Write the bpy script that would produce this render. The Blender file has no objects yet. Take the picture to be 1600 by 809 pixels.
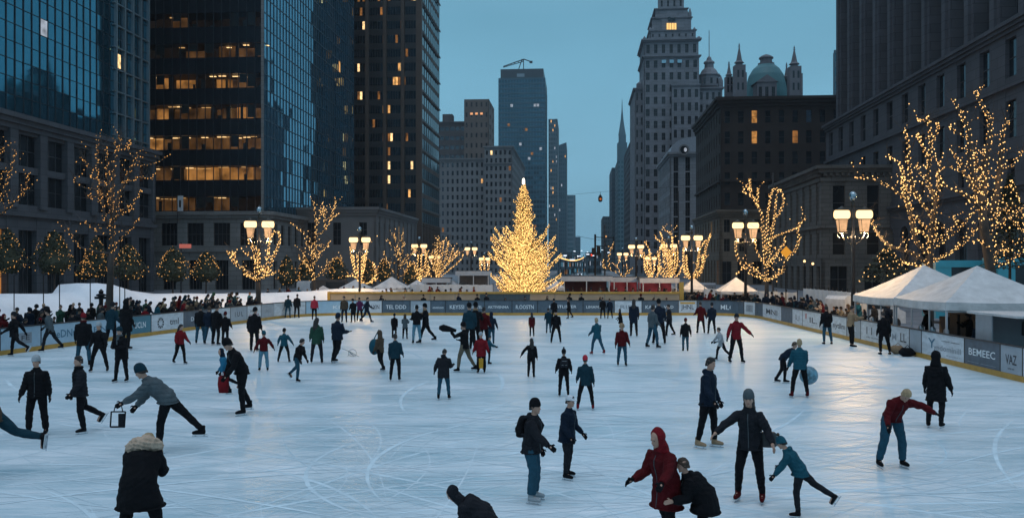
import bpy, bmesh, math, random
import numpy as np
from mathutils import Vector, Matrix, noise as mnoise
R = math.radians
rnd = random.Random(7)
SC = bpy.context.scene
ROOTC = SC.collection
COL = bpy.data.collections.new('place'); ROOTC.children.link(COL)
F, H, HY = 1333.33, 3.8, 415.0

# ---------------------------------------------------------------- camera
cam_data = bpy.data.cameras.new('camera')
cam = bpy.data.objects.new('camera', cam_data); COL.objects.link(cam)
cam.location = (0, 0, H); cam.rotation_euler = (R(90), 0, 0)
cam_data.sensor_width = 36; cam_data.lens = 30
cam_data.shift_y = (HY - 404.5) / 1600.0
cam_data.clip_start = 0.1; cam_data.clip_end = 6000
SC.camera = cam

# ---------------------------------------------------------------- dusk sky + soft light
SUN_EL, SUN_AZ = 72.0, 200.0        # last overcast light, from behind and left of the camera
w = bpy.data.worlds.new('World'); SC.world = w; w.use_nodes = True
nt = w.node_tree; nt.nodes.clear()
def N(t, k, **kw):
    n = t.nodes.new(k)
    for a, b in kw.items(): setattr(n, a, b)
    return n
out = N(nt, 'ShaderNodeOutputWorld'); add = N(nt, 'ShaderNodeAddShader')
sky = N(nt, 'ShaderNodeTexSky', sky_type='NISHITA'); sky.sun_disc = False
sky.sun_elevation = R(4); sky.sun_rotation = R(200); sky.air_density = 2.0; sky.ozone_density = 4
b1 = N(nt, 'ShaderNodeBackground'); b1.inputs[1].default_value = 0.02
nt.links.new(sky.outputs[0], b1.inputs[0])
tc = N(nt, 'ShaderNodeTexCoord'); sx = N(nt, 'ShaderNodeSeparateXYZ'); nt.links.new(tc.outputs['Generated'], sx.inputs[0])
cr = N(nt, 'ShaderNodeValToRGB'); nt.links.new(sx.outputs[2], cr.inputs[0])
e = cr.color_ramp.elements
e[0].position = 0.0; e[0].color = (0.140, 0.315, 0.445, 1)
e[1].position = 1.0; e[1].color = (0.44, 0.56, 0.70, 1)
for p, c in ((0.08, (0.150, 0.345, 0.480, 1)), (0.16, (0.140, 0.335, 0.470, 1)), (0.28, (0.115, 0.290, 0.410, 1)), (0.42, (0.15, 0.29, 0.40, 1)), (0.65, (0.34, 0.47, 0.61, 1))):
    q = e.new(p); q.color = c
# thin uneven overcast
mp = N(nt, 'ShaderNodeMapping'); mp.inputs['Scale'].default_value = (1.2, 1.2, 4.0); nt.links.new(tc.outputs['Generated'], mp.inputs[0])
nz = N(nt, 'ShaderNodeTexNoise'); nz.inputs['Scale'].default_value = 1.6; nz.inputs['Detail'].default_value = 5; nt.links.new(mp.outputs[0], nz.inputs[0])
mr = N(nt, 'ShaderNodeMapRange'); mr.inputs[1].default_value = .3; mr.inputs[2].default_value = .7; mr.inputs[3].default_value = .90; mr.inputs[4].default_value = 1.12
nt.links.new(nz.outputs[0], mr.inputs[0])
vm = N(nt, 'ShaderNodeVectorMath', operation='SCALE'); nt.links.new(cr.outputs[0], vm.inputs[0]); nt.links.new(mr.outputs[0], vm.inputs['Scale'])
b2 = N(nt, 'ShaderNodeBackground'); b2.inputs[1].default_value = 1.28; nt.links.new(vm.outputs[0], b2.inputs[0])
nt.links.new(b1.outputs[0], add.inputs[0]); nt.links.new(b2.outputs[0], add.inputs[1]); nt.links.new(add.outputs[0], out.inputs[0])
sd = bpy.data.lights.new('dusk_sun', 'SUN'); sd.energy = 0.5; sd.angle = R(35); sd.color = (0.92, 0.92, 1.0)
so = bpy.data.objects.new('dusk_sun', sd); COL.objects.link(so)
az, el = R(SUN_AZ), R(SUN_EL)
dv = Vector((math.sin(az) * math.cos(el), math.cos(az) * math.cos(el), math.sin(el)))
so.rotation_euler = dv.to_track_quat('Z', 'Y').to_euler()
SC.view_settings.view_transform = 'Standard'; SC.view_settings.look = 'None'
SC.view_settings.exposure = 0.0; SC.view_settings.gamma = 1.0
SC.render.engine = 'CYCLES'
SC.cycles.max_bounces = 6; SC.cycles.diffuse_bounces = 3; SC.cycles.glossy_bounces = 3
SC.cycles.transparent_max_bounces = 8; SC.cycles.volume_bounces = 0
SC.cycles.sample_clamp_indirect = 2.5; SC.cycles.caustics_reflective = False; SC.cycles.caustics_refractive = False
SC.cycles.use_denoising = True

# ---------------------------------------------------------------- helpers
def P(px, py, d): return Vector(((px - 800) / F * d, d, H + (HY - py) / F * d))
def G(px, py, z=0.0):
    d = F * (H - z) / (py - HY); return Vector(((px - 800) / F * d, d, z))
MATS = {}
def srgb(r, g, b):
    f = lambda c: (c / 255 / 12.92) if c / 255 <= .04045 else ((c / 255 + .055) / 1.055) ** 2.4
    return (f(r), f(g), f(b))
def mat(name, col, rough=.7, metal=0., var=.12, vs=3., bump=0., bs=20., emit=None, es=0., spec=None, vscale=(1, 1, 1), trans=0., coat=0., sheen=0., brick=None):
    if name in MATS: return MATS[name]
    m = bpy.data.materials.new(name); m.use_nodes = True; t = m.node_tree; b = t.nodes['Principled BSDF']
    b.inputs['Roughness'].default_value = rough; b.inputs['Metallic'].default_value = metal
    if spec is not None: b.inputs['Specular IOR Level'].default_value = spec
    if coat: b.inputs['Coat Weight'].default_value = coat
    if sheen: b.inputs['Sheen Weight'].default_value = sheen
    if trans: b.inputs['Transmission Weight'].default_value = trans
    c = (*col, 1)
    tcn = N(t, 'ShaderNodeTexCoord'); mpn = N(t, 'ShaderNodeMapping'); mpn.inputs['Scale'].default_value = vscale
    t.links.new(tcn.outputs['Object'], mpn.inputs[0])
    base = None
    if var:
        nzn = N(t, 'ShaderNodeTexNoise'); nzn.inputs['Scale'].default_value = vs; nzn.inputs['Detail'].default_value = 6; nzn.inputs['Roughness'].default_value = .6
        t.links.new(mpn.outputs[0], nzn.inputs[0])
        r = N(t, 'ShaderNodeMapRange'); r.inputs[1].default_value = .25; r.inputs[2].default_value = .75
        r.inputs[3].default_value = 1 - var * 1.6; r.inputs[4].default_value = 1 + var * 1.6; t.links.new(nzn.outputs[0], r.inputs[0])
        v = N(t, 'ShaderNodeVectorMath', operation='SCALE'); v.inputs[0].default_value = col; t.links.new(r.outputs[0], v.inputs['Scale'])
        t.links.new(v.outputs[0], b.inputs['Base Color']); base = v
    else: b.inputs['Base Color'].default_value = c
    hgt = None
    if bump:
        bn = N(t, 'ShaderNodeTexNoise'); bn.inputs['Scale'].default_value = bs; bn.inputs['Detail'].default_value = 4; t.links.new(mpn.outputs[0], bn.inputs[0])
        bp = N(t, 'ShaderNodeBump'); bp.inputs['Strength'].default_value = bump; bp.inputs['Distance'].default_value = .05
        t.links.new(bn.outputs[0], bp.inputs['Height']); t.links.new(bp.outputs[0], b.inputs['Normal'])
    if brick:   # stone courses: (block width, block height)
        # run the courses along whichever horizontal axis the wall follows
        s3 = N(t, 'ShaderNodeSeparateXYZ'); t.links.new(tcn.outputs['Object'], s3.inputs[0])
        ad = N(t, 'ShaderNodeMath', operation='ADD'); t.links.new(s3.outputs[0], ad.inputs[0]); t.links.new(s3.outputs[1], ad.inputs[1])
        cb = N(t, 'ShaderNodeCombineXYZ'); t.links.new(ad.outputs[0], cb.inputs[0]); t.links.new(s3.outputs[2], cb.inputs[1])
        bt = N(t, 'ShaderNodeTexBrick'); bt.inputs['Scale'].default_value = 1; bt.inputs['Brick Width'].default_value = brick[0]; bt.inputs['Row Height'].default_value = brick[1]
        bt.inputs['Mortar Size'].default_value = .03; bt.inputs['Color1'].default_value = (1, 1, 1, 1); bt.inputs['Color2'].default_value = (.82, .82, .82, 1); bt.inputs['Mortar'].default_value = (.45, .45, .45, 1)
        t.links.new(cb.outputs[0], bt.inputs['Vector'])
        mx = N(t, 'ShaderNodeVectorMath', operation='MULTIPLY'); t.links.new(base.outputs[0], mx.inputs[0]); t.links.new(bt.outputs['Color'], mx.inputs[1])
        t.links.new(mx.outputs[0], b.inputs['Base Color'])
    if emit is not None:
        b.inputs['Emission Color'].default_value = (*emit, 1); b.inputs['Emission Strength'].default_value = es
    MATS[name] = m; return m
def emat(name, col, s, sample=False, var=0., vs=2.):
    if name in MATS: return MATS[name]
    m = bpy.data.materials.new(name); m.use_nodes = True; t = m.node_tree; t.nodes.clear()
    o = N(t, 'ShaderNodeOutputMaterial'); e_ = N(t, 'ShaderNodeEmission'); e_.inputs[0].default_value = (*col, 1); e_.inputs[1].default_value = s
    t.links.new(e_.outputs[0], o.inputs[0])
    if var:
        tcn = N(t, 'ShaderNodeTexCoord'); nzn = N(t, 'ShaderNodeTexNoise'); nzn.inputs['Scale'].default_value = vs; nzn.inputs['Detail'].default_value = 3
        t.links.new(tcn.outputs['Object'], nzn.inputs[0]); r = N(t, 'ShaderNodeMapRange'); r.inputs[1].default_value = .3; r.inputs[2].default_value = .7
        r.inputs[3].default_value = s * (1 - var); r.inputs[4].default_value = s * (1 + var); t.links.new(nzn.outputs[0], r.inputs[0]); t.links.new(r.outputs[0], e_.inputs[1])
    m.cycles.emission_sampling = 'AUTO' if sample else 'NONE'
    MATS[name] = m; return m

def tag(o, label=None, cat=None, group=None, kind=None):
    if label: o['label'] = label
    if cat: o['category'] = cat
    if group: o['group'] = group
    if kind: o['kind'] = kind
    return o
def empty(name, loc=(0, 0, 0), label=None, cat=None, group=None, rz=0):
    o = bpy.data.objects.new(name, None); COL.objects.link(o); o.location = loc; o.rotation_euler = (0, 0, rz)
    o.empty_display_size = .3
    return tag(o, label, cat, group)
def wm(o):
    return (wm(o.parent) if o.parent else Matrix()) @ Matrix.LocRotScale(o.location, o.rotation_euler, o.scale)

class MB:
    def __init__(s): s.v = []; s.f = []; s.m = []
    def add(s, vs, fs, mi=0):
        k = len(s.v); s.v.extend([tuple(p) for p in vs]); s.f.extend([tuple(i + k for i in f) for f in fs]); s.m.extend([mi] * len(fs)); return s
    def quad(s, a, b, c, d, mi=0): return s.add([a, b, c, d], [(0, 1, 2, 3)], mi)
    def obox(s, o, ax, ay, az_, mi=0):
        o, ax, ay, az_ = Vector(o), Vector(ax), Vector(ay), Vector(az_)
        if ax.cross(ay).dot(az_) < 0: o, ax = o + ax, -ax
        p = [o, o + ax, o + ax + ay, o + ay, o + az_, o + ax + az_, o + ax + ay + az_, o + ay + az_]
        return s.add(p, [(0, 3, 2, 1), (4, 5, 6, 7), (0, 1, 5, 4), (1, 2, 6, 5), (2, 3, 7, 6), (3, 0, 4, 7)], mi)
    def box(s, x0, x1, y0, y1, z0, z1, mi=0): return s.obox((x0, y0, z0), (x1 - x0, 0, 0), (0, y1 - y0, 0), (0, 0, z1 - z0), mi)
    def cbox(s, c, sx_, sy, sz, mi=0): return s.box(c[0] - sx_ / 2, c[0] + sx_ / 2, c[1] - sy / 2, c[1] + sy / 2, c[2], c[2] + sz, mi)
    def tube(s, pts, rs, n=8, mi=0, cap=True):
        pts = [Vector(p) for p in pts]
        if not isinstance(rs, (list, tuple)): rs = [rs] * len(pts)
        k = len(s.v); up = None
        for i, p in enumerate(pts):
            d = (pts[min(i + 1, len(pts) - 1)] - pts[max(i - 1, 0)])
            d = d.normalized() if d.length > 1e-9 else Vector((0, 0, 1))
            if up is None: up = Vector((0, 1, 0)) if abs(d.y) < .9 else Vector((1, 0, 0))
            a = up.cross(d); a = a.normalized() if a.length > 1e-6 else Vector((1, 0, 0)); b = d.cross(a); up = b
            r = rs[i]
            ra, rb = r if isinstance(r, (list, tuple)) else (r, r)
            for j in range(n):
                t_ = 2 * math.pi * j / n; s.v.append(tuple(p + a * (ra * math.cos(t_)) + b * (rb * math.sin(t_))))
        for i in range(len(pts) - 1):
            for j in range(n):
                j2 = (j + 1) % n; s.f.append((k + i * n + j, k + i * n + j2, k + (i + 1) * n + j2, k + (i + 1) * n + j)); s.m.append(mi)
        if cap:
            s.f.append(tuple(k + j for j in reversed(range(n)))); s.m.append(mi)
            e_ = k + (len(pts) - 1) * n; s.f.append(tuple(e_ + j for j in range(n))); s.m.append(mi)
        return s
    def lathe(s, c, prof, n=16, mi=0, sx_=1, sy=1):
        k = len(s.v)
        for r, z in prof:
            for j in range(n):
                t_ = 2 * math.pi * j / n; s.v.append((c[0] + r * sx_ * math.cos(t_), c[1] + r * sy * math.sin(t_), c[2] + z))
        for i in range(len(prof) - 1):
            for j in range(n):
                j2 = (j + 1) % n; s.f.append((k + i * n + j, k + i * n + j2, k + (i + 1) * n + j2, k + (i + 1) * n + j)); s.m.append(mi)
        s.f.append(tuple(k + j for j in reversed(range(n)))); s.m.append(mi)
        e_ = k + (len(prof) - 1) * n; s.f.append(tuple(e_ + j for j in range(n))); s.m.append(mi)
        return s
    def ball(s, c, r, n=8, mi=0, m=None):
        rr = r if isinstance(r, (list, tuple)) else (r, r, r); m = m or max(4, n // 2 + 1)
        prof = [(math.sin(math.pi * i / m) , -math.cos(math.pi * i / m)) for i in range(m + 1)]
        prof[0] = (.02, -1); prof[-1] = (.02, 1)
        k = len(s.v)
        for r_, z in prof:
            for j in range(n):
                t_ = 2 * math.pi * j / n; s.v.append((c[0] + r_ * rr[0] * math.cos(t_), c[1] + r_ * rr[1] * math.sin(t_), c[2] + z * rr[2]))
        for i in range(m):
            for j in range(n):
                j2 = (j + 1) % n; s.f.append((k + i * n + j, k + i * n + j2, k + (i + 1) * n + j2, k + (i + 1) * n + j)); s.m.append(mi)
        s.f.append(tuple(k + j for j in reversed(range(n)))); s.m.append(mi)
        e_ = k + m * n; s.f.append(tuple(e_ + j for j in range(n))); s.m.append(mi)
        return s
    def prism(s, poly, z0, z1, mi=0):
        n = len(poly); a = sum(poly[i][0] * poly[(i + 1) % n][1] - poly[(i + 1) % n][0] * poly[i][1] for i in range(n))
        if a < 0: poly = poly[::-1]
        vs = [(x, y, z0) for x, y in poly] + [(x, y, z1) for x, y in poly]
        fs = [tuple(reversed(range(n))), tuple(range(n, 2 * n))] + [(i, (i + 1) % n, n + (i + 1) % n, n + i) for i in range(n)]
        return s.add(vs, fs, mi)
    def build(s, name, mats, parent=None, smooth=False, world=True):
        if not isinstance(mats, (list, tuple)): mats = [mats]
        me = bpy.data.meshes.new(name)
        vs = s.v
        if parent is not None and world:
            M = wm(parent).inverted(); vs = [tuple(M @ Vector(p)) for p in vs]
        me.from_pydata(vs, [], s.f)
        for m in mats: me.materials.append(m)
        if len(mats) > 1: me.polygons.foreach_set('material_index', s.m)
        if smooth: me.polygons.foreach_set('use_smooth', [True] * len(me.polygons))
        me.update()
        o = bpy.data.objects.new(name, me); COL.objects.link(o)
        if parent is not None: o.parent = parent
        return o
def solo(mb, name, mats, label, cat, group=None, smooth=False, loc=None):
    """a one-mesh thing with its origin at its base"""
    xs = [p[0] for p in mb.v]; ys = [p[1] for p in mb.v]; zs = [p[2] for p in mb.v]
    c = Vector(loc) if loc is not None else Vector(((min(xs) + max(xs)) / 2, (min(ys) + max(ys)) / 2, min(zs)))
    mb.v = [(p[0] - c[0], p[1] - c[1], p[2] - c[2]) for p in mb.v]
    o = mb.build(name, mats, None, smooth); o.location = c
    return tag(o, label, cat, group)
def copy_tree(o, parent=None):
    c = o.copy(); COL.objects.link(c); c.parent = parent
    for ch in o.children: copy_tree(ch, c)
    return c
def textmesh(name, s_, size, m, parent, origin, right, up, nrm, width=None, depth=.006, bold=0.0):
    cu = bpy.data.curves.new(name, 'FONT'); cu.body = s_; cu.size = 1; cu.align_x = 'CENTER'; cu.align_y = 'CENTER'; cu.extrude = 0; cu.offset = bold; cu.resolution_u = 2
    ob = bpy.data.objects.new('tmp', cu); COL.objects.link(ob)
    dg = bpy.context.evaluated_depsgraph_get(); me = bpy.data.meshes.new_from_object(ob.evaluated_get(dg))
    bpy.data.objects.remove(ob); bpy.data.curves.remove(cu)
    me.name = name; n = len(me.vertices); co = np.zeros(n * 3, dtype=np.float32); me.vertices.foreach_get('co', co); co = co.reshape(-1, 3)
    w_ = co[:, 0].max() - co[:, 0].min() if n else 1
    k = size
    kx = (width / w_) if width else size
    right, up, nrm, origin = [np.array(Vector(q)) for q in (right, up, nrm, origin)]
    wv = origin + np.outer(co[:, 0] * kx, right) + np.outer(co[:, 1] * k, up) + nrm * depth
    M = np.array(wm(parent).inverted()); wv = wv @ M[:3, :3].T + M[:3, 3]
    me.vertices.foreach_set('co', wv.astype(np.float32).ravel()); me.materials.clear(); me.materials.append(m); me.update()
    o = bpy.data.objects.new(name, me); COL.objects.link(o); o.parent = parent
    return o

# ---------------------------------------------------------------- palette
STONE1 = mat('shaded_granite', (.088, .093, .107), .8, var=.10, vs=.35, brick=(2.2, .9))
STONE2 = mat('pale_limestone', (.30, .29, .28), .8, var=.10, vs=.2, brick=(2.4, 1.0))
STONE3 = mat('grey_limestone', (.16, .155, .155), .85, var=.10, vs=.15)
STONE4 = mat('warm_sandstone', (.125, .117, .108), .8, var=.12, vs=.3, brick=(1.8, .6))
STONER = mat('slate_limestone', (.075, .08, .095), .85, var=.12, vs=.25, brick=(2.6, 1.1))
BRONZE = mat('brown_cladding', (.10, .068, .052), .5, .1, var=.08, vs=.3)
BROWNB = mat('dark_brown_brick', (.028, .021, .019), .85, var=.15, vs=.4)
BRICKM = mat('brown_brick', (.12, .09, .075), .85, var=.12, vs=.2)
BRICKD = mat('dusky_brick', (.07, .06, .058), .85, var=.12, vs=.2)
GLASS_T = mat('teal_mirror_glass', (.07, .235, .315), .04, .92, var=.10, vs=.15)
GLASS_B = mat('blue_mirror_glass', (.13, .30, .42), .05, .9, var=.15, vs=.1)
GLASS_D = mat('dark_window_glass', (.050, .070, .085), .07, .75, var=.2, vs=.2)
GLASS_K = mat('black_window_glass', (.014, .018, .022), .10, .2, var=.2, vs=.3)
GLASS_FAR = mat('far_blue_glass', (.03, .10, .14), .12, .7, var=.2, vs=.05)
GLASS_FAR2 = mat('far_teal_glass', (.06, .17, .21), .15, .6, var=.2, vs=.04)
STEEL = mat('dark_mullion_steel', (.045, .055, .065), .45, .6, var=.05)
STEEL_L = mat('pale_mullion_steel', (.22, .27, .30), .4, .5, var=.05)
SPAN = mat('dark_spandrel', (.016, .020, .026), .22, .3, var=.1, vs=.2)
LIT = [emat('lit_office_amber', (1, .50, .16), .85, var=.7, vs=1.1), emat('lit_office_dim', (1, .42, .12), .22, var=.8, vs=.8),
       emat('lit_office_bright', (1, .66, .30), 1.5, var=.5, vs=1.5), emat('lit_office_cool', (.75, .85, 1), .42, var=.5, vs=.8)]
IRON = mat('black_iron', (.018, .018, .02), .45, .7, var=.1)
SNOW = mat('snow', (.78, .80, .84), .7, var=.06, vs=.8, bump=.6, bs=3)
# ================================================================ ground, ice, boards
U = Vector((0.0785, 0.9969, 0)); V = Vector((0.9969, -0.0785, 0)); ZZ = Vector((0, 0, 1))
g = MB(); g.quad((-1500, -60, 0), (1500, -60, 0), (1500, 4000, 0), (-1500, 4000, 0))
GROUND = mat('wet_snowy_paving', (.16, .17, .19), .55, var=.35, vs=.35, bump=.3, bs=2)
tag(g.build('ground', GROUND), kind='structure')
# carriageways along the avenue
rd = MB(); a = Vector((8, 95, .006)); rd.quad(a - V * 11, a + V * 11, a + V * 11 + U * 1500, a - V * 11 + U * 1500)
tag(rd.build('road', mat('wet_asphalt', (.045, .047, .052), .35, var=.25, vs=.5)), kind='structure')
for s in (-1, 1):
    kb = MB(); kb.obox(a + V * (11.2 * s), V * (.3 * s), U * 1500, ZZ * .13); kb.obox(a + V * (11.5 * s), V * (7 * s), U * 1500, ZZ * .115, 0)
    tag(kb.build('pavement', mat('pavement_concrete', (.20, .20, .21), .8, var=.2, vs=.6)), kind='structure')
# the ice
LA, LB = Vector((-26.75, 10, 0)), Vector((-16.9, 60.6, 0))
RA, RB = Vector((15.95, 8, 0)), Vector((17.75, 60.4, 0))
def arc(c, r, a0, a1, n): return [Vector((c[0] + r * math.cos(a0 + (a1 - a0) * i / n), c[1] + r * math.sin(a0 + (a1 - a0) * i / n), 0)) for i in range(n + 1)]
dl = (LB - LA).normalized(); dr = (RB - RA).normalized(); YF = 65.3
# rounded far corners as bezier curves
def bez(p0, p1, p2, n=8): return [p0 * (1 - t) ** 2 + p1 * 2 * t * (1 - t) + p2 * t * t for t in [i / n for i in range(n + 1)]]
LC = LB + dl * ((YF - LB.y) / dl.y); RC = RB + dr * ((YF - RB.y) / dr.y)
left_corner = bez(LB, LC, Vector((-11.8, YF, 0))); right_corner = bez(Vector((14.4, YF, 0)), RC, RB)
LN, RN = LA - dl * 2, RA - dr * .1
ring = [LN, LB] + left_corner[1:] + right_corner + [RN, Vector((14.5, 6.5, 0)), Vector((-25, 6.5, 0))]
ic = MB(); ic.prism([(p.x, p.y) for p in ring], -.02, .004)
ICE = mat('skated_ice', (.62, .72, .80), .3, var=0)
t = ICE.node_tree; b = t.nodes['Principled BSDF']; L_ = t.links
tcn = N(t, 'ShaderNodeTexCoord')
def lines(sc_, rot, freq, width, dist=1.5, det=2):
    m_ = N(t, 'ShaderNodeMapping'); m_.inputs['Scale'].default_value = sc_; m_.inputs['Rotation'].default_value = (0, 0, R(rot)); L_.new(tcn.outputs['Object'], m_.inputs[0])
    n_ = N(t, 'ShaderNodeTexNoise'); n_.inputs['Scale'].default_value = freq; n_.inputs['Detail'].default_value = det; n_.inputs['Distortion'].default_value = dist; L_.new(m_.outputs[0], n_.inputs[0])
    s_ = N(t, 'ShaderNodeMath', operation='SUBTRACT'); s_.inputs[1].default_value = .5; L_.new(n_.outputs[0], s_.inputs[0])
    a_ = N(t, 'ShaderNodeMath', operation='ABSOLUTE'); L_.new(s_.outputs[0], a_.inputs[0])
    r_ = N(t, 'ShaderNodeMapRange'); r_.interpolation_type = 'SMOOTHSTEP'; r_.inputs[1].default_value = 0; r_.inputs[2].default_value = width; r_.inputs[3].default_value = 1; r_.inputs[4].default_value = 0; L_.new(a_.outputs[0], r_.inputs[0])
    return r_.outputs[0]
def mth(op, x, y):
    n_ = N(t, 'ShaderNodeMath', operation=op)
    for i, q in enumerate((x, y)):
        if isinstance(q, (int, float)): n_.inputs[i].default_value = q
        else: L_.new(q, n_.inputs[i])
    return n_.outputs[0]
l1 = lines((.35, 1.1, 1), 8, .9, .012, .6); l2 = lines((.3, 1.3, 1), -12, 1.1, .010, .9); l3 = lines((.5, .9, 1), 30, .7, .008, 1.2); l4 = lines((.25, 1.6, 1), 3, 2.2, .016, .5, 3)
l5 = lines((.8, .8, 1), -40, 1.3, .006, 1.8)
ls = mth('MAXIMUM', mth('MAXIMUM', mth('MULTIPLY', l1, .8), mth('MULTIPLY', l2, .7)), mth('MAXIMUM', mth('MULTIPLY', l3, .6), mth('MAXIMUM', mth('MULTIPLY', l4, .45), mth('MULTIPLY', l5, .5))))
def nz_(scv, freq, det=5, rough=.6):
    m_ = N(t, 'ShaderNodeMapping'); m_.inputs['Scale'].default_value = scv; L_.new(tcn.outputs['Object'], m_.inputs[0])
    n_ = N(t, 'ShaderNodeTexNoise'); n_.inputs['Scale'].default_value = freq; n_.inputs['Detail'].default_value = det; n_.inputs['Roughness'].default_value = rough; L_.new(m_.outputs[0], n_.inputs[0]); return n_.outputs[0]
n1 = nz_((.35, 1.3, 1), .45, 6); n2 = nz_((.5, 3.2, 1), 1.6, 6, .7)
def mr_(x, a0, a1, b0, b1):
    r_ = N(t, 'ShaderNodeMapRange'); L_.new(x, r_.inputs[0])
    for i, q in enumerate((a0, a1, b0, b1)): r_.inputs[i + 1].default_value = q
    return r_.outputs[0]
fac = mth('ADD', mr_(n1, .34, .66, .0, .62), mr_(n2, .3, .7, -.18, .42))
fac2 = mth('MINIMUM', mth('ADD', fac, mth('MULTIPLY', ls, .22)), 1.0)
mx = N(t, 'ShaderNodeMix', data_type='RGBA'); L_.new(fac2, mx.inputs[0]); mx.inputs[6].default_value = (.34, .53, .61, 1); mx.inputs[7].default_value = (.80, .85, .89, 1)
L_.new(mx.outputs[2], b.inputs['Base Color'])
L_.new(mr_(fac2, 0, 1, .30, .52), b.inputs['Roughness'])
bp = N(t, 'ShaderNodeBump'); bp.inputs['Strength'].default_value = .35; bp.inputs['Distance'].default_value = .02
L_.new(mth('ADD', mth('MULTIPLY', ls, -.6), n2), bp.inputs['Height']); L_.new(bp.outputs[0], b.inputs['Normal'])
tag(ic.build('ice_rink', ICE), kind='structure')

# long arcs cut by the skates, with a little snow thrown up along them
mk = MB(); rq = random.Random(21)
for i in range(1500):
    zm = .0046 + i * 3e-6
    d0 = 11 + 52 * rq.random() ** 1.3; x0 = rq.uniform(-.62, .62) * d0; a0 = rq.gauss(0, .55) + (math.pi if rq.random() < .5 else 0); Rr = rq.choice([-1, 1]) * rq.uniform(4, 40); L0 = rq.uniform(1.5, 11); wd = rq.choice([.005, .007, .010, .015, .04]) * (.7 + d0 / 40); n0 = max(4, int(L0 / .5)); x, y, a = x0, d0, a0; pv = []
    for k in range(n0 + 1):
        f0 = math.sin(math.pi * (k + .2) / (n0 + .4)); nx, ny = -math.sin(a) * wd * f0, math.cos(a) * wd * f0
        if y > 64.6 or y < 8 or x < -26.3 + (y - 10) * .195 or x > 15.6 + (y - 8) * .034: break
        pv += [(x + nx, y + ny, zm), (x - nx, y - ny, zm)]; x += math.cos(a) * L0 / n0; y += math.sin(a) * L0 / n0; a += L0 / n0 / Rr
    if len(pv) >= 6: mk.add(pv, [(2 * k, 2 * k + 1, 2 * k + 3, 2 * k + 2) for k in range(len(pv) // 2 - 1)], rq.choice([0, 0, 1]) if wd < .03 else 2)
tag(mk.build('skate_marks', [mat('scraped_ice_snow', (.63, .74, .80), .8, var=.08, spec=.1), mat('clear_cut_ice', (.50, .64, .71), .8, var=.1, spec=.1), mat('brushed_ice', (.575, .70, .762), .8, var=.12, vs=1, spec=.1)]), kind='stuff')
# snow bank behind the left spectators: a long piled ridge with a real height field
def ridge(px, d, py): return P(px, py, d)
prof = [(-260, 47, 458), (0, 56, 459), (60, 58, 458), (114, 60, 457), (120, 60.5, 443), (150, 61, 442), (178, 62, 446), (205, 63, 455), (240, 64, 459), (300, 66, 458), (380, 69, 458), (470, 73, 456), (560, 78, 450), (610, 82, 452)]
sb = MB(); rows_ = []
for i in range(len(prof) * 6 - 5):
    k = min(i // 6, len(prof) - 2); f_ = (i - k * 6) / 6
    pa, pb = P(prof[k][0], prof[k][2], prof[k][1]), P(prof[k + 1][0], prof[k + 1][2], prof[k + 1][1]); c = pa.lerp(pb, f_)
    z = c.z + .10 * mnoise.noise(Vector((c.x * .6, c.y * .5, 0))); o_ = Vector((-.95, .3, 0))
    rows_.append([(c.x - o_.x * 2.6, c.y - o_.y * 2.6, -.05), (c.x - o_.x * 1.9 , c.y - o_.y * 1.9, z * .42 + .08 * mnoise.noise(Vector((c.x, c.y, 3)))), (c.x - o_.x * 1.0, c.y - o_.y * 1.0, z * .80 + .07 * mnoise.noise(Vector((c.x * 1.3, c.y, 9)))),
                  (c.x, c.y, z), (c.x + o_.x * 1.6, c.y + o_.y * 1.6, z * .96), (c.x + o_.x * 4, c.y + o_.y * 4, -.05)])
vs = [p for r_ in rows_ for p in r_]; n6 = 6
fs = [(i * n6 + j, (i + 1) * n6 + j, (i + 1) * n6 + j + 1, i * n6 + j + 1) for i in range(len(rows_) - 1) for j in range(n6 - 1)]
sb.add(vs, fs); o = sb.build('snow_bank', SNOW, smooth=True); tag(o, kind='structure')

# ---------------------------------------------------------------- rink boards
WHITEB = mat('white_board_panel', (.56, .59, .62), .5, var=.16, vs=2.5, vscale=(1, 1, 2.5))
SLATEB = mat('slate_board_panel', (.075, .105, .135), .5, var=.2, vs=3)
TEALB = mat('teal_board_panel', (.03, .17, .23), .4, var=.06)
GREYB = mat('grey_board_panel', (.33, .37, .41), .45, var=.08)
SKYB = mat('pale_blue_board_panel', (.36, .50, .60), .45, var=.06)
YEL = mat('yellow_kick_strip', (.50, .27, .045), .5, var=.15, vs=2)
YELR = mat('yellow_rail', (.62, .34, .06), .45, var=.1)
INK = mat('black_lettering', (.03, .035, .045), .5, var=0); INKW = mat('white_lettering', (.75, .78, .80), .5, var=0)
INKR = mat('red_lettering', (.42, .05, .05), .5, var=0); INKT = mat('blue_lettering', (.05, .16, .24), .5, var=0); INKG = mat('grey_lettering', (.26, .29, .32), .5, var=0)
BLACKR = mat('dark_rail', (.03, .035, .04), .4, .4, var=.05)
PMATS = {'w': WHITEB, 's': SLATEB, 't': TEALB, 'g': GREYB, 'b': SKYB}
HB = 1.12
def poly_at(pts, s):
    for p, q in zip(pts, pts[1:]):
        l = (q - p).length
        if s <= l or q is pts[-1]: return p + (q - p) * (s / l), (q - p).normalized()
        s -= l
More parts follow.
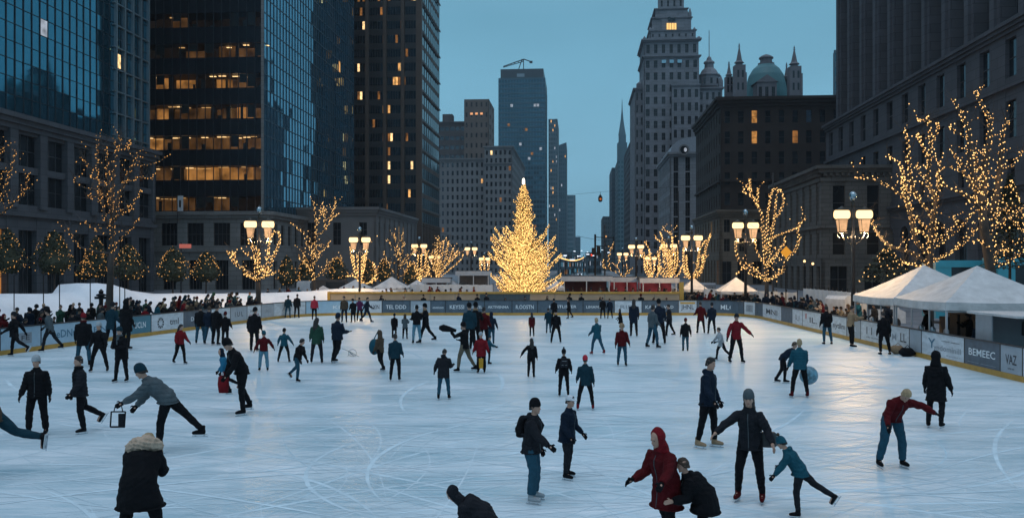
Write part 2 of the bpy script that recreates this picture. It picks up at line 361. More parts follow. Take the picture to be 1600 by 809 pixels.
def board_run(name, pts, cuts, specs, inward, label, hb=HB, posts=True, glassrail=False):
    """pts polyline; cuts = arc lengths; one panel per interval"""
    root = empty(name, tuple(pts[0]), label, 'rink barrier', None)
    tot = sum((q - p).length for p, q in zip(pts, pts[1:]))
    def seg_pts(s0, s1):
        acc = 0; res = [poly_at(pts, s0)[0]]
        for p, q in zip(pts, pts[1:]):
            acc += (q - p).length
            if s0 + .05 < acc < s1 - .05: res.append(q.copy())
        res.append(poly_at(pts, s1)[0]); return res
    def strip(mb, s0, s1, z0, z1, off0, off1, mi=0):
        for p, q in zip(seg_pts(s0, s1), seg_pts(s0, s1)[1:]):
            d = (q - p).normalized(); n_ = Vector((-d.y, d.x, 0)) * inward
            mb.obox(p + n_ * off0 + ZZ * z0, (q - p), n_ * (off1 - off0), ZZ * (z1 - z0), mi)
    k = MB(); strip(k, 0, tot, 0, .20, -.06, .012); k.build('kick_strip', YEL, root)
    r_ = MB(); strip(r_, 0, tot, hb, hb + .05, -.08, .035); r_.build('top_rail', BLACKR, root)
    bk = MB(); strip(bk, 0, tot, .203, hb - .003, -.06, -.02); bk.build('backing', GREYB, root)
    for i, (c0, c1) in enumerate(zip(cuts, cuts[1:])):
        sp = specs[i] if i < len(specs) else ('w',)
        mb = MB(); strip(mb, c0 + .02, c1 - .02, .205, hb - .006, -.017, .003)
        pn = mb.build('board_panel', PMATS[sp[0]], root)
        mid, d = poly_at(pts, (c0 + c1) / 2); n_ = Vector((-d.y, d.x, 0)) * inward; rt = d * (-inward); L = c1 - c0
        for tx in sp[1:]:
            s_, ox, oz, size, wd, ink = tx
            if s_ == '#box':
                q = MB(); o_ = mid + rt * (ox * L - wd * L / 2) + n_ * .004 + ZZ * (hb * .56 + oz - size / 2); q.obox(o_, rt * wd * L, n_ * .004, ZZ * size); q.build('emblem', ink, pn)
            elif s_ == '#ring':
                q = MB(); c_ = mid + rt * (ox * L) + ZZ * (hb * .56 + oz)
                for j in range(10):
                    a0, a1 = math.tau * j / 10, math.tau * (j + .72) / 10
                    e0, e1 = (rt * math.cos(a0) + ZZ * math.sin(a0)), (rt * math.cos(a1) + ZZ * math.sin(a1))
                    q.quad(c_ + e0 * size * .28 + n_ * .009, c_ + e0 * size * .5 + n_ * .009, c_ + e1 * size * .5 + n_ * .009, c_ + e1 * size * .28 + n_ * .009)
                q.build('emblem', ink, pn)
            else: textmesh('lettering', s_, size, ink, pn, mid + rt * (ox * L) + ZZ * (hb * .56 + oz), rt, ZZ, n_, wd * L if wd else None, .010, .01)
    if posts:
        for c0 in cuts[1:-1]:
            p, d = poly_at(pts, c0); n_ = Vector((-d.y, d.x, 0)) * inward
            q = MB(); q.obox(p - d * .03 + n_ * -.09 , d * .06, n_ * .10, ZZ * (hb + .0)); q.build('post', BLACKR, root)
    return root, tot
def s_of_px(A, B_, px):
    # arc length along A->B where the line of sight through column px crosses it
    k = (px - 800) / F; d = (B_ - A)
    tt = (k * A.y - A.x) / (d.x - k * d.y); return tt * d.length
# left run, near to far
cl = [0] + [s_of_px(LN, LB, p) for p in (-260, -110, 0, 64, 130, 194, 236, 287, 330, 360, 386, 408)] + [(LB - LN).length]
W_, T_, S_, G_, B_ = 'w', 't', 's', 'g', 'b'
spL = [(W_,), (S_,), (G_, ('IKON', 0, 0, .4, .5, INK)), (B_, ('#box', .1, .0, .48, .32, INKG), ('FE', .1, 0, .3, .2, INK)), (B_, ('eDNtk', .12, .0, .50, .56, INKT)), (B_, ('REINA', -.1, .02, .4, .6, INKT)),
       (T_, ('UCLN', .08, .0, .44, .42, INKW), ('J,', -.32, .03, .3, .09, SKYB)), (W_, ('#ring', -.22, 0, .62, 0, INK), ('tml', .2, 0, .5, .28, INK)), (S_, ('DLECO', 0, .02, .34, .5, INKW)),
       (W_, ('H NU', 0, 0, .4, .5, INK)), (G_, ('I U L', 0, .0, .44, .5, INK)), (W_, ('AFEKK', 0, .12, .24, .6, INK), ('PLUNSTUR', 0, -.16, .2, .7, INKR)), (G_, ('UNEL', 0, 0, .35, .5, INKG))]
board_run('rink_boards', [LN, LB], cl, spL, -1, 'left side rink boards with teal and pale advert panels above an orange kick strip')
# far run incl. corners
far = left_corner + right_corner[0:]
acc = [0]
for p, q in zip(far, far[1:]): acc.append(acc[-1] + (q - p).length)
sl0 = acc[len(left_corner) - 1]; xl0 = left_corner[-1].x
def sfar(px): return sl0 + ((px - 800) / F * YF - xl0)
cf = [0, 3.6] + [sfar(p) for p in (576, 597, 641, 673, 696, 732, 757, 800, 840, 911, 960, 1003, 1030, 1060, 1089)] + [acc[-1] - 3.2, acc[-1] - 1.6, acc[-1]]
spF = [(W_, ('KAOLO', 0, 0, .4, .6, INKG)), (B_, ('FEDEKL INU', 0, 0, .34, .7, INKW)), (W_, ('LXIN', 0, 0, .45, .6, INK)), (S_, ('TEL DDD', 0, 0, .42, .72, INKW)), (G_, ('DORE', 0, 0, .35, .6, INKW)), (S_, ('ARNNEKEHES', 0, -.05, .2, .75, INKW)),
       (S_, ('KEYSSI', 0, 0, .42, .62, INKW)), (S_, ('BIOTEL', 0, 0, .3, .7, INKW)), (S_, ('AKTIVENMA', 0, 0, .3, .76, INKW)), (S_, ('R.OOSTN', 0, 0, .42, .7, INKW)), (S_, ('HOSTLISTER', .05, .03, .3, .6, INKW)), (S_, ('LIMAMELE', -.1, .0, .3, .6, INKW)),
       (W_, ('RIEL', 0, 0, .4, .6, INKG)), (S_, ('KAN', 0, 0, .35, .6, INKW)), (S_, ('VOD', 0, 0, .3, .5, INKW)), (W_, ('JHNL', 0, 0, .5, .7, INK), ('#box', 0, .32, .15, .8, YELR)), (S_, ('DAMLO', .0, 0, .5, .5, INKW)), (W_, ('IIIIII', 0, 0, .7, .6, INK)), (S_,)]
board_run('rink_boards', far, cf, spF, -1, 'far end rink boards with slate advert panels in front of the lit fir tree')
# right run, far to near
def sr(px): return (RB - RN).length - s_of_px(RN, RB, px)
cr_ = [0] + [sr(p) for p in (1221, 1238, 1254, 1283, 1323, 1345, 1390, 1421, 1440, 1507, 1563, 1598, 1680, 1800)] + [(RB - RN).length]
spR = [(W_, ('MNI', 0, 0, .5, .6, INK)), (S_,), (W_, ('U_I', 0, 0, .4, .4, INK)), (W_, ('IL.', .1, 0, .45, .4, INK), ('#box', -.3, .2, .3, .06, INKR)), (W_, ("ltt'", -.22, .04, .5, .36, INKR), ('nytllm', .22, 0, .4, .45, INK)), (G_, ('LA L', 0, 0, .3, .4, INKW)),
       (W_, ('1 l', -.2, .05, .5, .2, INK), ('LLX', .2, .05, .25, .3, INK), ('oh Iumnill', 0, -.24, .09, .6, INK)), (W_, ('M', -.25, 0, .4, .22, INKG), ('LL', .2, .03, .55, .3, INK)), (G_,),
       (W_, ('Y', -.24, .05, .55, .18, INKT), ('yndominill', .12, -.06, .3, .62, INKG), ('comnir yustom', .2, .24, .08, .4, INK), ('tll annerd l', .25, -.3, .08, .3, INKG)),
       (S_, ('BEMEEC', 0, .04, .36, .74, INKW), ('___ ____', 0, -.24, .2, .8, INKG)), (G_, ('VAZ', 0, .02, .46, .5, INK), ('unu ar', 0, -.26, .09, .3, INK)), (W_, ('DOLI', 0, 0, .4, .5, INK)), (S_,), (W_,)]
board_run('rink_boards', [RB, RN], cr_, spR, -1, 'right side rink boards with pale advert panels below the white tents')
# raised end screen with yellow rail
BEIGE = mat('beige_screen_panel', (.62, .52, .39), .35, var=.18, vs=.6)
t = BEIGE.node_tree; b_ = t.nodes['Principled BSDF']; oo = t.nodes['Material Output']; tl_ = N(t, 'ShaderNodeBsdfTranslucent'); tl_.inputs[0].default_value = (.75, .62, .45, 1); mm_ = N(t, 'ShaderNodeMixShader'); mm_.inputs[0].default_value = .4
t.links.new(b_.outputs[0], mm_.inputs[1]); t.links.new(tl_.outputs[0], mm_.inputs[2]); t.links.new(mm_.outputs[0], oo.inputs[0])
root = empty('end_screen', (0, 69, 0), 'long beige screen with yellow top rail and yellow end post behind the far boards', 'screen')
xa, xb = P(516, 0, 69).x, P(1062, 0, 69).x; zt = P(0, 459, 69).z
k = 14
for i in range(k):
    x0 = xa + (xb - xa) * i / k; x1 = xa + (xb - xa) * (i + 1) / k
    m_ = MB(); m_.box(x0 + .02, x1 - .02, 69, 69.05, .05, zt - .004); m_.build('screen_panel', BEIGE if i not in (6, 7) else mat('smoked_screen_panel', (.10, .12, .13), .2, var=.1), root)
    m_ = MB(); m_.box(x1 - .03, x1 + .03, 69.052, 69.12, 0, zt); m_.build('post', GREYB, root)
m_ = MB(); m_.box(xa, xb, 68.93, 69.16, zt, zt + .17); m_.build('top_rail', YELR, root)
m_ = MB(); m_.box(xb - .02, xb + .32, 68.9, 69.2, 0, zt + .95); m_.build('end_post', YELR, root)
m_ = MB(); m_.box(xa - .22, xa - .01, 68.9, 69.2, 0, zt + .18); m_.build('end_post', YELR, root)
# ================================================================ buildings
FRAME = mat('window_frame', (.05, .05, .055), .5, var=0)
class Bld:
    def __init__(s, name, label, base, cat='building', cap=100):
        s.root = empty(name, base, label, cat); s.wall = MB(); s.trim = MB(); s.wins = []; s.cap = cap; s.roof = MB(); s.pcache = []
    def seen(s, c):
        return c.y > 5 and abs(c.x / c.y) < .62 and -.1 < (c.z - H) / c.y < .34
    def pane(s, o, ax, az_, nr, m, frame=True, mull=(1, 1)):
        """window: a pane plus frame bars. o lower left, ax across, az up"""
        c = o + ax / 2 + az_ / 2; s.wins.append((c.length, o, ax, az_, nr, m, frame, mull, s.seen(c)))
    def facade(s, O, dx, nr, W, z0, z1, nc, nrw, fw, fh, dep=.35, glass=GLASS_K, lit=.05, mb=None, lits=None, zoff=.5, frame=True, mull=(1, 1), skip=None, pier_out=0.):
        mb = mb or s.wall; cw = W / nc; ch = (z1 - z0) / nrw; O = Vector(O); O.z = 0
        pw = cw * (1 - fw)
        for i in range(nc + 1):
            x0 = max(0, i * cw - pw / 2); x1 = min(W, i * cw + pw / 2)
            mb.obox(O + dx * x0 - nr * dep + ZZ * z0, dx * (x1 - x0), nr * (dep + pier_out), ZZ * (z1 - z0))
        for j in range(nrw + 1):
            sill = z0 + j * ch + ch * (1 - fh) * zoff
            za = z0 + .003 if j == 0 else z0 + (j - 1) * ch + ch * (1 - fh) * zoff + ch * fh
            zb = sill if j < nrw else z1 - .003
            if zb - za > .02: mb.obox(O - nr * (dep - .01) + ZZ * za, dx * W, nr * (dep - .05), ZZ * (zb - za))
        for j in range(nrw):
            for i in range(nc):
                if skip and skip(i, j): continue
                o = O + dx * (i * cw + pw / 2) - nr * (dep - .08) + ZZ * (z0 + j * ch + ch * (1 - fh) * zoff)
                m = rnd.choice(lits or LIT[:3]) if rnd.random() < lit else glass
                s.pane(o, dx * (cw * fw), ZZ * (ch * fh), nr, m, frame, mull)
    def core(s, O, dx, nr, W, D, z0, z1, dep=.36, m=None):
        """solid body behind a facade"""
        O = Vector(O); O.z = 0
        (m or s.wall).obox(O - nr * D + ZZ * z0 + dx * .02, dx * (W - .04), nr * (D - dep), ZZ * (z1 - z0 - .01))
    def cornice(s, O, dx, nr, W, z, h=.8, out=.6, back=1.0, steps=2, ext=None, mb=None):
        O = Vector(O); O.z = 0; ext = out if ext is None else ext
        for k in range(steps):
            f_ = (k + 1) / steps
            (mb or s.trim).obox(O - dx * ext * f_ - nr * back + ZZ * (z + h * k / steps + .003 * k), dx * (W + 2 * ext * f_), nr * (back + out * f_), ZZ * (h / steps - .003))
    def curtain(s, O, dx, nr, W, z0, z1, nc, nrw, glass, jit=.012, mw=.08, mh=.08, mmat=STEEL, band=None, lit=0, lits=None, name='glazing', mout=.10, bandmat=SPAN, every=1):
        O = Vector(O); O.z = 0; cw = W / nc; ch = (z1 - z0) / nrw; g_ = MB(); mats = [glass] + (lits or LIT); bm_ = MB()
        for j in range(nrw):
            zb = z0 + j * ch; gh = ch * (1 - (band or 0))
            for i in range(nc):
                a = rnd.uniform(-jit, jit); b_ = rnd.uniform(-jit, jit)
                p = O + dx * (i * cw); mi = 0
                if lit and rnd.random() < lit * (1.6 if (j * 7 + i // 5) % 3 == 0 else .6): mi = 1 + rnd.randrange(len(mats) - 1)
                g_.quad(p + ZZ * zb + nr * a, p + dx * cw + ZZ * zb + nr * b_, p + dx * cw + ZZ * (zb + gh) - nr * a, p + ZZ * (zb + gh) - nr * b_, mi)
            if band: bm_.obox(O + ZZ * (zb + gh) - nr * .1, dx * W, nr * .14, ZZ * (ch - gh))
        
        if band:
            per = nc
            for j in range(nrw):
                k = MB(); k.v = g_.v[j * per * 4:(j + 1) * per * 4]; k.f = [tuple(q - j * per * 4 for q in f) for f in g_.f[j * per:(j + 1) * per]]; k.m = g_.m[j * per:(j + 1) * per]; k.build('window_row', mats, s.root)
        else: g_.build(name, mats, s.root)
        if band: bm_.build('spandrel_bands', bandmat, s.root)
        m_ = MB()
        for i in range(0, nc + 1, every): m_.obox(O + dx * (i * cw - mw / 2) + ZZ * z0 - nr * .02, dx * mw, nr * (.02 + mout), ZZ * (z1 - z0))
        for j in range(nrw + 1): m_.obox(O + ZZ * (z0 + j * ch - mh / 2) - nr * .02, dx * W, nr * (.02 + mout * .6), ZZ * mh)
        m_.build('mullions', mmat, s.root)
    def finish(s, wall, trim=None, roof=None):
        if s.wall.v: s.wall.build('walls', wall, s.root)
        if s.trim.v: s.trim.build('cornices', trim or wall, s.root)
        if s.roof.v: s.roof.build('roof', roof or wall, s.root)
        seen = sorted([q for q in s.wins if q[8]], key=lambda q: q[0]); rest = [q for q in s.wins if not q[8]]
        ind = seen if len(seen) <= 110 else seen[:100]; rest = rest + seen[len(ind):]
        Mi = wm(s.root).inverted()
        def geo(mb, q, mi, fi):
            _, o, ax, az_, nr, m, fr, mull, _s = q
            mb.quad(o, o + ax, o + ax + az_, o + az_, mi)
            if fr:
                t_ = max(.05, min(.09, ax.length * .05)); axn, azn = ax.normalized(), az_.normalized()
                for k in range(1, mull[0] + 1): mb.obox(o + ax * (k / (mull[0] + 1)) - axn * t_ / 2, axn * t_, nr * .05, az_, fi)
                for k in range(1, mull[1] + 1): mb.obox(o + az_ * (k / (mull[1] + 1)) - azn * t_ / 2, ax, nr * .047, azn * t_, fi)
        for q in ind:
            mb = MB(); geo(mb, q, 0, 1); mb.build('window', [q[5], FRAME], s.root)
        if rest:
            ms = []; mb = MB()
            for q in rest:
                if q[5] not in ms: ms.append(q[5])
            fi = len(ms)
            for q in rest: geo(mb, q, ms.index(q[5]), fi)
            tag(mb.build('windows', ms + [FRAME], s.root), kind='stuff')
def front(b_, px0, px1, d, D, z1, z0=0):
    pass

# --- B1: mirror glass block on a granite podium, far left
C = Vector((-52.9, 126, 0)); L1 = 84.0
b1 = Bld('office_building', 'teal mirror glass office block above a granite podium at far left', (C.x, C.y, 0))
O = C - U * L1      # near end; dx runs up the street, face looks right
nr = V
b1.facade(O, U, nr, L1, 10.3, 19.0, 16, 2, .74, .82, dep=.6, glass=GLASS_K, lit=0., mull=(2, 1), pier_out=.25)
b1.wall.obox(O - nr * .55 + ZZ * 9.3, U * L1, nr * .6, ZZ * 1.0)
b1.facade(O, U, nr, L1, 0, 9.3, 16, 1, .62, .84, dep=.7, glass=GLASS_K, lit=.0, mull=(3, 1), zoff=.0, skip=lambda i, j: i in (8, 9))
WARM = emat('warm_doorway', (1, .42, .10), .30, var=.6, vs=.9)
for i in (8, 9): b1.pane(O + U * (L1 / 16 * (i + .19)) - nr * .62, U * (L1 / 16 * .62), ZZ * 7.8, nr, WARM, True, (3, 2))
b1.cornice(O, U, nr, L1, 19.0, 1.7, .9, 1.5, 3); b1.cornice(O, U, nr, L1, 9.35, .5, .35, .5, 1)
b1.core(O, U, nr, L1, 40, 0, 20.6, .8)
O2 = O + U * 30
b1.curtain(O2 - nr * .6, U, nr, L1 - 30 - .6, 20.9, 74.9, 36, 27, GLASS_T, .008, .09, .07, STEEL, lit=.004, name='mirror_glazing')
b1.core(O2 - nr * .6, U, nr, L1 - 30 - .6, 38, 20.7, 75.5, .05)
# pale corner strip
st = MB()
for k in range(5): st.obox(C - U * (1.0 + k * 2.2) - nr * .60 + ZZ * 20.8, U * .28, nr * .42, ZZ * 54)
for k in range(18): st.obox(C - U * 10.2 - nr * .60 + ZZ * (21.5 + 3 * k), U * 9.5, nr * .36, ZZ * .16)
st.build('corner_fins', STEEL_L, b1.root)
# end wall facing the side street is glass too
b1.curtain(C - V * .6 - U * .5, -V, U, 30, 20.9, 74.9, 20, 27, GLASS_T, .008, .09, .07)
# near stone tower part
b1.facade(O, U, nr, 29.6, 20.9, 75, 6, 11, .42, .62, dep=.5, glass=GLASS_K, lit=0.01, mull=(1, 1))
b1.core(O, U, nr, 29.6, 38, 20.8, 75.2, .52)
for z in (25.5, 31.5): b1.cornice(O, U, nr, 29.6, z, .6, .5, .6, 2)
# lit signs behind the podium glass
q = MB(); c_ = P(110, 268, 107); q.obox(c_ + V * .25 - U * .9 - ZZ * 1.4, U * .55, V * .05, ZZ * 3.0); q.obox(c_ + V * .25 - U * 1.6 + ZZ * 1.3, U * 2.2, V * .05, ZZ * .6)
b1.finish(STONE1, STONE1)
tag(solo(q, 'window_sign', emat('blue_neon', (.12, .55, .75), .5), 'glowing blue T shaped sign in the upper podium window at left', 'sign'), None, None)

# --- B2: dark curtain-wall tower with lit offices, bluish side
C2 = Vector((-39.3, 135, 0)); W2, D2 = 34.0, 54.0
b2 = Bld('office_tower', 'dark glass tower with rows of amber lit offices and a blue mirrored side', (C2.x, C2.y, 0))
O = C2 - V * W2
FZ = 12.35; FH = 4.86; NF = 19; NC = 25; cw = W2 / NC
ROOM = [emat('office_wall_amber', (1, .42, .10), .34, var=.8, vs=.5), emat('office_wall_dim', (1, .45, .14), .09, var=.8, vs=.5), emat('office_wall_dark', (.6, .35, .2), .012, var=.5, vs=.5)]
CEIL = emat('ceiling_lamps', (1, .62, .26), 2.4); CEILD = emat('dim_ceiling_lamps', (1, .55, .20), .8)
OGL = mat('clear_office_glass', (.5, .55, .6), .02, var=0)
t = OGL.node_tree; t.nodes.clear(); oo = N(t, 'ShaderNodeOutputMaterial'); ms_ = N(t, 'ShaderNodeMixShader'); tr_ = N(t, 'ShaderNodeBsdfTransparent'); gl_ = N(t, 'ShaderNodeBsdfGlossy')
tr_.inputs[0].default_value = (.80, .82, .85, 1); gl_.inputs['Roughness'].default_value = .03; gl_.inputs[0].default_value = (.5, .6, .7, 1); fr_ = N(t, 'ShaderNodeFresnel'); fr_.inputs[0].default_value = 1.6
t.links.new(fr_.outputs[0], ms_.inputs[0]); t.links.new(tr_.outputs[0], ms_.inputs[1]); t.links.new(gl_.outputs[0], ms_.inputs[2]); t.links.new(ms_.outputs[0], oo.inputs[0])
rooms = MB(); spn = MB(); dark = MB(); flr = MB()
SLABM = mat('office_interior', (.10, .09, .08), .8, var=.1)
for j in range(NF):
    zb = FZ + j * FH; rowlit = [.75, .85, .9, .95, .45, .4, .5, .8, .9][j % 9]
    spn.obox(O + ZZ * (zb + 2.45) - (-U) * .1, V * W2, (-U) * .14, ZZ * (FH - 2.45))
    spn.obox(O + ZZ * (zb - .02) - (-U) * .1, V * W2, (-U) * .13, ZZ * .22)
    k = 0
    while k < NC:
        run = rnd.choice([1, 2, 2, 3, 4]); run = min(run, NC - k)
        lit_ = rnd.random() < rowlit; dpt = rnd.uniform(2.0, 5.0)
        mi = (0 if rnd.random() < .38 else 1) if lit_ else 2
        p = O + V * (k * cw) + U * dpt + ZZ * (zb + .1)
        rooms.quad(p, p + V * (cw * run), p + V * (cw * run) + ZZ * 2.5, p + ZZ * 2.5, mi)
        for q_ in range(run):      # blinds, desks and partitions
            if rnd.random() < .35:
                pp = O + V * ((k + q_) * cw + rnd.uniform(0, .4)) + U * rnd.uniform(.5, 1.6) + ZZ * (zb + .12); dark.obox(pp, V * rnd.uniform(.3, .9), U * .1, ZZ * rnd.uniform(.5, 2.3))
            if rnd.random() < .14: pp = O + V * ((k + q_) * cw + .06) + U * .12 + ZZ * (zb + 2.4); dark.obox(pp, V * (cw - .12), U * .02, -ZZ * rnd.uniform(.5, 2.2))
            if lit_ and rnd.random() < .6:
                pp = O + V * ((k + q_) * cw + rnd.uniform(0, .4)) + U * rnd.uniform(.6, 1.9) + ZZ * (zb + 2.28 - rnd.choice([0, 0, .12])); rooms.obox(pp, V * rnd.uniform(.6, 1.5), U * .35, ZZ * .06, 3 if rnd.random() < .45 else 4)
        k += run
    flr.obox(O + ZZ * (zb - .1) + U * .12, V * (W2 - .4), U * 5, ZZ * .16)
    flr.obox(O + ZZ * (zb + 2.46) + U * .12, V * (W2 - .4), U * 5, ZZ * .12)
rooms.build('lit_offices', ROOM + [CEIL, CEILD], b2.root); spn.build('spandrel_bands', SPAN, b2.root); dark.build('blinds_and_partitions', SLABM, b2.root); flr.build('floor_slabs', SLABM, b2.root)
for j in range(NF):
    gz = MB()
    for k in range(NC):
        a, b_ = rnd.uniform(-.006, .006), rnd.uniform(-.006, .006); p = O + V * (k * cw) + ZZ * (FZ + j * FH + .2); gz.quad(p + U * a, p + V * cw + U * b_, p + V * cw + ZZ * 2.25 - U * a, p + ZZ * 2.25 - U * b_)
    gz.build('window_row', OGL, b2.root)
ml = MB()
for k in range(NC + 1): ml.obox(O + V * (k * cw - .04) + ZZ * FZ - U * .12, V * .08, U * .20, ZZ * (NF * FH))
ml.build('mullions', STEEL, b2.root)
b2.curtain(C2, U, V, D2, FZ, FZ + NF * FH, 36, NF * 2, mat('blue_side_glass', (.11, .29, .39), .035, .92, var=.12, vs=.2), .010, .12, .16, mat('blue_steel', (.06, .10, .13), .4, .6, var=.05), lit=.004, lits=[LIT[0], LIT[3]], name='mirror_glazing')
b2.wall.obox(C2 - V * .35 - U * .18 + ZZ * 12.2, V * .42, U * .2, ZZ * (NF * FH + 1)); 
b2.core(C2 - V * .03, U, V, D2, W2 - .2, 12.2, FZ + NF * FH + 1, .06) if False else b2.wall.obox(O + U * 5.5 + ZZ * 12.2, V * (W2 - .15), U * (D2 - 5.6), ZZ * (NF * FH + 1))
b2.wall.obox(O + U * .1 + ZZ * 12.2, V * .2, U * 5.5, ZZ * (NF * FH + 1)); b2.wall.obox(C2 - V * .25 + U * .06 + ZZ * 12.2, V * .2, U * 5.5, ZZ * (NF * FH + 1))
# podium
PD = 1.4; Op = O - U * PD; Cp = C2 - U * PD + V * PD
b2.facade(Op, V, -U, W2 + PD - 1.2, 6.3, 11.2, 8, 1, .62, .72, dep=.4, glass=GLASS_K, lit=.0, mull=(3, 1)); b2.facade(Op, V, -U, W2 + PD - 1.2, 0, 5.9, 8, 1, .5, .78, dep=.5, glass=GLASS_K, lit=.12, mull=(3, 1), zoff=.05, lits=[WARM])
b2.wall.obox(Op + U * .02 + ZZ * 5.9, V * (W2 + PD - 1.2), U * .5, ZZ * .4)
b2.facade(Cp + U * 1.2, U, V, D2, 6.3, 11.2, 16, 1, .5, .66, dep=.4, glass=GLASS_K, lit=.04, mull=(1, 1)); b2.facade(Cp + U * 1.2, U, V, D2, 0, 5.9, 16, 1, .5, .75, dep=.5, glass=GLASS_K, lit=.15, mull=(1, 1), zoff=.05, lits=[WARM])
b2.wall.obox(Cp + U * 1.2 - V * .52 + ZZ * 5.9, U * D2, V * .5, ZZ * .4)
pc = Cp - V * 1.2 + U * 1.2
def vcyl(mb, c, r, z0, z1, a0=0, a1=math.tau, n=16):
    mb.prism([(c.x + r * math.cos(a0 + (a1 - a0) * i / n), c.y + r * math.sin(a0 + (a1 - a0) * i / n)) for i in range(n)], z0, z1)
vcyl(b2.wall, pc, 1.19, 0, 11.2); vcyl(b2.trim, pc, 1.62, 11.2, 11.75); vcyl(b2.trim, pc, 1.95, 11.76, 12.3, n=24)
b2.cornice(Op, V, -U, W2 + PD - 1.2, 11.2, 1.1, .75, 1.6, 2, ext=0); b2.cornice(Cp + U * 1.2, U, V, D2, 11.2, 1.1, .75, 1.6, 2, ext=0)
b2.cornice(Op, V, -U, W2 + PD - 1.2, 5.95, .3, .3, .4, 1, ext=0)
b2.core(Op, V, -U, W2 + PD - .5, D2, 0, 12.1, .85)
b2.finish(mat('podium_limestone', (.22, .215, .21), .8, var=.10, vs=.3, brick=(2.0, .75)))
# small flag on the podium
fl = MB(); c_ = P(277, 350, 133); fl.tube([(c_.x, c_.y, c_.z), (c_.x, c_.y, c_.z + 4.6)], .06, 6, 1); fl.obox((c_.x, c_.y, c_.z + 2.0), (.95, -.1, 0), (0, .04, 0), (0, 0, 2.4)); fl.obox((c_.x + .3, c_.y - .065, c_.z + 2.6), (.3, -.03, 0), (0, .02, 0), (0, 0, 1.1), 1)
solo(fl, 'banner', [mat('white_banner', (.6, .6, .62), .8), IRON], 'small white upright banner with a dark emblem on the tower podium', 'banner')

# --- B2b: low stone building between the towers
C3 = Vector((-23.9, 150, 0))
b3 = Bld('low_stone_building', 'low plain stone building with a flat cornice between the two left towers', (C3.x, C3.y, 0))
O = C3 - V * 14
b3.facade(O, V, -U, 14, 0, 12.6, 3, 2, .30, .62, dep=.3, lit=.0, mull=(1, 2)); b3.facade(C3, U, V, 37, 0, 12.6, 9, 2, .34, .66, dep=.4, lit=.02, mull=(1, 2), pier_out=.12)
b3.cornice(O, V, -U, 14, 12.6, 1.5, .6, 1, 3); b3.cornice(C3, U, V, 37, 12.6, 1.5, .6, 1, 3, ext=0)
b3.core(O, V, -U, 13.6, 36.6, 0, 14.0, .45); b3.finish(STONE3)

# --- B3: brown tower
C4 = Vector((-21.4, 200, 0)); b4 = Bld('brown_tower', 'tall brown tower with vertical piers and scattered lit windows left of the lit fir', (C4.x, C4.y, 0))
O = C4 - V * 34
b4.curtain(O - (-U) * .3, V, -U, 34, 0, 99, 56, 30, GLASS_D, .006, .05, .09, mat('bronze_mullion', (.06, .045, .04), .5, .4, var=.05), band=.42, lit=.085, lits=[LIT[0], LIT[2], LIT[1], LIT[1], LIT[1]], bandmat=mat('smoky_spandrel', (.060, .055, .055), .3, .3, var=.1))
for k in range(9):
    wd = .8 if k < 8 else 1.4; b4.trim.obox(O + V * (k * 4.25 - wd / 2 - (.35 if k == 8 else 0)) + U * .35, V * wd, -U * (.75 + (.02 if k == 8 else 0)), ZZ * 100)
b4.curtain(C4 - V * .3, U, V, 28, 14, 99, 9, 24, GLASS_D, .01, .10, .10, bandmat=BRICKM, band=.30); b4.curtain(C4 - V * .3, U, V, 28, 0, 14, 14, 2, GLASS_K, .01, .4, .2, BRONZE, mout=.4)
for k in range(12): b4.trim.obox(C4 + U * 1.0 - V * .05 + ZZ * (17 + k * 7.0), U * 27, V * .2, ZZ * .35)
b4.core(O, V, -U, 33.6, 27, 0, 99.5, .6)
b4.finish(BRONZE, BRONZE)

# --- far row on the left
def simple(name, label, px0, px1, d, D, ytop, m, nc, nrw, fw, fh, side=None, sc=4, lit=.02, glass=GLASS_K, ybot=None, dep=.4, cornice=True, frame=False, trim=None, z0=0, lits=None):
    p0, p1 = P(px0, ytop, d), P(px1, ytop, d); W = (p1.x - p0.x) / V.x; O = Vector((p0.x, d + (p1.x - p0.x) * .0785, 0)); z1 = p0.z
    b_ = Bld(name, label, (O.x, O.y, 0)); hc = 1.2 if cornice else 0
    b_.facade(O, V, -U, W, z0, z1 - hc, nc, nrw, fw, fh, dep=dep, lit=lit, glass=glass, frame=frame, lits=lits)
    if cornice: b_.cornice(O, V, -U, W, z1 - hc, hc, .6, 1, 2)
    if side:
        sp, ns = side
        if sp > 0:   # right face visible
            b_.facade(O + V * W, U, V, D, z0, z1 - hc, ns, nrw, fw, fh, dep=dep, lit=lit, glass=glass, frame=frame, lits=lits)
            if cornice: b_.cornice(O + V * W, U, V, D, z1 - hc, hc, .6, 1, 2, ext=0)
        else:
            b_.facade(O + U * D, -U, -V, D, z0, z1 - hc, ns, nrw, fw, fh, dep=dep, lit=lit, glass=glass, frame=frame, lits=lits)
            if cornice: b_.cornice(O + U * D, -U, -V, D, z1 - hc, hc, .6, 1, 2, ext=0)
    b_.wall.obox(O + V * (dep + .03) + U * (dep + .02) + ZZ * z0, V * (W - 2 * dep - .06), U * (D - dep - .05), ZZ * (z1 - .3 - z0))
    return b_, O, W, z1
bb, O, W, z1 = simple('apartment_block', 'wide pale stone block with a grid of small windows left of the fir', 680, 757, 385, 60, 247, STONE2, 10, 14, .42, .55, None, lit=.005, glass=GLASS_D)
bb.finish(STONE3)
bb, O, W, z1 = simple('apartment_block', 'taller pale corner block with a grid of windows directly behind the fir', 757, 800, 380, 88, 228, STONE2, 6, 16, .46, .55, (1, 14), lit=.03, glass=GLASS_D)
bb.cornice(O, V, -U, W, z1 - 8, .5, .4, .5, 1); bb.finish(STONE3)
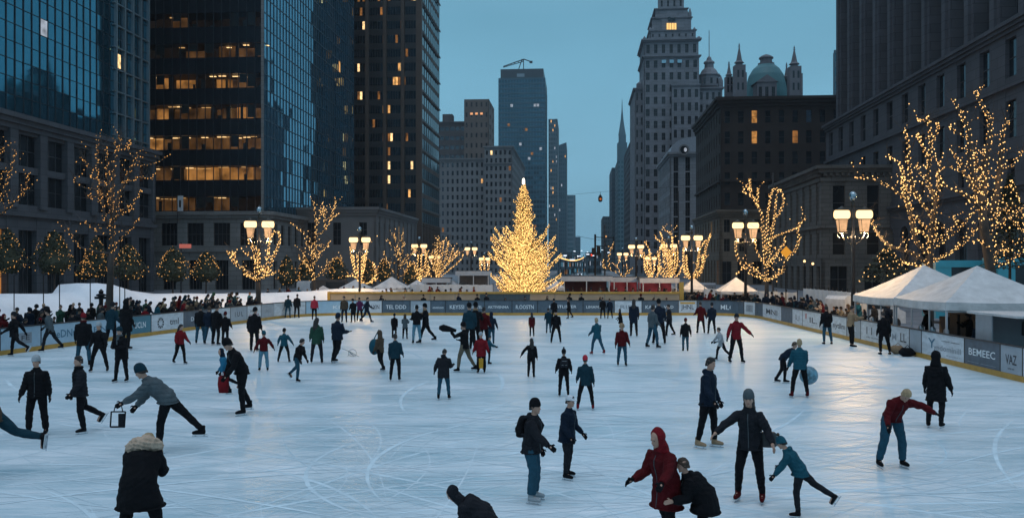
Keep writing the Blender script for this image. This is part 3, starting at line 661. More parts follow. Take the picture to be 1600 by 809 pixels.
bb, O, W, z1 = simple('slab_building', 'dark brown flat slab behind the pale blocks', 686, 727, 425, 40, 190, BRICKD, 5, 16, .8, .4, None, lit=0.0, glass=GLASS_D); bb.wall.obox(O + V * 1 + U * 4 + ZZ * (z1 - .5), V * 5, U * 6, ZZ * 5); bb.finish(BRICKD)
bb, O, W, z1 = simple('brick_tower', 'plain brown tower with three columns of small windows and a lit row near its top', 725, 764, 420, 26, 155, BRICKM, 5, 17, .36, .45, (1, 2), lit=.0, cornice=False)
lm = MB(); 
for k in (1, 2, 3): lm.obox(O + V * (W / 5 * (k + .25)) - U * .12 + ZZ * (z1 - 7.6), V * (W / 5 * .5), U * .1, ZZ * 1.0)
lm.build('lit_windows', emat('lit_orange', (1, .45, .2), 1.0), bb.root); bb.finish(BRICKM)
# blue tower with roof crane
p0 = P(779, 122, 560); O = Vector((p0.x, 562, 0)); W = P(852, 0, 560).x - p0.x; z1 = p0.z
bb = Bld('blue_glass_tower', 'tall blue glass tower with a crane on its roof behind the fir', (O.x, O.y, 0))
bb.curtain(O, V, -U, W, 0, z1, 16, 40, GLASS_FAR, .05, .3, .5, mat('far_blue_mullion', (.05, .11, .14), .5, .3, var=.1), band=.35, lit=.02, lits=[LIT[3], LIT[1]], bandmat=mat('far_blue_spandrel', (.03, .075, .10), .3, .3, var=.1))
bb.curtain(O + V * W, U, V, 34, 0, z1 - 5, 10, 38, GLASS_FAR, .05, .3, .5, mat('far_blue_mullion', (.05, .11, .14), .5, .3, var=.1))
bb.core(O, V, -U, W, 34, 0, z1, .5); bb.wall.obox(O + V * 1.2 + U * 1 + ZZ * z1, V * (W - 2.4), U * 30, ZZ * 6.3)
bb.trim.obox(O + V * 12 + U * .8 + ZZ * (z1 + 1), V * 5, U * .2, ZZ * 2.2)
bb.finish(mat('tower_crown', (.03, .045, .055), .5, var=.1), STEEL_L)
cr = MB(); c_ = P(818, 108, 570)
for s in (-3.2, 0): cr.tube([c_ + Vector((s, 0, 0)), c_ + Vector((s * .3, 0, 6.6))], .3, 5)
cr.tube([c_ + Vector((0, 0, 6.4)), c_ + Vector((-13.5, 0, 1.6))], .35, 5); cr.tube([c_ + Vector((0, 0, 5.0)), c_ + Vector((-13.5, 0, 1.0))], .25, 5); cr.tube([c_ + Vector((0, 0, 6.6)), c_ + Vector((5, 0, 4.8))], .35, 5)
cr.cbox(c_ + Vector((5, 0, 3.9)), 2, 1.5, 1.3)
for k in range(5): cr.tube([c_ + Vector((-2.6 * k, 0, 6.4 - .93 * k)), c_ + Vector((-2.6 * k - 1.3, 0, 4.6 - .8 * k))], .15, 4)
solo(cr, 'roof_crane', IRON, 'dark lattice crane on the roof of the blue glass tower', 'crane')
for nm, lb, a, b_, d, y, m, nc, nr_, lt in (
    ('slim_tower', 'slim grey tower with lit window column right of the blue tower', 857, 871, 660, 186, 'far_tower_grey', 5, 34, .10),
    ('slim_tower', 'narrow dark blue tower right of the slim grey tower', 870, 885, 740, 228, 'far_tower_blue', 5, 30, .02),
    ('slim_tower', 'low banded tower at the far end of the avenue, left side', 884, 899, 860, 305, 'far_tower_grey', 1, 16, .0),
    ('slim_tower', 'smallest distant block at the end of the avenue, left side', 899, 907, 1000, 370, 'far_tower_blue', 2, 8, .0),
    ('distant_block', 'distant grey block at the foot of the spired towers on the right', 942, 959, 640, 338, 'far_tower_grey', 5, 12, .01),
    ('distant_block', 'distant teal glass block left of the needle spire', 956, 966, 600, 262, 'far_tower_blue', 3, 22, .0),
    ('dark_slab', 'thin dark slab tower beside the stone skyscraper', 984, 992, 380, 222, 'far_slab', 2, 20, .01)):
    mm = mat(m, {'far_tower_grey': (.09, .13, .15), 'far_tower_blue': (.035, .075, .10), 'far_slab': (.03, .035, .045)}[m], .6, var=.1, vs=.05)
    bb, O, W, z1 = simple(nm, lb, a, b_, d, 50, y, mm, nc, nr_, .6, .55, (1 if a < 905 else -1, 8), lit=lt, glass=GLASS_FAR2 if m != 'far_slab' else GLASS_K, cornice=False, dep=.6, lits=[LIT[3], LIT[0]])
    if nm == 'slim_tower' and a == 870: bb.roof.add([O + ZZ * z1, O + V * W + ZZ * z1, O + V * W + ZZ * (z1 + 3), O + U * 50 + ZZ * z1, O + U * 50 + V * W + ZZ * z1, O + U * 50 + V * W + ZZ * (z1 + 3)], [(0, 1, 2), (3, 5, 4), (0, 2, 5, 3), (1, 4, 5, 2), (0, 3, 4, 1)])
    bb.finish(mm)
# needle spire
d = 560; p0, p1 = P(965, 205, d), P(984, 205, d); bb = Bld('spired_tower', 'teal tower with a tall needle spire right of the avenue gap', (p0.x, d, 0))
Wn = p1.x - p0.x; zb = P(0, 250, d).z; TE = mat('spire_teal', (.06, .12, .145), .5, var=.1, vs=.1)
bb.facade(Vector((p0.x, d, 0)), V, -U, Wn, 0, zb, 4, 24, .6, .55, lit=0, frame=False, glass=GLASS_FAR2, dep=.5); bb.facade(Vector((p0.x, d, 0)) + U * 40, -U, -V, 40, 0, zb, 8, 24, .6, .55, lit=0, frame=False, glass=GLASS_FAR2, dep=.5)
bb.wall.obox(Vector((p0.x, d, 0)) + V * .6 + U * .6, V * (Wn - 1.2), U * 38, ZZ * (zb - .3))
cx = (p0.x + p1.x) / 2 - .4
for w_, ya, yb in ((6.0, 250, 222), (4.4, 222, 210)): bb.wall.box(cx - w_ / 2, cx + w_ / 2, d + 2, d + 2 + w_, P(0, ya, d).z - .2, P(0, yb, d).z)
bb.roof.lathe((cx, d + 5, P(0, 210, d).z), [(2.6, 0), (1.9, 4), (1.0, 10), (.35, 17), (.12, 24)], 8)
bb.finish(TE, TE, TE)

# --- B9: stone skyscraper with tiered crown
d = 300.0; k_ = F / d
b9 = Bld('stone_skyscraper', 'tall grey stone skyscraper with a stepped crown and one lit gable window', (P(1006, 0, d).x, d, 0))
def blk(px0, px1, ya, yb, nc, nrw, fw=.46, fh=.6, dd=d, D=22, corn=.8, lit=.004, dep=.5, glass=GLASS_K, m=(1, 1), out=.7, sidewin=True):
    p0, p1 = P(px0, yb, dd), P(px1, yb, dd); W = (p1.x - p0.x) / V.x; O = Vector((p0.x, dd, 0)); z0 = max(0, P(0, ya, dd).z); z1 = p0.z
    b9.facade(O, V, -U, W, z0, z1 - corn, nc, nrw, fw, fh, dep=dep, lit=lit, glass=glass, frame=True, mull=m)
    if sidewin: b9.facade(O + U * D, -U, -V, D, z0, z1 - corn, max(2, int(nc * D / W)), nrw, fw, fh, dep=dep, lit=lit, glass=glass, frame=False)
    b9.wall.obox(O + V * (dep + .04) + U * (dep + .02) + ZZ * z0, V * (W - dep - .05), U * (D - dep - .02), ZZ * (z1 - z0 - .2))
    b9.cornice(O, V, -U, W, z1 - corn, corn, out, .8, 2); b9.cornice(O + U * D, -U, -V, D, z1 - corn, corn, out, .8, 2, ext=0)
    return O, W, z0, z1
blk(1006, 1091, 430, 88, 7, 18); blk(1006.5, 1090, 88, 62, 7, 1, .42, .62, dd=d + .3, corn=1.0, out=1.0)
blk(1015, 1086, 62, 48, 7, 1, .25, .4, dd=d + 2, D=18, corn=.5, out=.4); O, W, z0, z1 = blk(1019, 1079, 48, 28, 3, 1, .01, .3, dd=d + 3, D=15, corn=.6, out=.5, sidewin=False)
blk(1024, 1073, 28, 14, 3, 1, .01, .3, dd=d + 4.5, D=12, corn=.5, out=.5, sidewin=False); blk(1029, 1068, 14, -20, 4, 2, .3, .6, dd=d + 6, D=9, corn=.5, out=.3, sidewin=False)
# gable with the lit window
px0, px1 = 1037, 1061; q0, q1 = P(px0 - 3, 48, d + 2.6), P(px1 + 3, 48, d + 2.6); zt_ = P(0, 17, d + 2.6).z; ze = P(0, 27, d + 2.6).z
b9.trim.add([(q0.x, d + 2.5, q0.z - 1), (q1.x, d + 2.1, q0.z - 1), (q1.x, d + 2.1, ze), ((q0.x + q1.x) / 2, d + 2.3, zt_), (q0.x, d + 2.5, ze)] + [(q0.x, d + 4.5, q0.z - 1), (q1.x, d + 4.5, q0.z - 1), (q1.x, d + 4.5, ze), ((q0.x + q1.x) / 2, d + 4.5, zt_), (q0.x, d + 4.5, ze)],
            [(0, 1, 2, 3, 4), (9, 8, 7, 6, 5), (0, 5, 6, 1), (1, 6, 7, 2), (2, 7, 8, 3), (3, 8, 9, 4), (4, 9, 5, 0)])
lw = MB(); xm = (q0.x + q1.x) / 2
for k in range(4): lw.box(xm - 1.75 + k * .9, xm - 1.05 + k * .9, d + 2.0, d + 2.06, P(0, 44, d).z, P(0, 34, d).z)
lw.build('lit_window', emat('lit_gable', (1, .6, .2), 1.3), b9.root)
lw = MB(); lw.box(xm - 1.3, xm + 1.3, d + 2.0, d + 2.06, P(0, 31, d).z, P(0, 24, d).z); lw.build('dark_arch', GLASS_K, b9.root)
# three pale arched windows
lw = MB()
for k in (2, 3, 4): x_ = P(1006 + 85 / 7 * (k + .5), 0, d).x; lw.box(x_ - .75, x_ + .75, d - .55 - (x_ - P(1006, 0, d).x) * .0785, d - .45 - (x_ - P(1006, 0, d).x) * .0785, P(0, 100, d).z, P(0, 95, d).z)
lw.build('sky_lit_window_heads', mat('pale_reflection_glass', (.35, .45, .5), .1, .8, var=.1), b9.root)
blk(992, 1006, 430, 138, 2, 15, .4, .6, dd=d + 6, D=30); blk(1050, 1093, 430, 132, 4, 14, .46, .6, dd=d - 2.5, D=8, out=.4); blk(1091, 1128, 430, 137, 4, 15, .44, .6, dd=d - 1, D=20)
# pinnacles, turret, mast
def pinn(x, ya, yb, dd, w_=1.2): c_ = P(x, ya, dd); h_ = P(0, yb, dd).z - c_.z; b9.trim.cbox((c_.x, dd, c_.z), w_, w_, h_ * .6); b9.trim.lathe((c_.x, dd, c_.z + h_ * .6), [(w_ * .6, 0), (w_ * .35, h_ * .2), (.1, h_ * .4)], 6)
pinn(999, 138, 128, d + 8, 2); pinn(1126, 138, 118, d + 1, 1.4)
for x in (1016, 1020, 1085): pinn(x, 50, 43, d + 2.5, .9)
for x in (1007, 1091, 1093): pinn(x, 64, 57, d + 2, .9)
for x in (1073, 1078): pinn(x, 32, 13, d + 4, 1.0)
c_ = P(1108, 137, d + 6); h1 = P(0, 120, d + 6).z - c_.z
b9.trim.lathe(c_, [(3.6, 0), (3.6, h1), (4.0, h1), (4.0, h1 + .5), (3.3, h1 + .8), (2.7, h1 + 2.0), (1.7, h1 + 3.0), (1.6, h1 + 4.6), (2.0, h1 + 4.7), (1.9, h1 + 5.2), (1.0, h1 + 5.8), (.8, h1 + 6.6), (.15, h1 + 7.4), (.12, h1 + 16.5)], 12)
for a_ in range(5): t_ = R(200 + a_ * 35); b9.wins.append((300, Vector((c_.x + 3.62 * math.cos(t_) - .4, c_.y + 3.62 * math.sin(t_), c_.z + .8)), Vector((.8, 0, 0)), ZZ * 2, Vector((0, -1, 0)), GLASS_K, False, (0, 0), True))
S9 = mat('tower_limestone', (.20, .205, .225), .85, var=.12, vs=.2, brick=(2.6, 1.1)); b9.finish(S9, S9)

# --- B10: grey building with a vaulted roof
d = 235.0; p0 = P(1047, 238, d); b10 = Bld('vaulted_stone_building', 'grey stone building with a rounded attic and a round window, right of the avenue', (p0.x, d, 0)); z1 = p0.z; W = 16
O = Vector((p0.x, d, 0))
b10.facade(O, V, -U, W, 0, 9, 5, 1, .5, .7, lit=0); b10.facade(O, V, -U, W, 9, z1 - 1.2, 5, 6, .40, .93, dep=.7, lit=0.01, mull=(1, 1)); b10.facade(O + U * 34, -U, -V, 34, 0, z1 - 1.2, 10, 7, .42, .7, lit=0, mull=(1, 0))
b10.cornice(O, V, -U, W, z1 - 1.2, 1.2, .7, 1, 2); b10.cornice(O + U * 34, -U, -V, 34, z1 - 1.2, 1.2, .7, 1, 2, ext=0)
b10.wall.obox(O + V * .75 + U * .75, V * (W - .8), U * 32, ZZ * (z1 - .2))
rs = [(0, 0), (.6, 2.0), (2.2, 3.3), (4.5, 4.1), (W / 2 + .5, 4.5), (W - .2, 4.5), (W - .2, 0)]
n_ = len(rs); b10.roof.add([O + V * (x + .1) + U * .5 + ZZ * (z1 + z - .02) for x, z in rs] + [O + V * (x + .1) + U * 32 + ZZ * (z1 + z - .02) for x, z in rs], [tuple(range(n_)), tuple(reversed(range(n_, 2 * n_)))] + [(i, n_ + i, n_ + (i + 1) % n_, (i + 1) % n_) for i in range(n_)])
b10.finish(mat('dull_limestone', (.22, .225, .24), .85, var=.12, vs=.2, brick=(2.2, .9)), None, mat('lead_roof', (.24, .26, .29), .6, .1, var=.1))
rw = MB(); c_ = P(1069, 234, d - 1.6)
for i in range(16):
    a0, a1 = math.tau * i / 16, math.tau * (i + 1) / 16
    rw.add([(c_.x + 1.1 * math.cos(a0), c_.y, c_.z + 1.1 * math.sin(a0)), (c_.x + 1.1 * math.cos(a1), c_.y, c_.z + 1.1 * math.sin(a1)), (c_.x + 1.5 * math.cos(a1), c_.y, c_.z + 1.5 * math.sin(a1)), (c_.x + 1.5 * math.cos(a0), c_.y, c_.z + 1.5 * math.sin(a0))], [(0, 1, 2, 3)])
rw.add([(c_.x + 1.09 * math.cos(math.tau * i / 16), c_.y + .05, c_.z + 1.09 * math.sin(math.tau * i / 16)) for i in range(16)], [tuple(range(16))], 1)
rw.add([(c_.x + .35 + .45 * math.cos(math.tau * i / 8), c_.y - .02, c_.z + .6 * math.sin(math.tau * i / 8)) for i in range(8)], [tuple(range(8))], 2)
rw.build('round_window', [STONE3, GLASS_K, LIT[3]], b10.root)

# --- domed church with spires
d = 262.0; CH = mat('church_stone', (.12, .115, .125), .85, var=.15, vs=.3); COP = mat('green_copper', (.03, .13, .145), .55, var=.15, vs=.15)
bc = Bld('domed_church', 'church with a green copper dome between dark pointed spires above the dark brown block', (P(1135, 0, d).x, d, 0))
p0, p1 = P(1132, 150, d), P(1252, 150, d); bc.wall.box(p0.x, p1.x, d + 2, d + 30, 0, p0.z)
c_ = P(1197, 156, d + 10); sc_ = (d + 10) / F; r_ = 33 * sc_
bc.roof.lathe((c_.x, c_.y, c_.z), [(r_, 0), (r_ * .99, 8 * sc_), (r_ * .93, 22 * sc_), (r_ * .80, 37 * sc_), (r_ * .62, 47 * sc_), (r_ * .42, 53 * sc_), (r_ * .34, 55 * sc_)], 32)
dm = MB(); dm.lathe((c_.x, c_.y, c_.z + 54 * sc_), [(2.6, 0), (2.6, .5), (1.9, .6), (1.9, 1.9), (2.3, 2.0), (2.3, 2.3), (1.5, 2.9), (.3, 3.4)], 12); dm.build('lantern', CH, bc.root)
def spire(px, ybase, yeave, ytip, wpx, dd, cross=True):
    c = P(px, ybase, dd); s_ = dd / F; w_ = wpx * s_; z_e = P(0, yeave, dd).z; z_t = P(0, ytip, dd).z
    bc.wall.cbox((c.x, dd, c.z - 6), w_, w_, z_e - c.z + 6)
    for sx_ in (-1, 1):
        bc.trim.cbox((c.x + sx_ * w_ * .5, dd - w_ * .45, c.z - 6), w_ * .2, w_ * .2, (z_e - c.z) * .75 + 6)
    bc.trim.lathe((c.x, dd, z_e), [(w_ * .34, 0), (w_ * .34, (z_t - z_e) * .10), (w_ * .50, (z_t - z_e) * .12), (w_ * .30, (z_t - z_e) * .22), (w_ * .26, (z_t - z_e) * .3), (.12, (z_t - z_e) * .85), (.1, (z_t - z_e))], 8)
    if cross: bc.trim.cbox((c.x, dd, z_t - 1.2), .8, .1, .16); bc.trim.ball((c.x, dd, z_t - .6), .28, 6)
    for k in range(2):
        for q in (-.22, .22): bc.wins.append((dd, Vector((c.x + q * w_ - .3, dd - w_ / 2 - .03, c.z + (z_e - c.z) * (.2 + .4 * k))), Vector((.6, 0, 0)), ZZ * 2.2, Vector((0, -1, 0)), GLASS_K, False, (0, 0), True))
spire(1155, 152, 103, 68, 16, d); spire(1139, 152, 121, 96, 12, d + 6); spire(1241, 152, 105, 72, 17, d); spire(1229, 152, 124, 98, 11, d + 8)
# dormer temple in front of the dome
q0, q1 = P(1183, 155, d + .5), P(1213, 155, d + .5); zt_ = P(0, 128, d).z
bc.facade(Vector((q0.x, d + .5, 0)), V, -U, q1.x - q0.x, q0.z - 2, zt_, 3, 1, .5, .6, lit=0); bc.wall.box(q0.x + .3, q1.x - .3, d + 1.2, d + 8, q0.z - 2, zt_ - .05)
bc.trim.add([(q0.x - .4, d + .2, zt_), (q1.x + .4, d - .2, zt_), ((q0.x + q1.x) / 2, d, zt_ + 2.3), (q0.x - .4, d + 7, zt_), (q1.x + .4, d + 7, zt_), ((q0.x + q1.x) / 2, d + 7, zt_ + 2.3)], [(0, 1, 2), (5, 4, 3), (0, 2, 5, 3), (1, 4, 5, 2), (0, 3, 4, 1)])
bc.finish(CH, CH, COP)

# --- B11: dark brown block
d = 170.0; p0 = P(1126, 153, d); W = (P(1312, 0, d).x - p0.x) / V.x; z1 = p0.z
b11 = Bld('dark_brown_building', 'dark brown block with a heavy cornice, amber windows and pale stone base', (p0.x, d, 0)); O = Vector((p0.x, d, 0)); DS = 36
lev = [(13.0, z1 - 1.8)]
b11.facade(O, V, -U, W, 15.0, z1 - 1.8, 9, 5, .40, .60, dep=.35, lit=0, glass=GLASS_D, mull=(0, 1), skip=lambda i, j: (i, j) in ((2, 4), (2, 3), (6, 4), (5, 3)))
cw = W / 9; ch = (z1 - 1.8 - 15) / 5
def w11(i, j, m): b11.pane(O + V * (cw * (i + .3)) + U * .27 + ZZ * (15 + ch * (j + .2)), V * cw * .4, ZZ * ch * .6, -U, m, True, (0, 1))
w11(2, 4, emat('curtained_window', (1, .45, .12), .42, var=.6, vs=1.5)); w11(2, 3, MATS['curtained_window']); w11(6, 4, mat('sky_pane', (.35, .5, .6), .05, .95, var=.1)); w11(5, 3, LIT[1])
b11.facade(O + U * DS, -U, -V, DS, 15.0, z1 - 1.8, 11, 5, .38, .60, dep=.35, lit=.005, glass=GLASS_D, mull=(0, 1))
b11.cornice(O, V, -U, W, z1 - 1.8, 1.8, 1.1, 1.2, 3); b11.cornice(O + U * DS, -U, -V, DS, z1 - 1.8, 1.8, 1.1, 1.2, 3, ext=0)
b11.wall.obox(O + V * .4 + U * .4 + ZZ * 12, V * (W - .6), U * (DS - .5), ZZ * (z1 - 12.2)); b11.wall.obox(O + V * 20 + U * 10 + ZZ * z1, V * .8, U * .8, ZZ * 1.5)
lo = MB(); WB = mat('brown_sandstone_base', (.17, .135, .10), .8, var=.12, vs=.3, brick=(1.8, .7))
b11.facade(O - U * .3 - V * .3, V, -U, W, 0, 6, 8, 1, .6, .75, dep=.6, mb=lo, lit=.2, zoff=.1, lits=[WARM]); b11.facade(O - U * .3 - V * .3, V, -U, W, 6, 13.6, 8, 2, .4, .66, dep=.6, mb=lo, lit=.0)
b11.facade(O - V * .3 + U * DS, -U, -V, DS + .3, 0, 6, 9, 1, .6, .8, dep=.6, mb=lo, lit=.2, zoff=.1, lits=[WARM]); b11.facade(O - V * .3 + U * DS, -U, -V, DS + .3, 6, 13.6, 9, 2, .40, .7, dep=.6, mb=lo, lit=.02)
b11.cornice(O - U * .3 - V * .3, V, -U, W, 13.6, 1.3, .7, 1.0, 3, mb=lo); b11.cornice(O - V * .3 + U * DS, -U, -V, DS, 13.6, 1.3, .7, 1.0, 3, ext=0, mb=lo)
lo.obox(O + V * .35 + U * .35, V * (W - .9), U * (DS - .7), ZZ * 12); lo.build('stone_base', WB, b11.root)
b11.trim.obox(O - V * .45 - U * .4 + ZZ * 20.5, V * W, U * .8, ZZ * .4); b11.trim.obox(O - V * .45 - U * .4 + ZZ * 20.5, V * .8, U * DS, ZZ * .39)
b11.finish(BROWNB, BROWNB)

# --- B12: low classical stone building
d = 120.0; p0 = P(1284, 268, d); z1 = P(0, 259, d).z; O = Vector((p0.x, d, 0)); W = 14; DS = 30
b12 = Bld('classical_stone_building', 'low classical stone building with banded masonry behind the right street lamps', (O.x, O.y, 0))
for (o_, dx, n_, wd, nc) in ((O, V, -U, W, 3), (O + U * DS, -U, -V, DS, 8)):
    b12.facade(o_, dx, n_, wd, 9.6, z1 - 2.2, nc, 1, .36, .8, dep=.45, lit=0, mull=(0, 1), pier_out=.1); b12.facade(o_, dx, n_, wd, 4.8, 9.0, nc, 1, .36, .72, dep=.45, lit=0, mull=(0, 1), pier_out=.05); b12.facade(o_, dx, n_, wd, 0, 4.6, nc, 1, .5, .8, dep=.45, lit=.0, zoff=.05, mull=(1, 1))
    b12.wall.obox(o_ - n_ * .5 + ZZ * 9.0, dx * wd, n_ * .55, ZZ * .6); b12.wall.obox(o_ - n_ * .5 + ZZ * 4.6, dx * wd, n_ * .5, ZZ * .2)
    b12.cornice(o_, dx, n_, wd, 9.1, .45, .35, .4, 1, ext=0 if dx is not V else None); b12.cornice(o_, dx, n_, wd, z1 - 2.2, .5, .25, .6, 1, ext=0 if dx is not V else None); b12.cornice(o_, dx, n_, wd, z1 - 1.0, 1.0, .9, 1.4, 2, ext=0 if dx is not V else None)
    b12.wall.obox(o_ - n_ * .6 + ZZ * (z1 - 1.75), dx * wd, n_ * .6, ZZ * .8)
    for k in range(int(wd / .8)): b12.trim.obox(o_ + dx * (k * .8 + .2) + ZZ * (z1 - 1.45), dx * .35, n_ * .5, ZZ * .42)
b12.wall.obox(O + V * .55 + U * .55, V * (W - .6), U * (DS - .6), ZZ * (z1 - .3))
b12.finish(STONE4)

# --- B13: huge right stone building
C = Vector((55.2, 150, 0)); L13 = 84.0; O = C
b13 = Bld('stone_office_building', 'huge grey stone office building with tall vertical piers filling the right edge', (C.x, C.y, 0)); dx = -U; n_ = -V; NB = 15; bw = L13 / NB
b13.facade(O, dx, n_, L13, 22.3, 27.2, NB, 1, .40, .80, dep=.5, lit=0, glass=GLASS_D, mull=(0, 1)); b13.facade(O, dx, n_, L13, 15.5, 21.6, NB, 1, .40, .62, dep=.5, lit=.0, mull=(0, 1)); b13.facade(O, dx, n_, L13, 12.0, 15.2, NB, 1, .28, .6, dep=.5, lit=0, mull=(0, 1))
b13.wall.obox(O - n_ * .5 + ZZ * 21.6, dx * L13, n_ * .5, ZZ * .7); b13.wall.obox(O - n_ * .5 + ZZ * 15.2, dx * L13, n_ * .5, ZZ * .3)
b13.cornice(O, dx, n_, L13, 21.65, .45, .35, .4, 1); b13.cornice(O, dx, n_, L13, 27.2, 1.2, .6, 1.0, 3); b13.cornice(O, dx, n_, L13, 11.3, .7, .5, .9, 2)
# arcade with arched openings
for i in range(NB):
    x0 = i * bw; c0 = x0 + bw / 2; r_ = bw * .27; zs = 7.6; base = O + dx * 0
    b13.wall.obox(O + dx * x0 - n_ * .6, dx * (bw / 2 - r_), n_ * .6, ZZ * 11.3); b13.wall.obox(O + dx * (c0 + r_) - n_ * .6, dx * (bw / 2 - r_), n_ * .6, ZZ * 11.3)
    K = 10; pts = [(c0 - r_ * math.cos(math.pi * j / K), zs + r_ * math.sin(math.pi * j / K)) for j in range(K + 1)]
    for j in range(K):
        (xa, za), (xb, zb_) = pts[j], pts[j + 1]
        A_, B_2, C_, D_ = O + dx * xa + ZZ * za, O + dx * xb + ZZ * zb_, O + dx * xb + ZZ * 11.3, O + dx * xa + ZZ * 11.3
        b13.wall.quad(A_, B_2, C_, D_); b13.wall.quad(A_ - n_ * .6, B_2 - n_ * .6, B_2, A_)
        b13.trim.obox(A_ + n_ * .002, (B_2 - A_), n_ * .08, (B_2 - A_).normalized().cross(n_) * (.35 if (B_2 - A_).normalized().cross(n_).z > 0 else -.35))
    b13.pane(O + dx * (c0 - r_) - n_ * .5 + ZZ * .5, dx * (2 * r_), ZZ * (zs + r_ - .3), n_, GLASS_K, True, (1, 2))
b13.core(O, dx, n_, L13, 45, 0, 28.2, .65)
# upper giant piers, set back from the far end
O2 = O + dx * 5.6 - n_ * .8; LU = L13 - 5.6; NU = 13; 
b13.curtain(O2 - n_ * 1.5, dx, n_, LU, 28.6, 84.6, NU * 3, 13, GLASS_D, .004, .16, .10, mat('pier_bronze', (.03, .032, .036), .5, .3, var=.05), band=.28, lit=.004, lits=[LIT[1]], bandmat=mat('recessed_spandrel', (.022, .024, .029), .6, var=.1))
b13.wall.obox(O2 - n_ * 1.5 + ZZ * 28.2, dx * LU, n_ * 1.6, ZZ * .5)
for k in range(NU + 1): pm = MB(); pm.obox(O2 + dx * (k * LU / NU - 1.15) - n_ * 1.48 + ZZ * 28.4, dx * 2.3, n_ * 1.75, ZZ * 57); pm.obox(O2 + dx * (k * LU / NU - .5) + n_ * .27 + ZZ * 28.4, dx * 1.0, n_ * .3, ZZ * 57); pm.build('pier', STONER, b13.root)
b13.core(O2, dx, n_, LU, 42, 28.3, 85, 1.62)
b13.facade(O2, U.cross(ZZ).normalized(), U, 40, 28.6, 84.6, 8, 13, .4, .6, dep=.6, lit=0) if False else None
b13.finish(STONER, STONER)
# glimpse of another tower behind
bb, O, W, z1 = simple('distant_block', 'narrow slice of a bluish block beside the top of the huge stone building', 1304, 1325, 230, 2.5, 78, STONER, 3, 16, .6, .6, None, lit=0, glass=GLASS_FAR2, cornice=False)
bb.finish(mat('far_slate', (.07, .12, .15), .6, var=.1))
# ================================================================ trees, lamps, tents, street things
BARK = mat('dark_bark', (.045, .036, .03), .9, var=.25, vs=4, bump=.5, bs=25)
TWIG = mat('twig_bark', (.06, .045, .035), .9, var=.2, vs=4)
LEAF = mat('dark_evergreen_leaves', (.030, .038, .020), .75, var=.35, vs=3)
NEEDLE = mat('glow_tinted_needles', (.13, .10, .03), .7, var=.35, vs=4)  # golden glow of the bulbs is put into the needle colour
BULB = emat('warm_bulbs', (1, .56, .19), 2.9); BULBD = emat('soft_bulbs', (1, .48, .13), 1.4); BULBX = emat('fir_bulbs', (1, .58, .18), 2.9)
CABLE = mat('light_cable', (.03, .04, .02), .6, var=0)
OCT = [(1, 0, 0), (-1, 0, 0), (0, 1, 0), (0, -1, 0), (0, 0, 1), (0, 0, -1)]
OCF = [(0, 2, 4), (2, 1, 4), (1, 3, 4), (3, 0, 4), (2, 0, 5), (1, 2, 5), (3, 1, 5), (0, 3, 5)]
def bulb(mb, c, r, mi=0): mb.add([(c[0] + x * r, c[1] + y * r, c[2] + z * r * 1.15) for x, y, z in OCT], OCF, mi)
bulb_mesh = {}
def bulb_parts(root, pts, r, n_ind=0, mats=(BULB, BULBD)):
    """string bulbs: the nearest as single parts, the rest as one stuff part"""
    Mi = wm(root).inverted(); pts = sorted(pts, key=lambda q: (q - Vector((0, 0, H))).length)
    key = round(r, 3)
    if n_ind and key not in bulb_mesh:
        mb = MB(); bulb(mb, (0, 0, 0), r); me = bpy.data.meshes.new('bulb'); me.from_pydata(mb.v, [], mb.f); me.materials.append(mats[0]); bulb_mesh[key] = me
    for p in pts[:n_ind]:
        o = bpy.data.objects.new('bulb', bulb_mesh[key]); COL.objects.link(o); o.parent = root; o.location = Mi @ p
    mb = MB()
    for p in pts[n_ind:]: bulb(mb, p, r * rnd.uniform(.6, 1.15), 0 if rnd.random() < .72 else 1)
    if mb.v: tag(mb.build('bulbs', list(mats), root), kind='stuff')
def point(name, loc, e_, col=(1, .62, .28), r=.04, parent=None):
    l = bpy.data.lights.new(name, 'POINT'); l.energy = e_; l.color = col; l.shadow_soft_size = r
    o = bpy.data.objects.new(name, l); COL.objects.link(o)
    if parent is not None: o.parent = parent; o.location = wm(parent).inverted() @ Vector(loc)
    else: o.location = loc
    return o
def smooth_pts(pts, step=.35):
    out_ = []
    for i in range(len(pts) - 1):
        p0, p1, p2, p3 = pts[max(i - 1, 0)], pts[i], pts[i + 1], pts[min(i + 2, len(pts) - 1)]
        n_ = max(1, int((p2 - p1).length / step))
        for k in range(n_):
            t_ = k / n_; out_.append(.5 * ((2 * p1) + (p2 - p0) * t_ + (2 * p0 - 5 * p1 + 4 * p2 - p3) * t_ * t_ + (3 * p1 - p0 - 3 * p2 + p3) * t_ ** 3))
    out_.append(pts[-1]); return out_
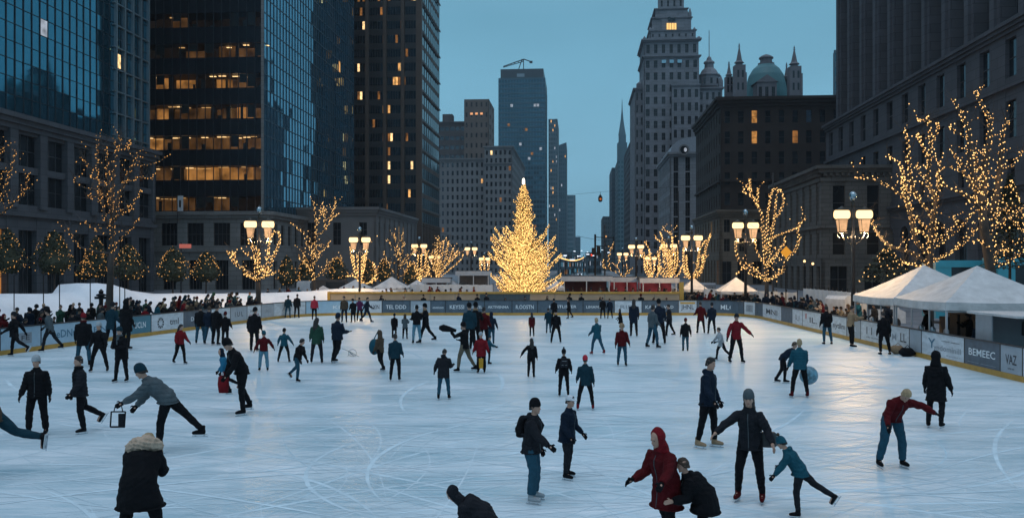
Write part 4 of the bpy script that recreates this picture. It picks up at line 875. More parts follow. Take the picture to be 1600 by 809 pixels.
def lit_tree(label, slabel, d, trunk, limbs, tr=None, group='bare trees wound with string lights', dens=7.5, br=.05, n_ind=0, zs=None, twigs=26, tlit=.55, lrad=.07, depth=1.6, seed=0, light=0, extra=()):
    r_ = random.Random(seed * 31 + int(d)); tf = zs or (lambda q: q)
    pk = lambda q, dd: P(*tf(q), dd)
    tp = [pk(q, d) for q in trunk]; base = Vector((tp[0].x, d, 0)); tp = [base] + [p for p in tp if p.z > .5]
    tr = tr or .17
    root = empty('lit_tree', base, label, 'tree', group)
    mb = MB(); tp = smooth_pts(tp, .8); mb.tube([p - ZZ * (.1 if i == 0 else 0) for i, p in enumerate(tp)], [tr * (1.25 - .45 * i / len(tp)) for i in range(len(tp))], 8)
    mb.build('trunk', BARK, root, True)
    cr_ = MB(); tw = MB(); pts = []; cab = MB()
    for li, lm in enumerate(limbs):
        w0 = r_.uniform(-1, 1) * depth; n_ = len(lm); raw = []
        L_0 = 0
        for i, q in enumerate(lm):
            f_ = i / (n_ - 1); start = f_ * w0
            raw.append(pk(q, d + start))
        sp = smooth_pts(raw, .28); r0 = lrad * (1.3 if n_ > 4 else .8) * (1.5 if li < 3 else 1)
        cr_.tube(sp, [max(.018, r0 * (1 - .8 * i / len(sp))) for i in range(len(sp))], 6)
        ln = sum((a - b_).length for a, b_ in zip(sp, sp[1:])); nb = int(ln * dens * 2.0); ph = r_.uniform(0, 6)
        prev = None
        for k in range(nb):
            s_ = (k + r_.random() * .8) / nb * (len(sp) - 1); i = min(int(s_), len(sp) - 2); p = sp[i].lerp(sp[i + 1], s_ - i); rr = max(.03, r0 * (1 - .8 * s_ / len(sp))) + .035
            a_ = ph + k * 1.1; q = p + Vector((math.cos(a_) * rr, math.sin(a_) * rr, r_.uniform(-.05, .05))); pts.append(q)
            if prev is not None and k % 2: cab.tube([prev, q], .008, 3, cap=False)
            prev = q
        for k in range(int(twigs * ln / 5.5)):
            i = r_.randrange(max(1, len(sp) // 4), len(sp)); p = sp[i]; dd_ = Vector((r_.uniform(-1, 1), r_.uniform(-.8, .8), r_.uniform(-.1, 1.2))).normalized(); l_ = r_.uniform(.3, 1.1) * (1.2 if d > 40 else 1)
            q = p + dd_ * l_ * .5 + Vector((r_.uniform(-.1, .1), 0, .05)); e_ = p + dd_ * l_ + ZZ * .15 * l_; tw.tube([p, q, e_], [.014, .010, .005], 3, cap=False)
            s2 = q + Vector((r_.uniform(-.35, .35), r_.uniform(-.3, .3), r_.uniform(.1, .4))); tw.tube([q, s2], [.008, .004], 3, cap=False)
            if r_.random() < tlit * .38:
                for t_ in (.25, .5, .75, 1.0):
                    if r_.random() < .7: pts.append(p.lerp(e_, t_) + Vector((r_.uniform(-.04, .04), 0, r_.uniform(-.04, .04))))
    cr_.build('branches', BARK, root, True); tw.build('twigs', TWIG, root)
    for e_ in extra:
        for k in range(e_[4]): pts.append(pk((r_.gauss(e_[0], e_[2]), r_.gauss(e_[1], e_[3])), d + r_.uniform(-depth, depth)))
    sl = empty('string_lights', base, slabel, 'string lights', 'warm string lights wound on bare trees')
    cab.build('cable', CABLE, sl); bulb_parts(sl, pts, br * .72, n_ind, (BULBD, emat('faint_bulbs', (1, .46, .12), .8)) if seed in (3, 4) else (BULB, BULBD))
    if light:
        c_ = sum(pts, Vector()) / len(pts); point('string_glow', c_ + Vector((0, -1.2, 0)), light, parent=sl)
    return root
zt3 = lambda s, ox, oy: (lambda q: (q[0] / s + ox, q[1] / s + oy))
z_r = zt3(2.61, 1320, 130)
lit_tree('widest bare tree beside the rightmost lamp, its branches spiralled with lights', 'warm lights on the widest bare tree right of the rightmost lamp', 46, [(345, 800), (345, 720), (350, 660)],
    [[(345, 740), (270, 690), (190, 665), (140, 620), (110, 560), (95, 515)], [(345, 700), (290, 640), (275, 560), (260, 490), (220, 450), (160, 410), (100, 390), (45, 380)], [(350, 660), (360, 560), (370, 480), (340, 400), (345, 320), (350, 250), (345, 180), (335, 130)],
     [(275, 560), (250, 470), (240, 400), (225, 330), (170, 300)], [(350, 660), (370, 600), (350, 540), (300, 470), (250, 420), (215, 370)], [(345, 320), (310, 240), (295, 210)], [(350, 250), (380, 190), (375, 160)], [(335, 150), (310, 155), (300, 145)],
     [(300, 470), (270, 400), (262, 300), (255, 230), (240, 185)], [(350, 680), (420, 630), (480, 580), (520, 530), (550, 510)], [(355, 720), (430, 690), (500, 640), (540, 590)], [(345, 735), (420, 700), (470, 650)], [(370, 640), (430, 600), (460, 560), (440, 545)], [(345, 400), (310, 370), (290, 330)], [(370, 480), (385, 420), (375, 370), (400, 340)],
     [(345, 750), (280, 740), (240, 730)], [(345, 700), (330, 620), (285, 600)], [(350, 600), (310, 570), (290, 540)], [(260, 490), (235, 430), (240, 380)]],
    zs=z_r, tr=.20, br=.046, n_ind=100, dens=8.5, seed=1, light=45, lrad=.075)
lit_tree('tallest bare lit tree at the right edge, rising behind the nearest white tent', 'warm lights on the tallest bare tree at the right edge', 43, [(600, 800), (585, 700), (570, 600), (560, 500)],
    [[(560, 520), (530, 400), (510, 300), (505, 200), (480, 140), (440, 60)], [(560, 500), (570, 400), (575, 300), (590, 220), (590, 150), (560, 90), (530, 30)], [(570, 540), (600, 520), (620, 450), (630, 350), (640, 260), (645, 190), (675, 150)],
     [(625, 350), (680, 340), (715, 290), (720, 275)], [(565, 530), (500, 460), (430, 430), (390, 400), (380, 350)], [(540, 440), (500, 380), (430, 340), (400, 345)], [(505, 220), (450, 200), (425, 170)],
     [(580, 620), (650, 560), (700, 540), (760, 560)], [(600, 560), (650, 510), (700, 580), (760, 620)], [(590, 720), (640, 740), (700, 700), (760, 670)], [(600, 590), (690, 530), (760, 480)], [(520, 420), (470, 330), (440, 280)], [(570, 400), (540, 330), (530, 280)], [(590, 740), (620, 690), (660, 680)], [(590, 680), (550, 640), (520, 650)]],
    zs=z_r, tr=.24, br=.044, n_ind=100, dens=8, seed=2, light=35, lrad=.10, extra=((560, 470, 30, 60, 70),))
z_l = zt3(2.889, 100, 200)
lit_tree('tallest slender bare lit tree on the left, before the glass block podium', 'warm lights on the tall slender bare tree at left', 50, [(205, 800), (210, 650), (215, 560)],
    [[(215, 560), (220, 450), (210, 350), (200, 250), (195, 150), (190, 90)], [(225, 420), (240, 330), (270, 250), (310, 170), (335, 110), (360, 90)], [(215, 350), (225, 200), (235, 100), (225, 50)], [(235, 380), (300, 350), (340, 300), (350, 275)], [(225, 410), (270, 385), (310, 365)],
     [(270, 250), (350, 220), (400, 230), (415, 200)], [(310, 170), (380, 165), (435, 150)], [(205, 450), (185, 400), (170, 320), (150, 280), (90, 270), (50, 240), (45, 220)], [(160, 300), (150, 200), (110, 180), (85, 140)], [(150, 200), (150, 100), (155, 70)],
     [(215, 570), (150, 560), (80, 540), (40, 500), (20, 450)], [(200, 480), (130, 455), (95, 420)], [(215, 560), (260, 500), (310, 450), (340, 400)], [(235, 100), (290, 90), (300, 50)], [(200, 250), (160, 240), (110, 210)], [(235, 100), (260, 60), (250, 45)], [(210, 350), (180, 300), (100, 320)]],
    zs=z_l, tr=.19, br=.042, n_ind=60, dens=5.5, seed=3, light=15, lrad=.07, twigs=30)
lit_tree('bare lit tree cut off by the left edge', 'warm lights on the bare tree cut off by the left edge', 50, [(-16, 480), (-14, 340)],
    [[(-14, 345), (5, 300), (15, 270), (25, 235)], [(-14, 350), (20, 318), (38, 300), (46, 270)], [(-14, 320), (-6, 260), (8, 230)], [(-10, 330), (0, 280), (12, 262)], [(-30, 290), (-10, 240), (0, 235)]], br=.042, dens=6, seed=4, tr=.16)
z_5 = zt3(4.76, 340, 310)
lit_tree('low cup shaped bare lit tree around the leftmost large lamp', 'warm lights on the cup shaped tree at the leftmost large lamp', 61, [(303, 800), (300, 620)],
    [[(300, 610), (230, 550), (150, 500), (100, 440), (75, 385)], [(300, 595), (380, 575), (440, 540)], [(300, 600), (290, 560), (280, 420), (250, 350), (220, 310)], [(150, 500), (120, 420), (115, 390)], [(340, 570), (380, 550), (400, 470), (440, 380), (460, 320), (455, 250), (410, 240)], [(360, 560), (375, 430), (385, 330), (410, 260)],
     [(300, 530), (310, 450), (300, 380), (260, 340)], [(280, 470), (250, 440), (200, 400)], [(300, 520), (320, 500), (345, 510), (340, 545), (300, 550), (285, 520)], [(300, 600), (260, 575), (230, 560)], [(320, 590), (370, 560), (390, 520)], [(300, 560), (330, 530), (350, 540)], [(200, 560), (250, 590), (300, 600)]],
    zs=z_5, br=.058, dens=9, seed=5, light=30, tr=.16, twigs=12)
lit_tree('upright bare lit tree in front of the office tower podium corner', 'warm lights on the upright tree before the tower podium corner', 82, [(718, 700), (718, 600)],
    [[(718, 610), (700, 480), (720, 380), (730, 280), (730, 180), (715, 20)], [(720, 400), (680, 300), (610, 230), (540, 180)], [(730, 280), (800, 230), (850, 150), (905, 110)], [(800, 230), (790, 100), (780, 20)], [(840, 170), (870, 60), (880, 20)], [(720, 430), (800, 370), (840, 310)],
     [(718, 600), (780, 540), (830, 480), (880, 440), (930, 450)], [(718, 570), (650, 480), (640, 400)], [(718, 560), (670, 500), (600, 440)], [(730, 180), (770, 120), (760, 90)], [(710, 500), (740, 450), (760, 400)], [(715, 440), (690, 380), (650, 330)]],
    zs=z_5, br=.055, dens=5.5, seed=6, light=12, tr=.14, depth=2, twigs=34)
z_7 = zt3(5.393, 480, 360)
lit_tree('V shaped bare lit tree around the second lamp from the left', 'dense warm lights on the V shaped tree at the second lamp from left', 79, [(443, 520), (443, 430)],
    [[(443, 430), (400, 330), (375, 230), (365, 140)], [(443, 430), (470, 330), (490, 240), (505, 140)], [(443, 430), (430, 300), (420, 200)], [(443, 430), (455, 300), (465, 210)], [(443, 440), (400, 385), (330, 385)], [(450, 440), (530, 440), (590, 400)], [(530, 440), (575, 380), (575, 320), (555, 270)], [(420, 370), (395, 290), (390, 210)], [(460, 370), (480, 300), (480, 200)], [(443, 400), (440, 280), (440, 180)]],
    zs=z_7, br=.07, dens=10, seed=7, light=25, tr=.12, twigs=8, depth=.8)
lit_tree('thin fan shaped bare lit tree behind the far white tents', 'warm lights on the thin fan shaped tree behind the far tents', 95, [(765, 520), (765, 250)],
    [[(765, 250), (750, 170), (700, 110), (680, 70)], [(765, 260), (800, 180), (800, 100), (790, 40)], [(765, 330), (850, 240), (890, 170), (920, 140)], [(765, 270), (690, 270), (640, 180)], [(765, 380), (700, 320), (690, 260)], [(765, 400), (830, 350), (870, 260)], [(765, 250), (760, 150), (730, 20)], [(765, 300), (820, 250), (850, 200)]],
    zs=z_7, br=.055, dens=4, seed=8, tr=.13, twigs=44, depth=2)
lit_tree('bare lit tree around the third lamp from the left', 'warm lights on the tree at the third lamp from left', 104, [(940, 520), (940, 430)],
    [[(940, 430), (930, 300), (935, 200)], [(945, 430), (990, 300), (1000, 180)], [(940, 420), (920, 350), (900, 260)], [(945, 400), (960, 300), (960, 200)], [(950, 410), (1010, 370), (1030, 300)]], zs=z_7, br=.08, dens=7, seed=9, light=14, tr=.13, twigs=14)
lit_tree('broad round fan shaped lit tree left of the fir', 'dense amber lights on the broad fan shaped tree left of the fir', 98, [(1095, 480), (1095, 400)],
    [[(1095, 410), (1090, 250), (1100, 100)], [(1095, 400), (1130, 250), (1150, 90)], [(1095, 400), (1160, 250), (1190, 90)], [(1095, 390), (1060, 300), (1050, 200)], [(1100, 400), (1180, 280), (1230, 150)], [(1100, 410), (1200, 330), (1300, 240), (1310, 200)], [(1095, 410), (1030, 370), (1000, 300), (1010, 200)], [(1180, 290), (1290, 180)], [(1100, 380), (1110, 240), (1125, 100)], [(1105, 390), (1200, 250), (1270, 170)], [(1095, 380), (1075, 250), (1080, 150)]],
    zs=z_7, br=.06, dens=8, seed=10, light=25, tr=.15, twigs=46, depth=2.4, tlit=.4)
lit_tree('small bare lit tree beside the small lamp just left of the fir', 'warm lights on the small tree just left of the fir', 112, [(757, 455), (757, 435)],
    [[(757, 437), (751, 420), (750, 405)], [(757, 437), (763, 420), (765, 405)], [(757, 437), (757, 415), (756, 400)]], br=.08, dens=9, seed=11, tr=.1, twigs=6, depth=.7)
z_8 = zt3(5.058, 860, 350)
lit_tree('broad lit tree with a burst of bare twigs, around the middle right lamp', 'dense warm lights on the broad tree around the middle right lamp', 98, [(945, 500), (945, 440)],
    [[(945, 440), (870, 340), (860, 250), (870, 180)], [(945, 440), (900, 300), (890, 150), (870, 60)], [(945, 430), (960, 300), (960, 100), (910, 50)], [(950, 430), (1000, 330), (1005, 200)], [(950, 440), (1010, 400), (1040, 330)], [(945, 400), (920, 200), (830, 110)], [(945, 430), (930, 330), (910, 230)], [(948, 430), (980, 330), (985, 220)], [(945, 440), (880, 400), (850, 330)], [(945, 430), (950, 300), (940, 200)]],
    zs=z_8, br=.075, dens=9, seed=12, light=30, tr=.15, twigs=30, depth=1.2)
lit_tree('smaller lit tree left of the broad one, right of the avenue', 'dense warm lights on the smaller tree right of the avenue', 104, [(795, 500), (795, 440)],
    [[(795, 440), (750, 360), (740, 260), (745, 225)], [(795, 440), (850, 400), (860, 300), (850, 240)], [(795, 430), (790, 300), (780, 200), (745, 140)], [(795, 440), (820, 350), (820, 260)], [(795, 440), (765, 330), (765, 250)]], zs=z_8, br=.08, dens=9, seed=13, light=14, tr=.13, twigs=10, depth=.9)
lit_tree('V shaped lit tree around the second large lamp from the right group', 'dense warm lights on the V shaped tree at the lamp right of the yellow post', 84, [(1115, 500), (1115, 440)],
    [[(1115, 440), (1060, 370), (1050, 260), (1055, 180)], [(1115, 440), (1180, 390), (1210, 300), (1230, 180), (1265, 90)], [(1115, 440), (1160, 340), (1180, 200), (1230, 130)], [(1115, 440), (1080, 350), (1075, 250)], [(1120, 430), (1195, 350), (1205, 240)], [(1110, 440), (1070, 400), (1055, 330)]], zs=z_8, br=.068, dens=11, seed=14, light=25, tr=.13, twigs=8, depth=.8)
lit_tree('low spreading sparse lit tree at the right side of the avenue', 'sparse lights on the low spreading tree by the avenue', 96, [(575, 460), (575, 415)],
    [[(575, 415), (500, 370), (420, 340)], [(500, 375), (470, 350), (460, 270), (490, 180)], [(575, 415), (620, 380), (650, 340)], [(600, 395), (610, 340), (580, 330)], [(420, 340), (415, 280)], [(560, 400), (520, 320)]], zs=z_8, br=.06, dens=5, seed=15, tr=.1, twigs=18)
z_6 = zt3(3.852, 1130, 270)
lit_tree('anchor shaped bare lit tree between the two right street lamps', 'warm lights on the anchor shaped tree between the right lamps', 66, [(262, 800), (262, 650)],
    [[(262, 650), (200, 600), (130, 570), (90, 520), (75, 440), (90, 410)], [(262, 650), (320, 610), (360, 590), (380, 520), (430, 470), (455, 400), (450, 320), (500, 275)], [(262, 620), (250, 480), (240, 350), (230, 250), (180, 150), (135, 70)], [(255, 450), (265, 330), (270, 230), (300, 100), (330, 90)],
     [(270, 480), (300, 330), (310, 260), (320, 150), (335, 95)], [(310, 280), (350, 220), (365, 150), (340, 100)], [(280, 420), (300, 390), (370, 360), (450, 330)], [(205, 200), (210, 90)], [(180, 150), (120, 110), (125, 85)], [(165, 110), (160, 35)], [(262, 560), (210, 490), (190, 420)], [(262, 640), (180, 570), (130, 540)], [(130, 570), (90, 600), (75, 610)], [(262, 560), (310, 500), (370, 420), (370, 380)], [(262, 650), (200, 625), (150, 600)], [(262, 640), (300, 635), (340, 600)]],
    zs=z_6, br=.055, dens=9, seed=16, light=35, tr=.16, lrad=.06, twigs=12, extra=((310, 500, 30, 60, 50),))

# topiary trees with lights
def topiary(px, yt, yb, wpx, d, label, n=1500, nb=150):
    c = P(px, yb, d); h_ = (yb - yt) / F * d; w_ = wpx / F * d / 2; base = Vector((c.x, d, 0))
    root = empty('topiary_tree', base, label, 'tree', 'clipped evergreen trees with lights'); mb = MB(); mb.tube([base, (c.x, d, c.z + h_ * .4)], [.09, .06], 6); mb.build('trunk', BARK, root)
    lf = MB(); pts = []
    def rad(f_, a): return w_ * (math.sin(min(1, f_ * 2.6 + .25) * math.pi / 2)) * (1 - max(0, f_ - .30) / .70) ** .62 * (1 + .16 * math.sin(a * 3 + px) + .10 * math.sin(a * 7 + f_ * 9))
    for i in range(n):
        f_ = rnd.random() ** .9; a = rnd.uniform(0, math.tau); r_ = rad(f_, a) * (rnd.random() ** .35) * 1.04; p = Vector((c.x + r_ * math.cos(a), d + r_ * math.sin(a), c.z + f_ * h_))
        s_ = rnd.uniform(.07, .15); u = Vector((rnd.gauss(0, 1), rnd.gauss(0, 1), rnd.gauss(0, 1))).normalized(); v = u.orthogonal().normalized()
        lf.add([p - u * s_, p + v * s_ * .6, p + u * s_, p - v * s_ * .6], [(0, 1, 2, 3)])
    core = []
    for k in range(7):
        f_ = .04 + k / 7 * .84
        core.append((max(.05, rad(f_, 0) * .72), f_ * h_))
    lf.lathe((c.x, d, c.z), core, 10)
    lf.build('crown', LEAF, root)
    sl = empty('string_lights', base, 'amber lights on the ' + label.replace('clipped evergreen ', ''), 'string lights', 'amber lights on the clipped trees')
    for i in range(nb):
        f_ = rnd.random() ** .85 * .97; a = rnd.uniform(0, math.tau); r_ = rad(f_, a) * 1.04; pts.append(Vector((c.x + r_ * math.cos(a), d + r_ * math.sin(a), c.z + f_ * h_)))
    pts.append(Vector((c.x, d, c.z + h_ * 1.02)))
    cb = MB()
    for k in range(5):
        cb.tube([(c.x + rad(.1 + t_ * .8, k) * 1.0 * math.cos(k * 1.26 + t_ * 3), d + rad(.1 + t_ * .8, k) * math.sin(k * 1.26 + t_ * 3), c.z + (.1 + t_ * .8) * h_) for t_ in (0, .2, .4, .6, .8, 1)], .01, 3, cap=False)
    cb.build('cable', CABLE, sl); bulb_parts(sl, pts, .038 * d / 78, 0, (BULBD, BULBD))
tl = ['at the left edge, before the lit doorway', 'second from the left edge, with a pointed top', 'half hidden left of the tall slender tree trunk', 'tiny round one left of the slender tree trunk', 'just right of the slender tree trunk', 'wide one left of the office tower doorway', 'narrow one before the office tower podium',
      'round one right of the leftmost large lamp', 'small one just left of the upright bare tree', 'arched one right of the upright bare tree', 'one right of the V shaped tree', 'small one left of the fan shaped tree', 'farthest small one right of the fan shaped tree']
for (q, lb) in zip([(12, 358, 427, 46, 70), (85, 362, 428, 60, 72), (150, 370, 434, 38, 86), (134, 405, 436, 28, 80), (200, 382, 438, 52, 74), (270, 386, 440, 50, 82), (322, 393, 440, 42, 88), (448, 400, 446, 30, 100), (477, 402, 446, 26, 103), (527, 402, 440, 38, 108), (576, 405, 445, 27, 112), (600, 405, 440, 25, 115), (642, 410, 445, 26, 118)], tl):
    topiary(*q, 'clipped evergreen tree ' + lb, n=int(1500), nb=int(115 if q[4] < 90 else 95))
# dark conifer and hedge lights at right
def conifer(px, yt, yb, wpx, d, label, nb):
    c = P(px, yb, d); h_ = (yb - yt) / F * d; w_ = wpx / F * d / 2; base = Vector((c.x, d, 0)); root = empty('conifer', base, label, 'tree'); mb = MB(); mb.tube([base, (c.x, d, c.z + h_ * .8)], [.12, .03], 6); mb.build('trunk', BARK, root); lf = MB()
    for i in range(3500):
        f_ = rnd.random(); a = rnd.uniform(0, math.tau); r_ = w_ * (1 - f_) ** .8 * (.35 + .65 * rnd.random() ** .5) * (1 + .2 * math.sin(f_ * 40)); p = Vector((c.x + r_ * math.cos(a), d + r_ * math.sin(a), c.z + f_ * h_))
        u = Vector((math.cos(a), math.sin(a), -.3)).normalized() * rnd.uniform(.1, .2); v = Vector((-math.sin(a), math.cos(a), rnd.uniform(-.5, .5))) * .05; lf.add([p - u, p + v, p + u, p - v], [(0, 1, 2, 3)])
    lf.build('crown', LEAF, root); sl = empty('string_lights', base, 'sparse lights on the ' + label, 'string lights')
    bulb_parts(sl, [Vector((c.x + w_ * (1 - f_) ** .8 * math.cos(a), d + w_ * (1 - f_) ** .8 * math.sin(a), c.z + f_ * h_)) for f_, a in [(rnd.random() * .95, rnd.uniform(math.pi, math.tau)) for _ in range(nb)]], .045)
conifer(1578, 272, 420, 74, 48, 'dark conifer behind the tallest lit tree at right', 120)
conifer(1385, 385, 440, 90, 70, 'low dark conifer behind the gap left of the tents', 60)

# ---- the big fir
FD = 75.0; fb = P(818, 0, FD); fb.z = 0
fir = empty('christmas_tree', fb, 'big fir glowing with thousands of gold lights, white star on top, behind the far boards', 'christmas tree')
HT = P(0, 287, FD).z
mb = MB(); mb.tube([fb, fb + ZZ * HT], [.22, .03], 8); mb.build('trunk', BARK, fir)
kz = 1 / 62.6
prof_r = [(0, .05), (.04, .22), (.12, .62), (.22, .80), (.33, .92), (.40, .98), (.46, 1.15), (.55, 1.42), (.66, 1.78), (.78, 2.05), (.90, 2.2), (1, 2.2)]
def fr(h):
    for (a, ra), (b_, rb) in zip(prof_r, prof_r[1:]):
        if h <= b_: return ra + (rb - ra) * (h - a) / (b_ - a)
    return 2.4
ZB = 1.0; lf = MB(); br_ = MB(); fpts = []; r_ = random.Random(5)
def bough(h, a, L_, up, fat=.13, dn=1.0):
    z0 = HT - h * (HT - ZB); p0 = fb + ZZ * z0; dirx = Vector((math.cos(a), math.sin(a), 0)); n_ = max(3, int(L_ / .12)); prev = p0; path = []
    for i in range(n_ + 1):
        t_ = i / n_; path.append(p0 + dirx * (L_ * t_) + ZZ * (L_ * (-.16 * math.sin(t_ * math.pi) + up * t_ * t_)))
    br_.tube(path, [.035 * (1 - .8 * i / n_) + .006 for i in range(n_ + 1)], 4, cap=False)
    side = Vector((-math.sin(a), math.cos(a), 0))
    for i in range(1, n_ + 1):
        t_ = i / n_; f_ = fat * (1.25 - .85 * t_) + .04
        for k in range(int(9 * dn)):
            th = r_.uniform(0, math.tau); rr = f_ * math.sqrt(r_.random()); p = path[i] + side * (math.cos(th) * rr * 1.3) + ZZ * (math.sin(th) * rr * .8) + dirx * r_.uniform(-.06, .06)
            u = (dirx + side * r_.uniform(-1, 1) + ZZ * r_.uniform(-.3, .9)).normalized() * r_.uniform(.04, .085); v = u.cross(Vector((r_.uniform(-1, 1), r_.uniform(-1, 1), r_.uniform(-1, 1)))).normalized() * .018
            lf.add([p - u, p + v, p + u, p - v], [(0, 1, 2, 3)])
        for k in range(r_.choice([2, 2, 3, 3]) if fat < .2 else 7):
            th = r_.uniform(0, math.tau); fpts.append(path[i] + side * (math.cos(th) * f_ * 1.35) + ZZ * (math.sin(th) * f_ * .95))
for i in range(520):
    h = (i + r_.random()) / 520; h = .015 + .985 * h ** .80; a = i * 2.39996; R_ = fr(h)
    bough(h, a, R_ * (.90 + .20 * math.sin(h * 46 + 1.3 * math.sin(a))) * r_.uniform(.62, 1.15), r_.uniform(.1, .5), .11 + .05 * h)
for (ex, ey, hh) in ((405, 290, .50), (435, 350, .60), (470, 450, .73), (480, 600, .93), (130, 305, .50), (118, 372, .60), (95, 440, .70), (110, 560, .86), (440, 420, .68), (150, 340, .56), (470, 560, .86), (390, 330, .53)):
    dx_ = (ex - 275) * kz * 1.08; zt_ = HT - (ey - 58) * kz; z0 = HT - hh * (HT - ZB); a = 0 if dx_ > 0 else math.pi; a += r_.uniform(-.45, .45); L_ = abs(dx_) / max(.8, abs(math.cos(a)))
    bough(hh, a, L_, max(-.1, (zt_ - z0) / L_), .26, 2.2)
for i in range(40): bough(r_.uniform(.47, .98), r_.uniform(0, math.tau), fr(.8) * r_.uniform(1.0, 1.42), r_.uniform(.2, .6), .20, 1.6)
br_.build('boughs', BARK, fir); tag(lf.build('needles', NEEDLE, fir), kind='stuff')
st = MB(); st.ball((fb.x, FD, HT + .22), (.13, .13, .28), 8); st.ball((fb.x, FD, HT + .05), .14, 6)
st.build('star', emat('white_star', (1, .86, .66), 3.0), fir)
sl = empty('string_lights', fb, 'thousands of gold lights covering the big fir', 'string lights')
cb = MB(); cb.tube([fb + Vector((fr(h) * .9 * math.cos(h * 60), fr(h) * .9 * math.sin(h * 60), HT - h * (HT - ZB))) for h in [i / 260 for i in range(4, 260)]], .01, 3, cap=False); cb.build('cable', CABLE, sl)
bulb_parts(sl, fpts, .036, 100, (BULBX, BULBD))
for z, e_, dy in ((2.5, 110, 3.2), (5.5, 60, 2.2), (8, 22, 1.3)): point('string_glow', fb + Vector((0, -dy, z)), e_, (1, .6, .22), parent=sl)
for sx_ in (-3.4, 3.4): point('string_glow', fb + Vector((sx_, -1, 3)), 40, (1, .6, .22), parent=sl)
# wrapped plinth at the foot of the fir
pl = MB(); pl.lathe((fb.x, FD, 0), [(2.6, 0), (2.6, .9), (2.3, 1.0), (.6, 1.15)], 20); solo(pl, 'tree_base', SNOW, 'round snowy base under the big fir', 'tree base', loc=(fb.x, FD, 0))

# ---- street lamps
LAMPI = mat('lamp_ironwork', (.055, .05, .042), .45, .6, var=.15); LAMPP = mat('lamp_pole_paint', (.05, .05, .055), .5, .4, var=.1)
GLOW = emat('lamp_glow', (1, .66, .31), 2.3, True); FROST = emat('frosted_lamp_glass', (1, .56, .28), .85, True, var=.25, vs=3); GLOBE = mat('clear_globe_glass', (.30, .38, .42), .06, .85, var=.1)
def lamp_mesh(h=7.9):
    root = empty('street_lamp', (0, 0, 0))
    b = MB(); b.lathe((0, 0, 0), [(.30, 0), (.30, .25), (.22, .32), (.20, .9), (.24, .95), (.14, 1.05)], 8); b.build('base', LAMPP, root)
    p = MB(); p.lathe((0, 0, 1.04), [(.125, 0), (.10, h - 3.7), (.14, h - 3.68), (.14, h - 3.55), (.07, h - 3.5), (.06, h - 1.9), (.05, h - 1.6)], 10); p.build('pole', LAMPP, root, True)
    c = MB()
    for z, w_ in ((h - .95, .55), (h - 1.58, .62)): c.box(-w_, w_, -.035, .035, z, z + .05); c.lathe((0, 0, z - .03), [(.08, 0), (.08, .1)], 8)
    c.build('crossbars', LAMPI, root)
    for s in (-1, 1):
        k = MB(); k.tube([(0, 0, h - 2.9), (s * .18, 0, h - 2.95), (s * .42, 0, h - 2.72), (s * .62, 0, h - 2.35)], [.03, .03, .028, .03], 6); k.tube([(0, 0, h - 2.15), (s * .25, 0, h - 2.3), (s * .5, 0, h - 2.36), (s * .8, 0, h - 2.3), (s * .84, 0, h - 2.5), (s * .72, 0, h - 2.62)], .022, 6); k.ball((s * .26, 0, h - 2.62), .07, 6)
        k.lathe((s * .62, 0, h - 2.36), [(.12, 0), (.2, .08)], 8); k.build('bracket', LAMPI, root, True)
        l = MB(); x = s * .60; l.box(x - .34, x + .34, -.3, .3, h - 1.63, h - 1.585); l.box(x - .40, x + .40, -.34, .34, h - 1.12, h - 1.07); l.lathe((x, 0, h - 1.08), [(.30, 0), (.12, .12), (.03, .18)], 8)
        for a_ in (-1, 1):
            for b_ in (-1, 1): l.tube([(x + a_ * .17, b_ * .17, h - 2.3), (x + a_ * .25, b_ * .25, h - 1.62)], .016, 4)
        l.box(x - .18, x + .18, -.18, .18, h - 2.33, h - 2.28)
        ln = l.build('lantern', LAMPI, root)
        q = MB(); q.tube([(x - .43, 0, h - 1.345), (x - .40, 0, h - 1.345), (x - .34, 0, h - 1.345), (x + .34, 0, h - 1.345), (x + .40, 0, h - 1.345), (x + .43, 0, h - 1.345)], [(.06, .05), (.19, .15), (.235, .21), (.235, .21), (.19, .15), (.06, .05)], 12); gq = q.build('lit_panel', GLOW, ln)
        q = MB(); A = [(x + a_ * .165, b_ * .165, h - 2.27) for a_, b_ in ((-1, -1), (1, -1), (1, 1), (-1, 1))] + [(x + a_ * .24, b_ * .24, h - 1.635) for a_, b_ in ((-1, -1), (1, -1), (1, 1), (-1, 1))]
        q.add(A, [(0, 3, 2, 1), (4, 5, 6, 7), (0, 1, 5, 4), (1, 2, 6, 5), (2, 3, 7, 6), (3, 0, 4, 7)]); q.build('frosted_glass', FROST, ln)
    t_ = MB(); t_.lathe((0, 0, h - .93), [(.05, 0), (.14, .05), (.07, .12), (.12, .22), (.06, .28)], 10); t_.build('finial_neck', LAMPI, root, True)
    t_ = MB(); t_.ball((0, 0, h - .36), (.22, .22, .27), 14); t_.build('globe', GLOBE, root, True); t_ = MB(); t_.lathe((0, 0, h - .12), [(.08, 0), (.04, .06), (.015, .2)], 6); t_.build('globe_cap', LAMPI, root)
    return root
proto = lamp_mesh()
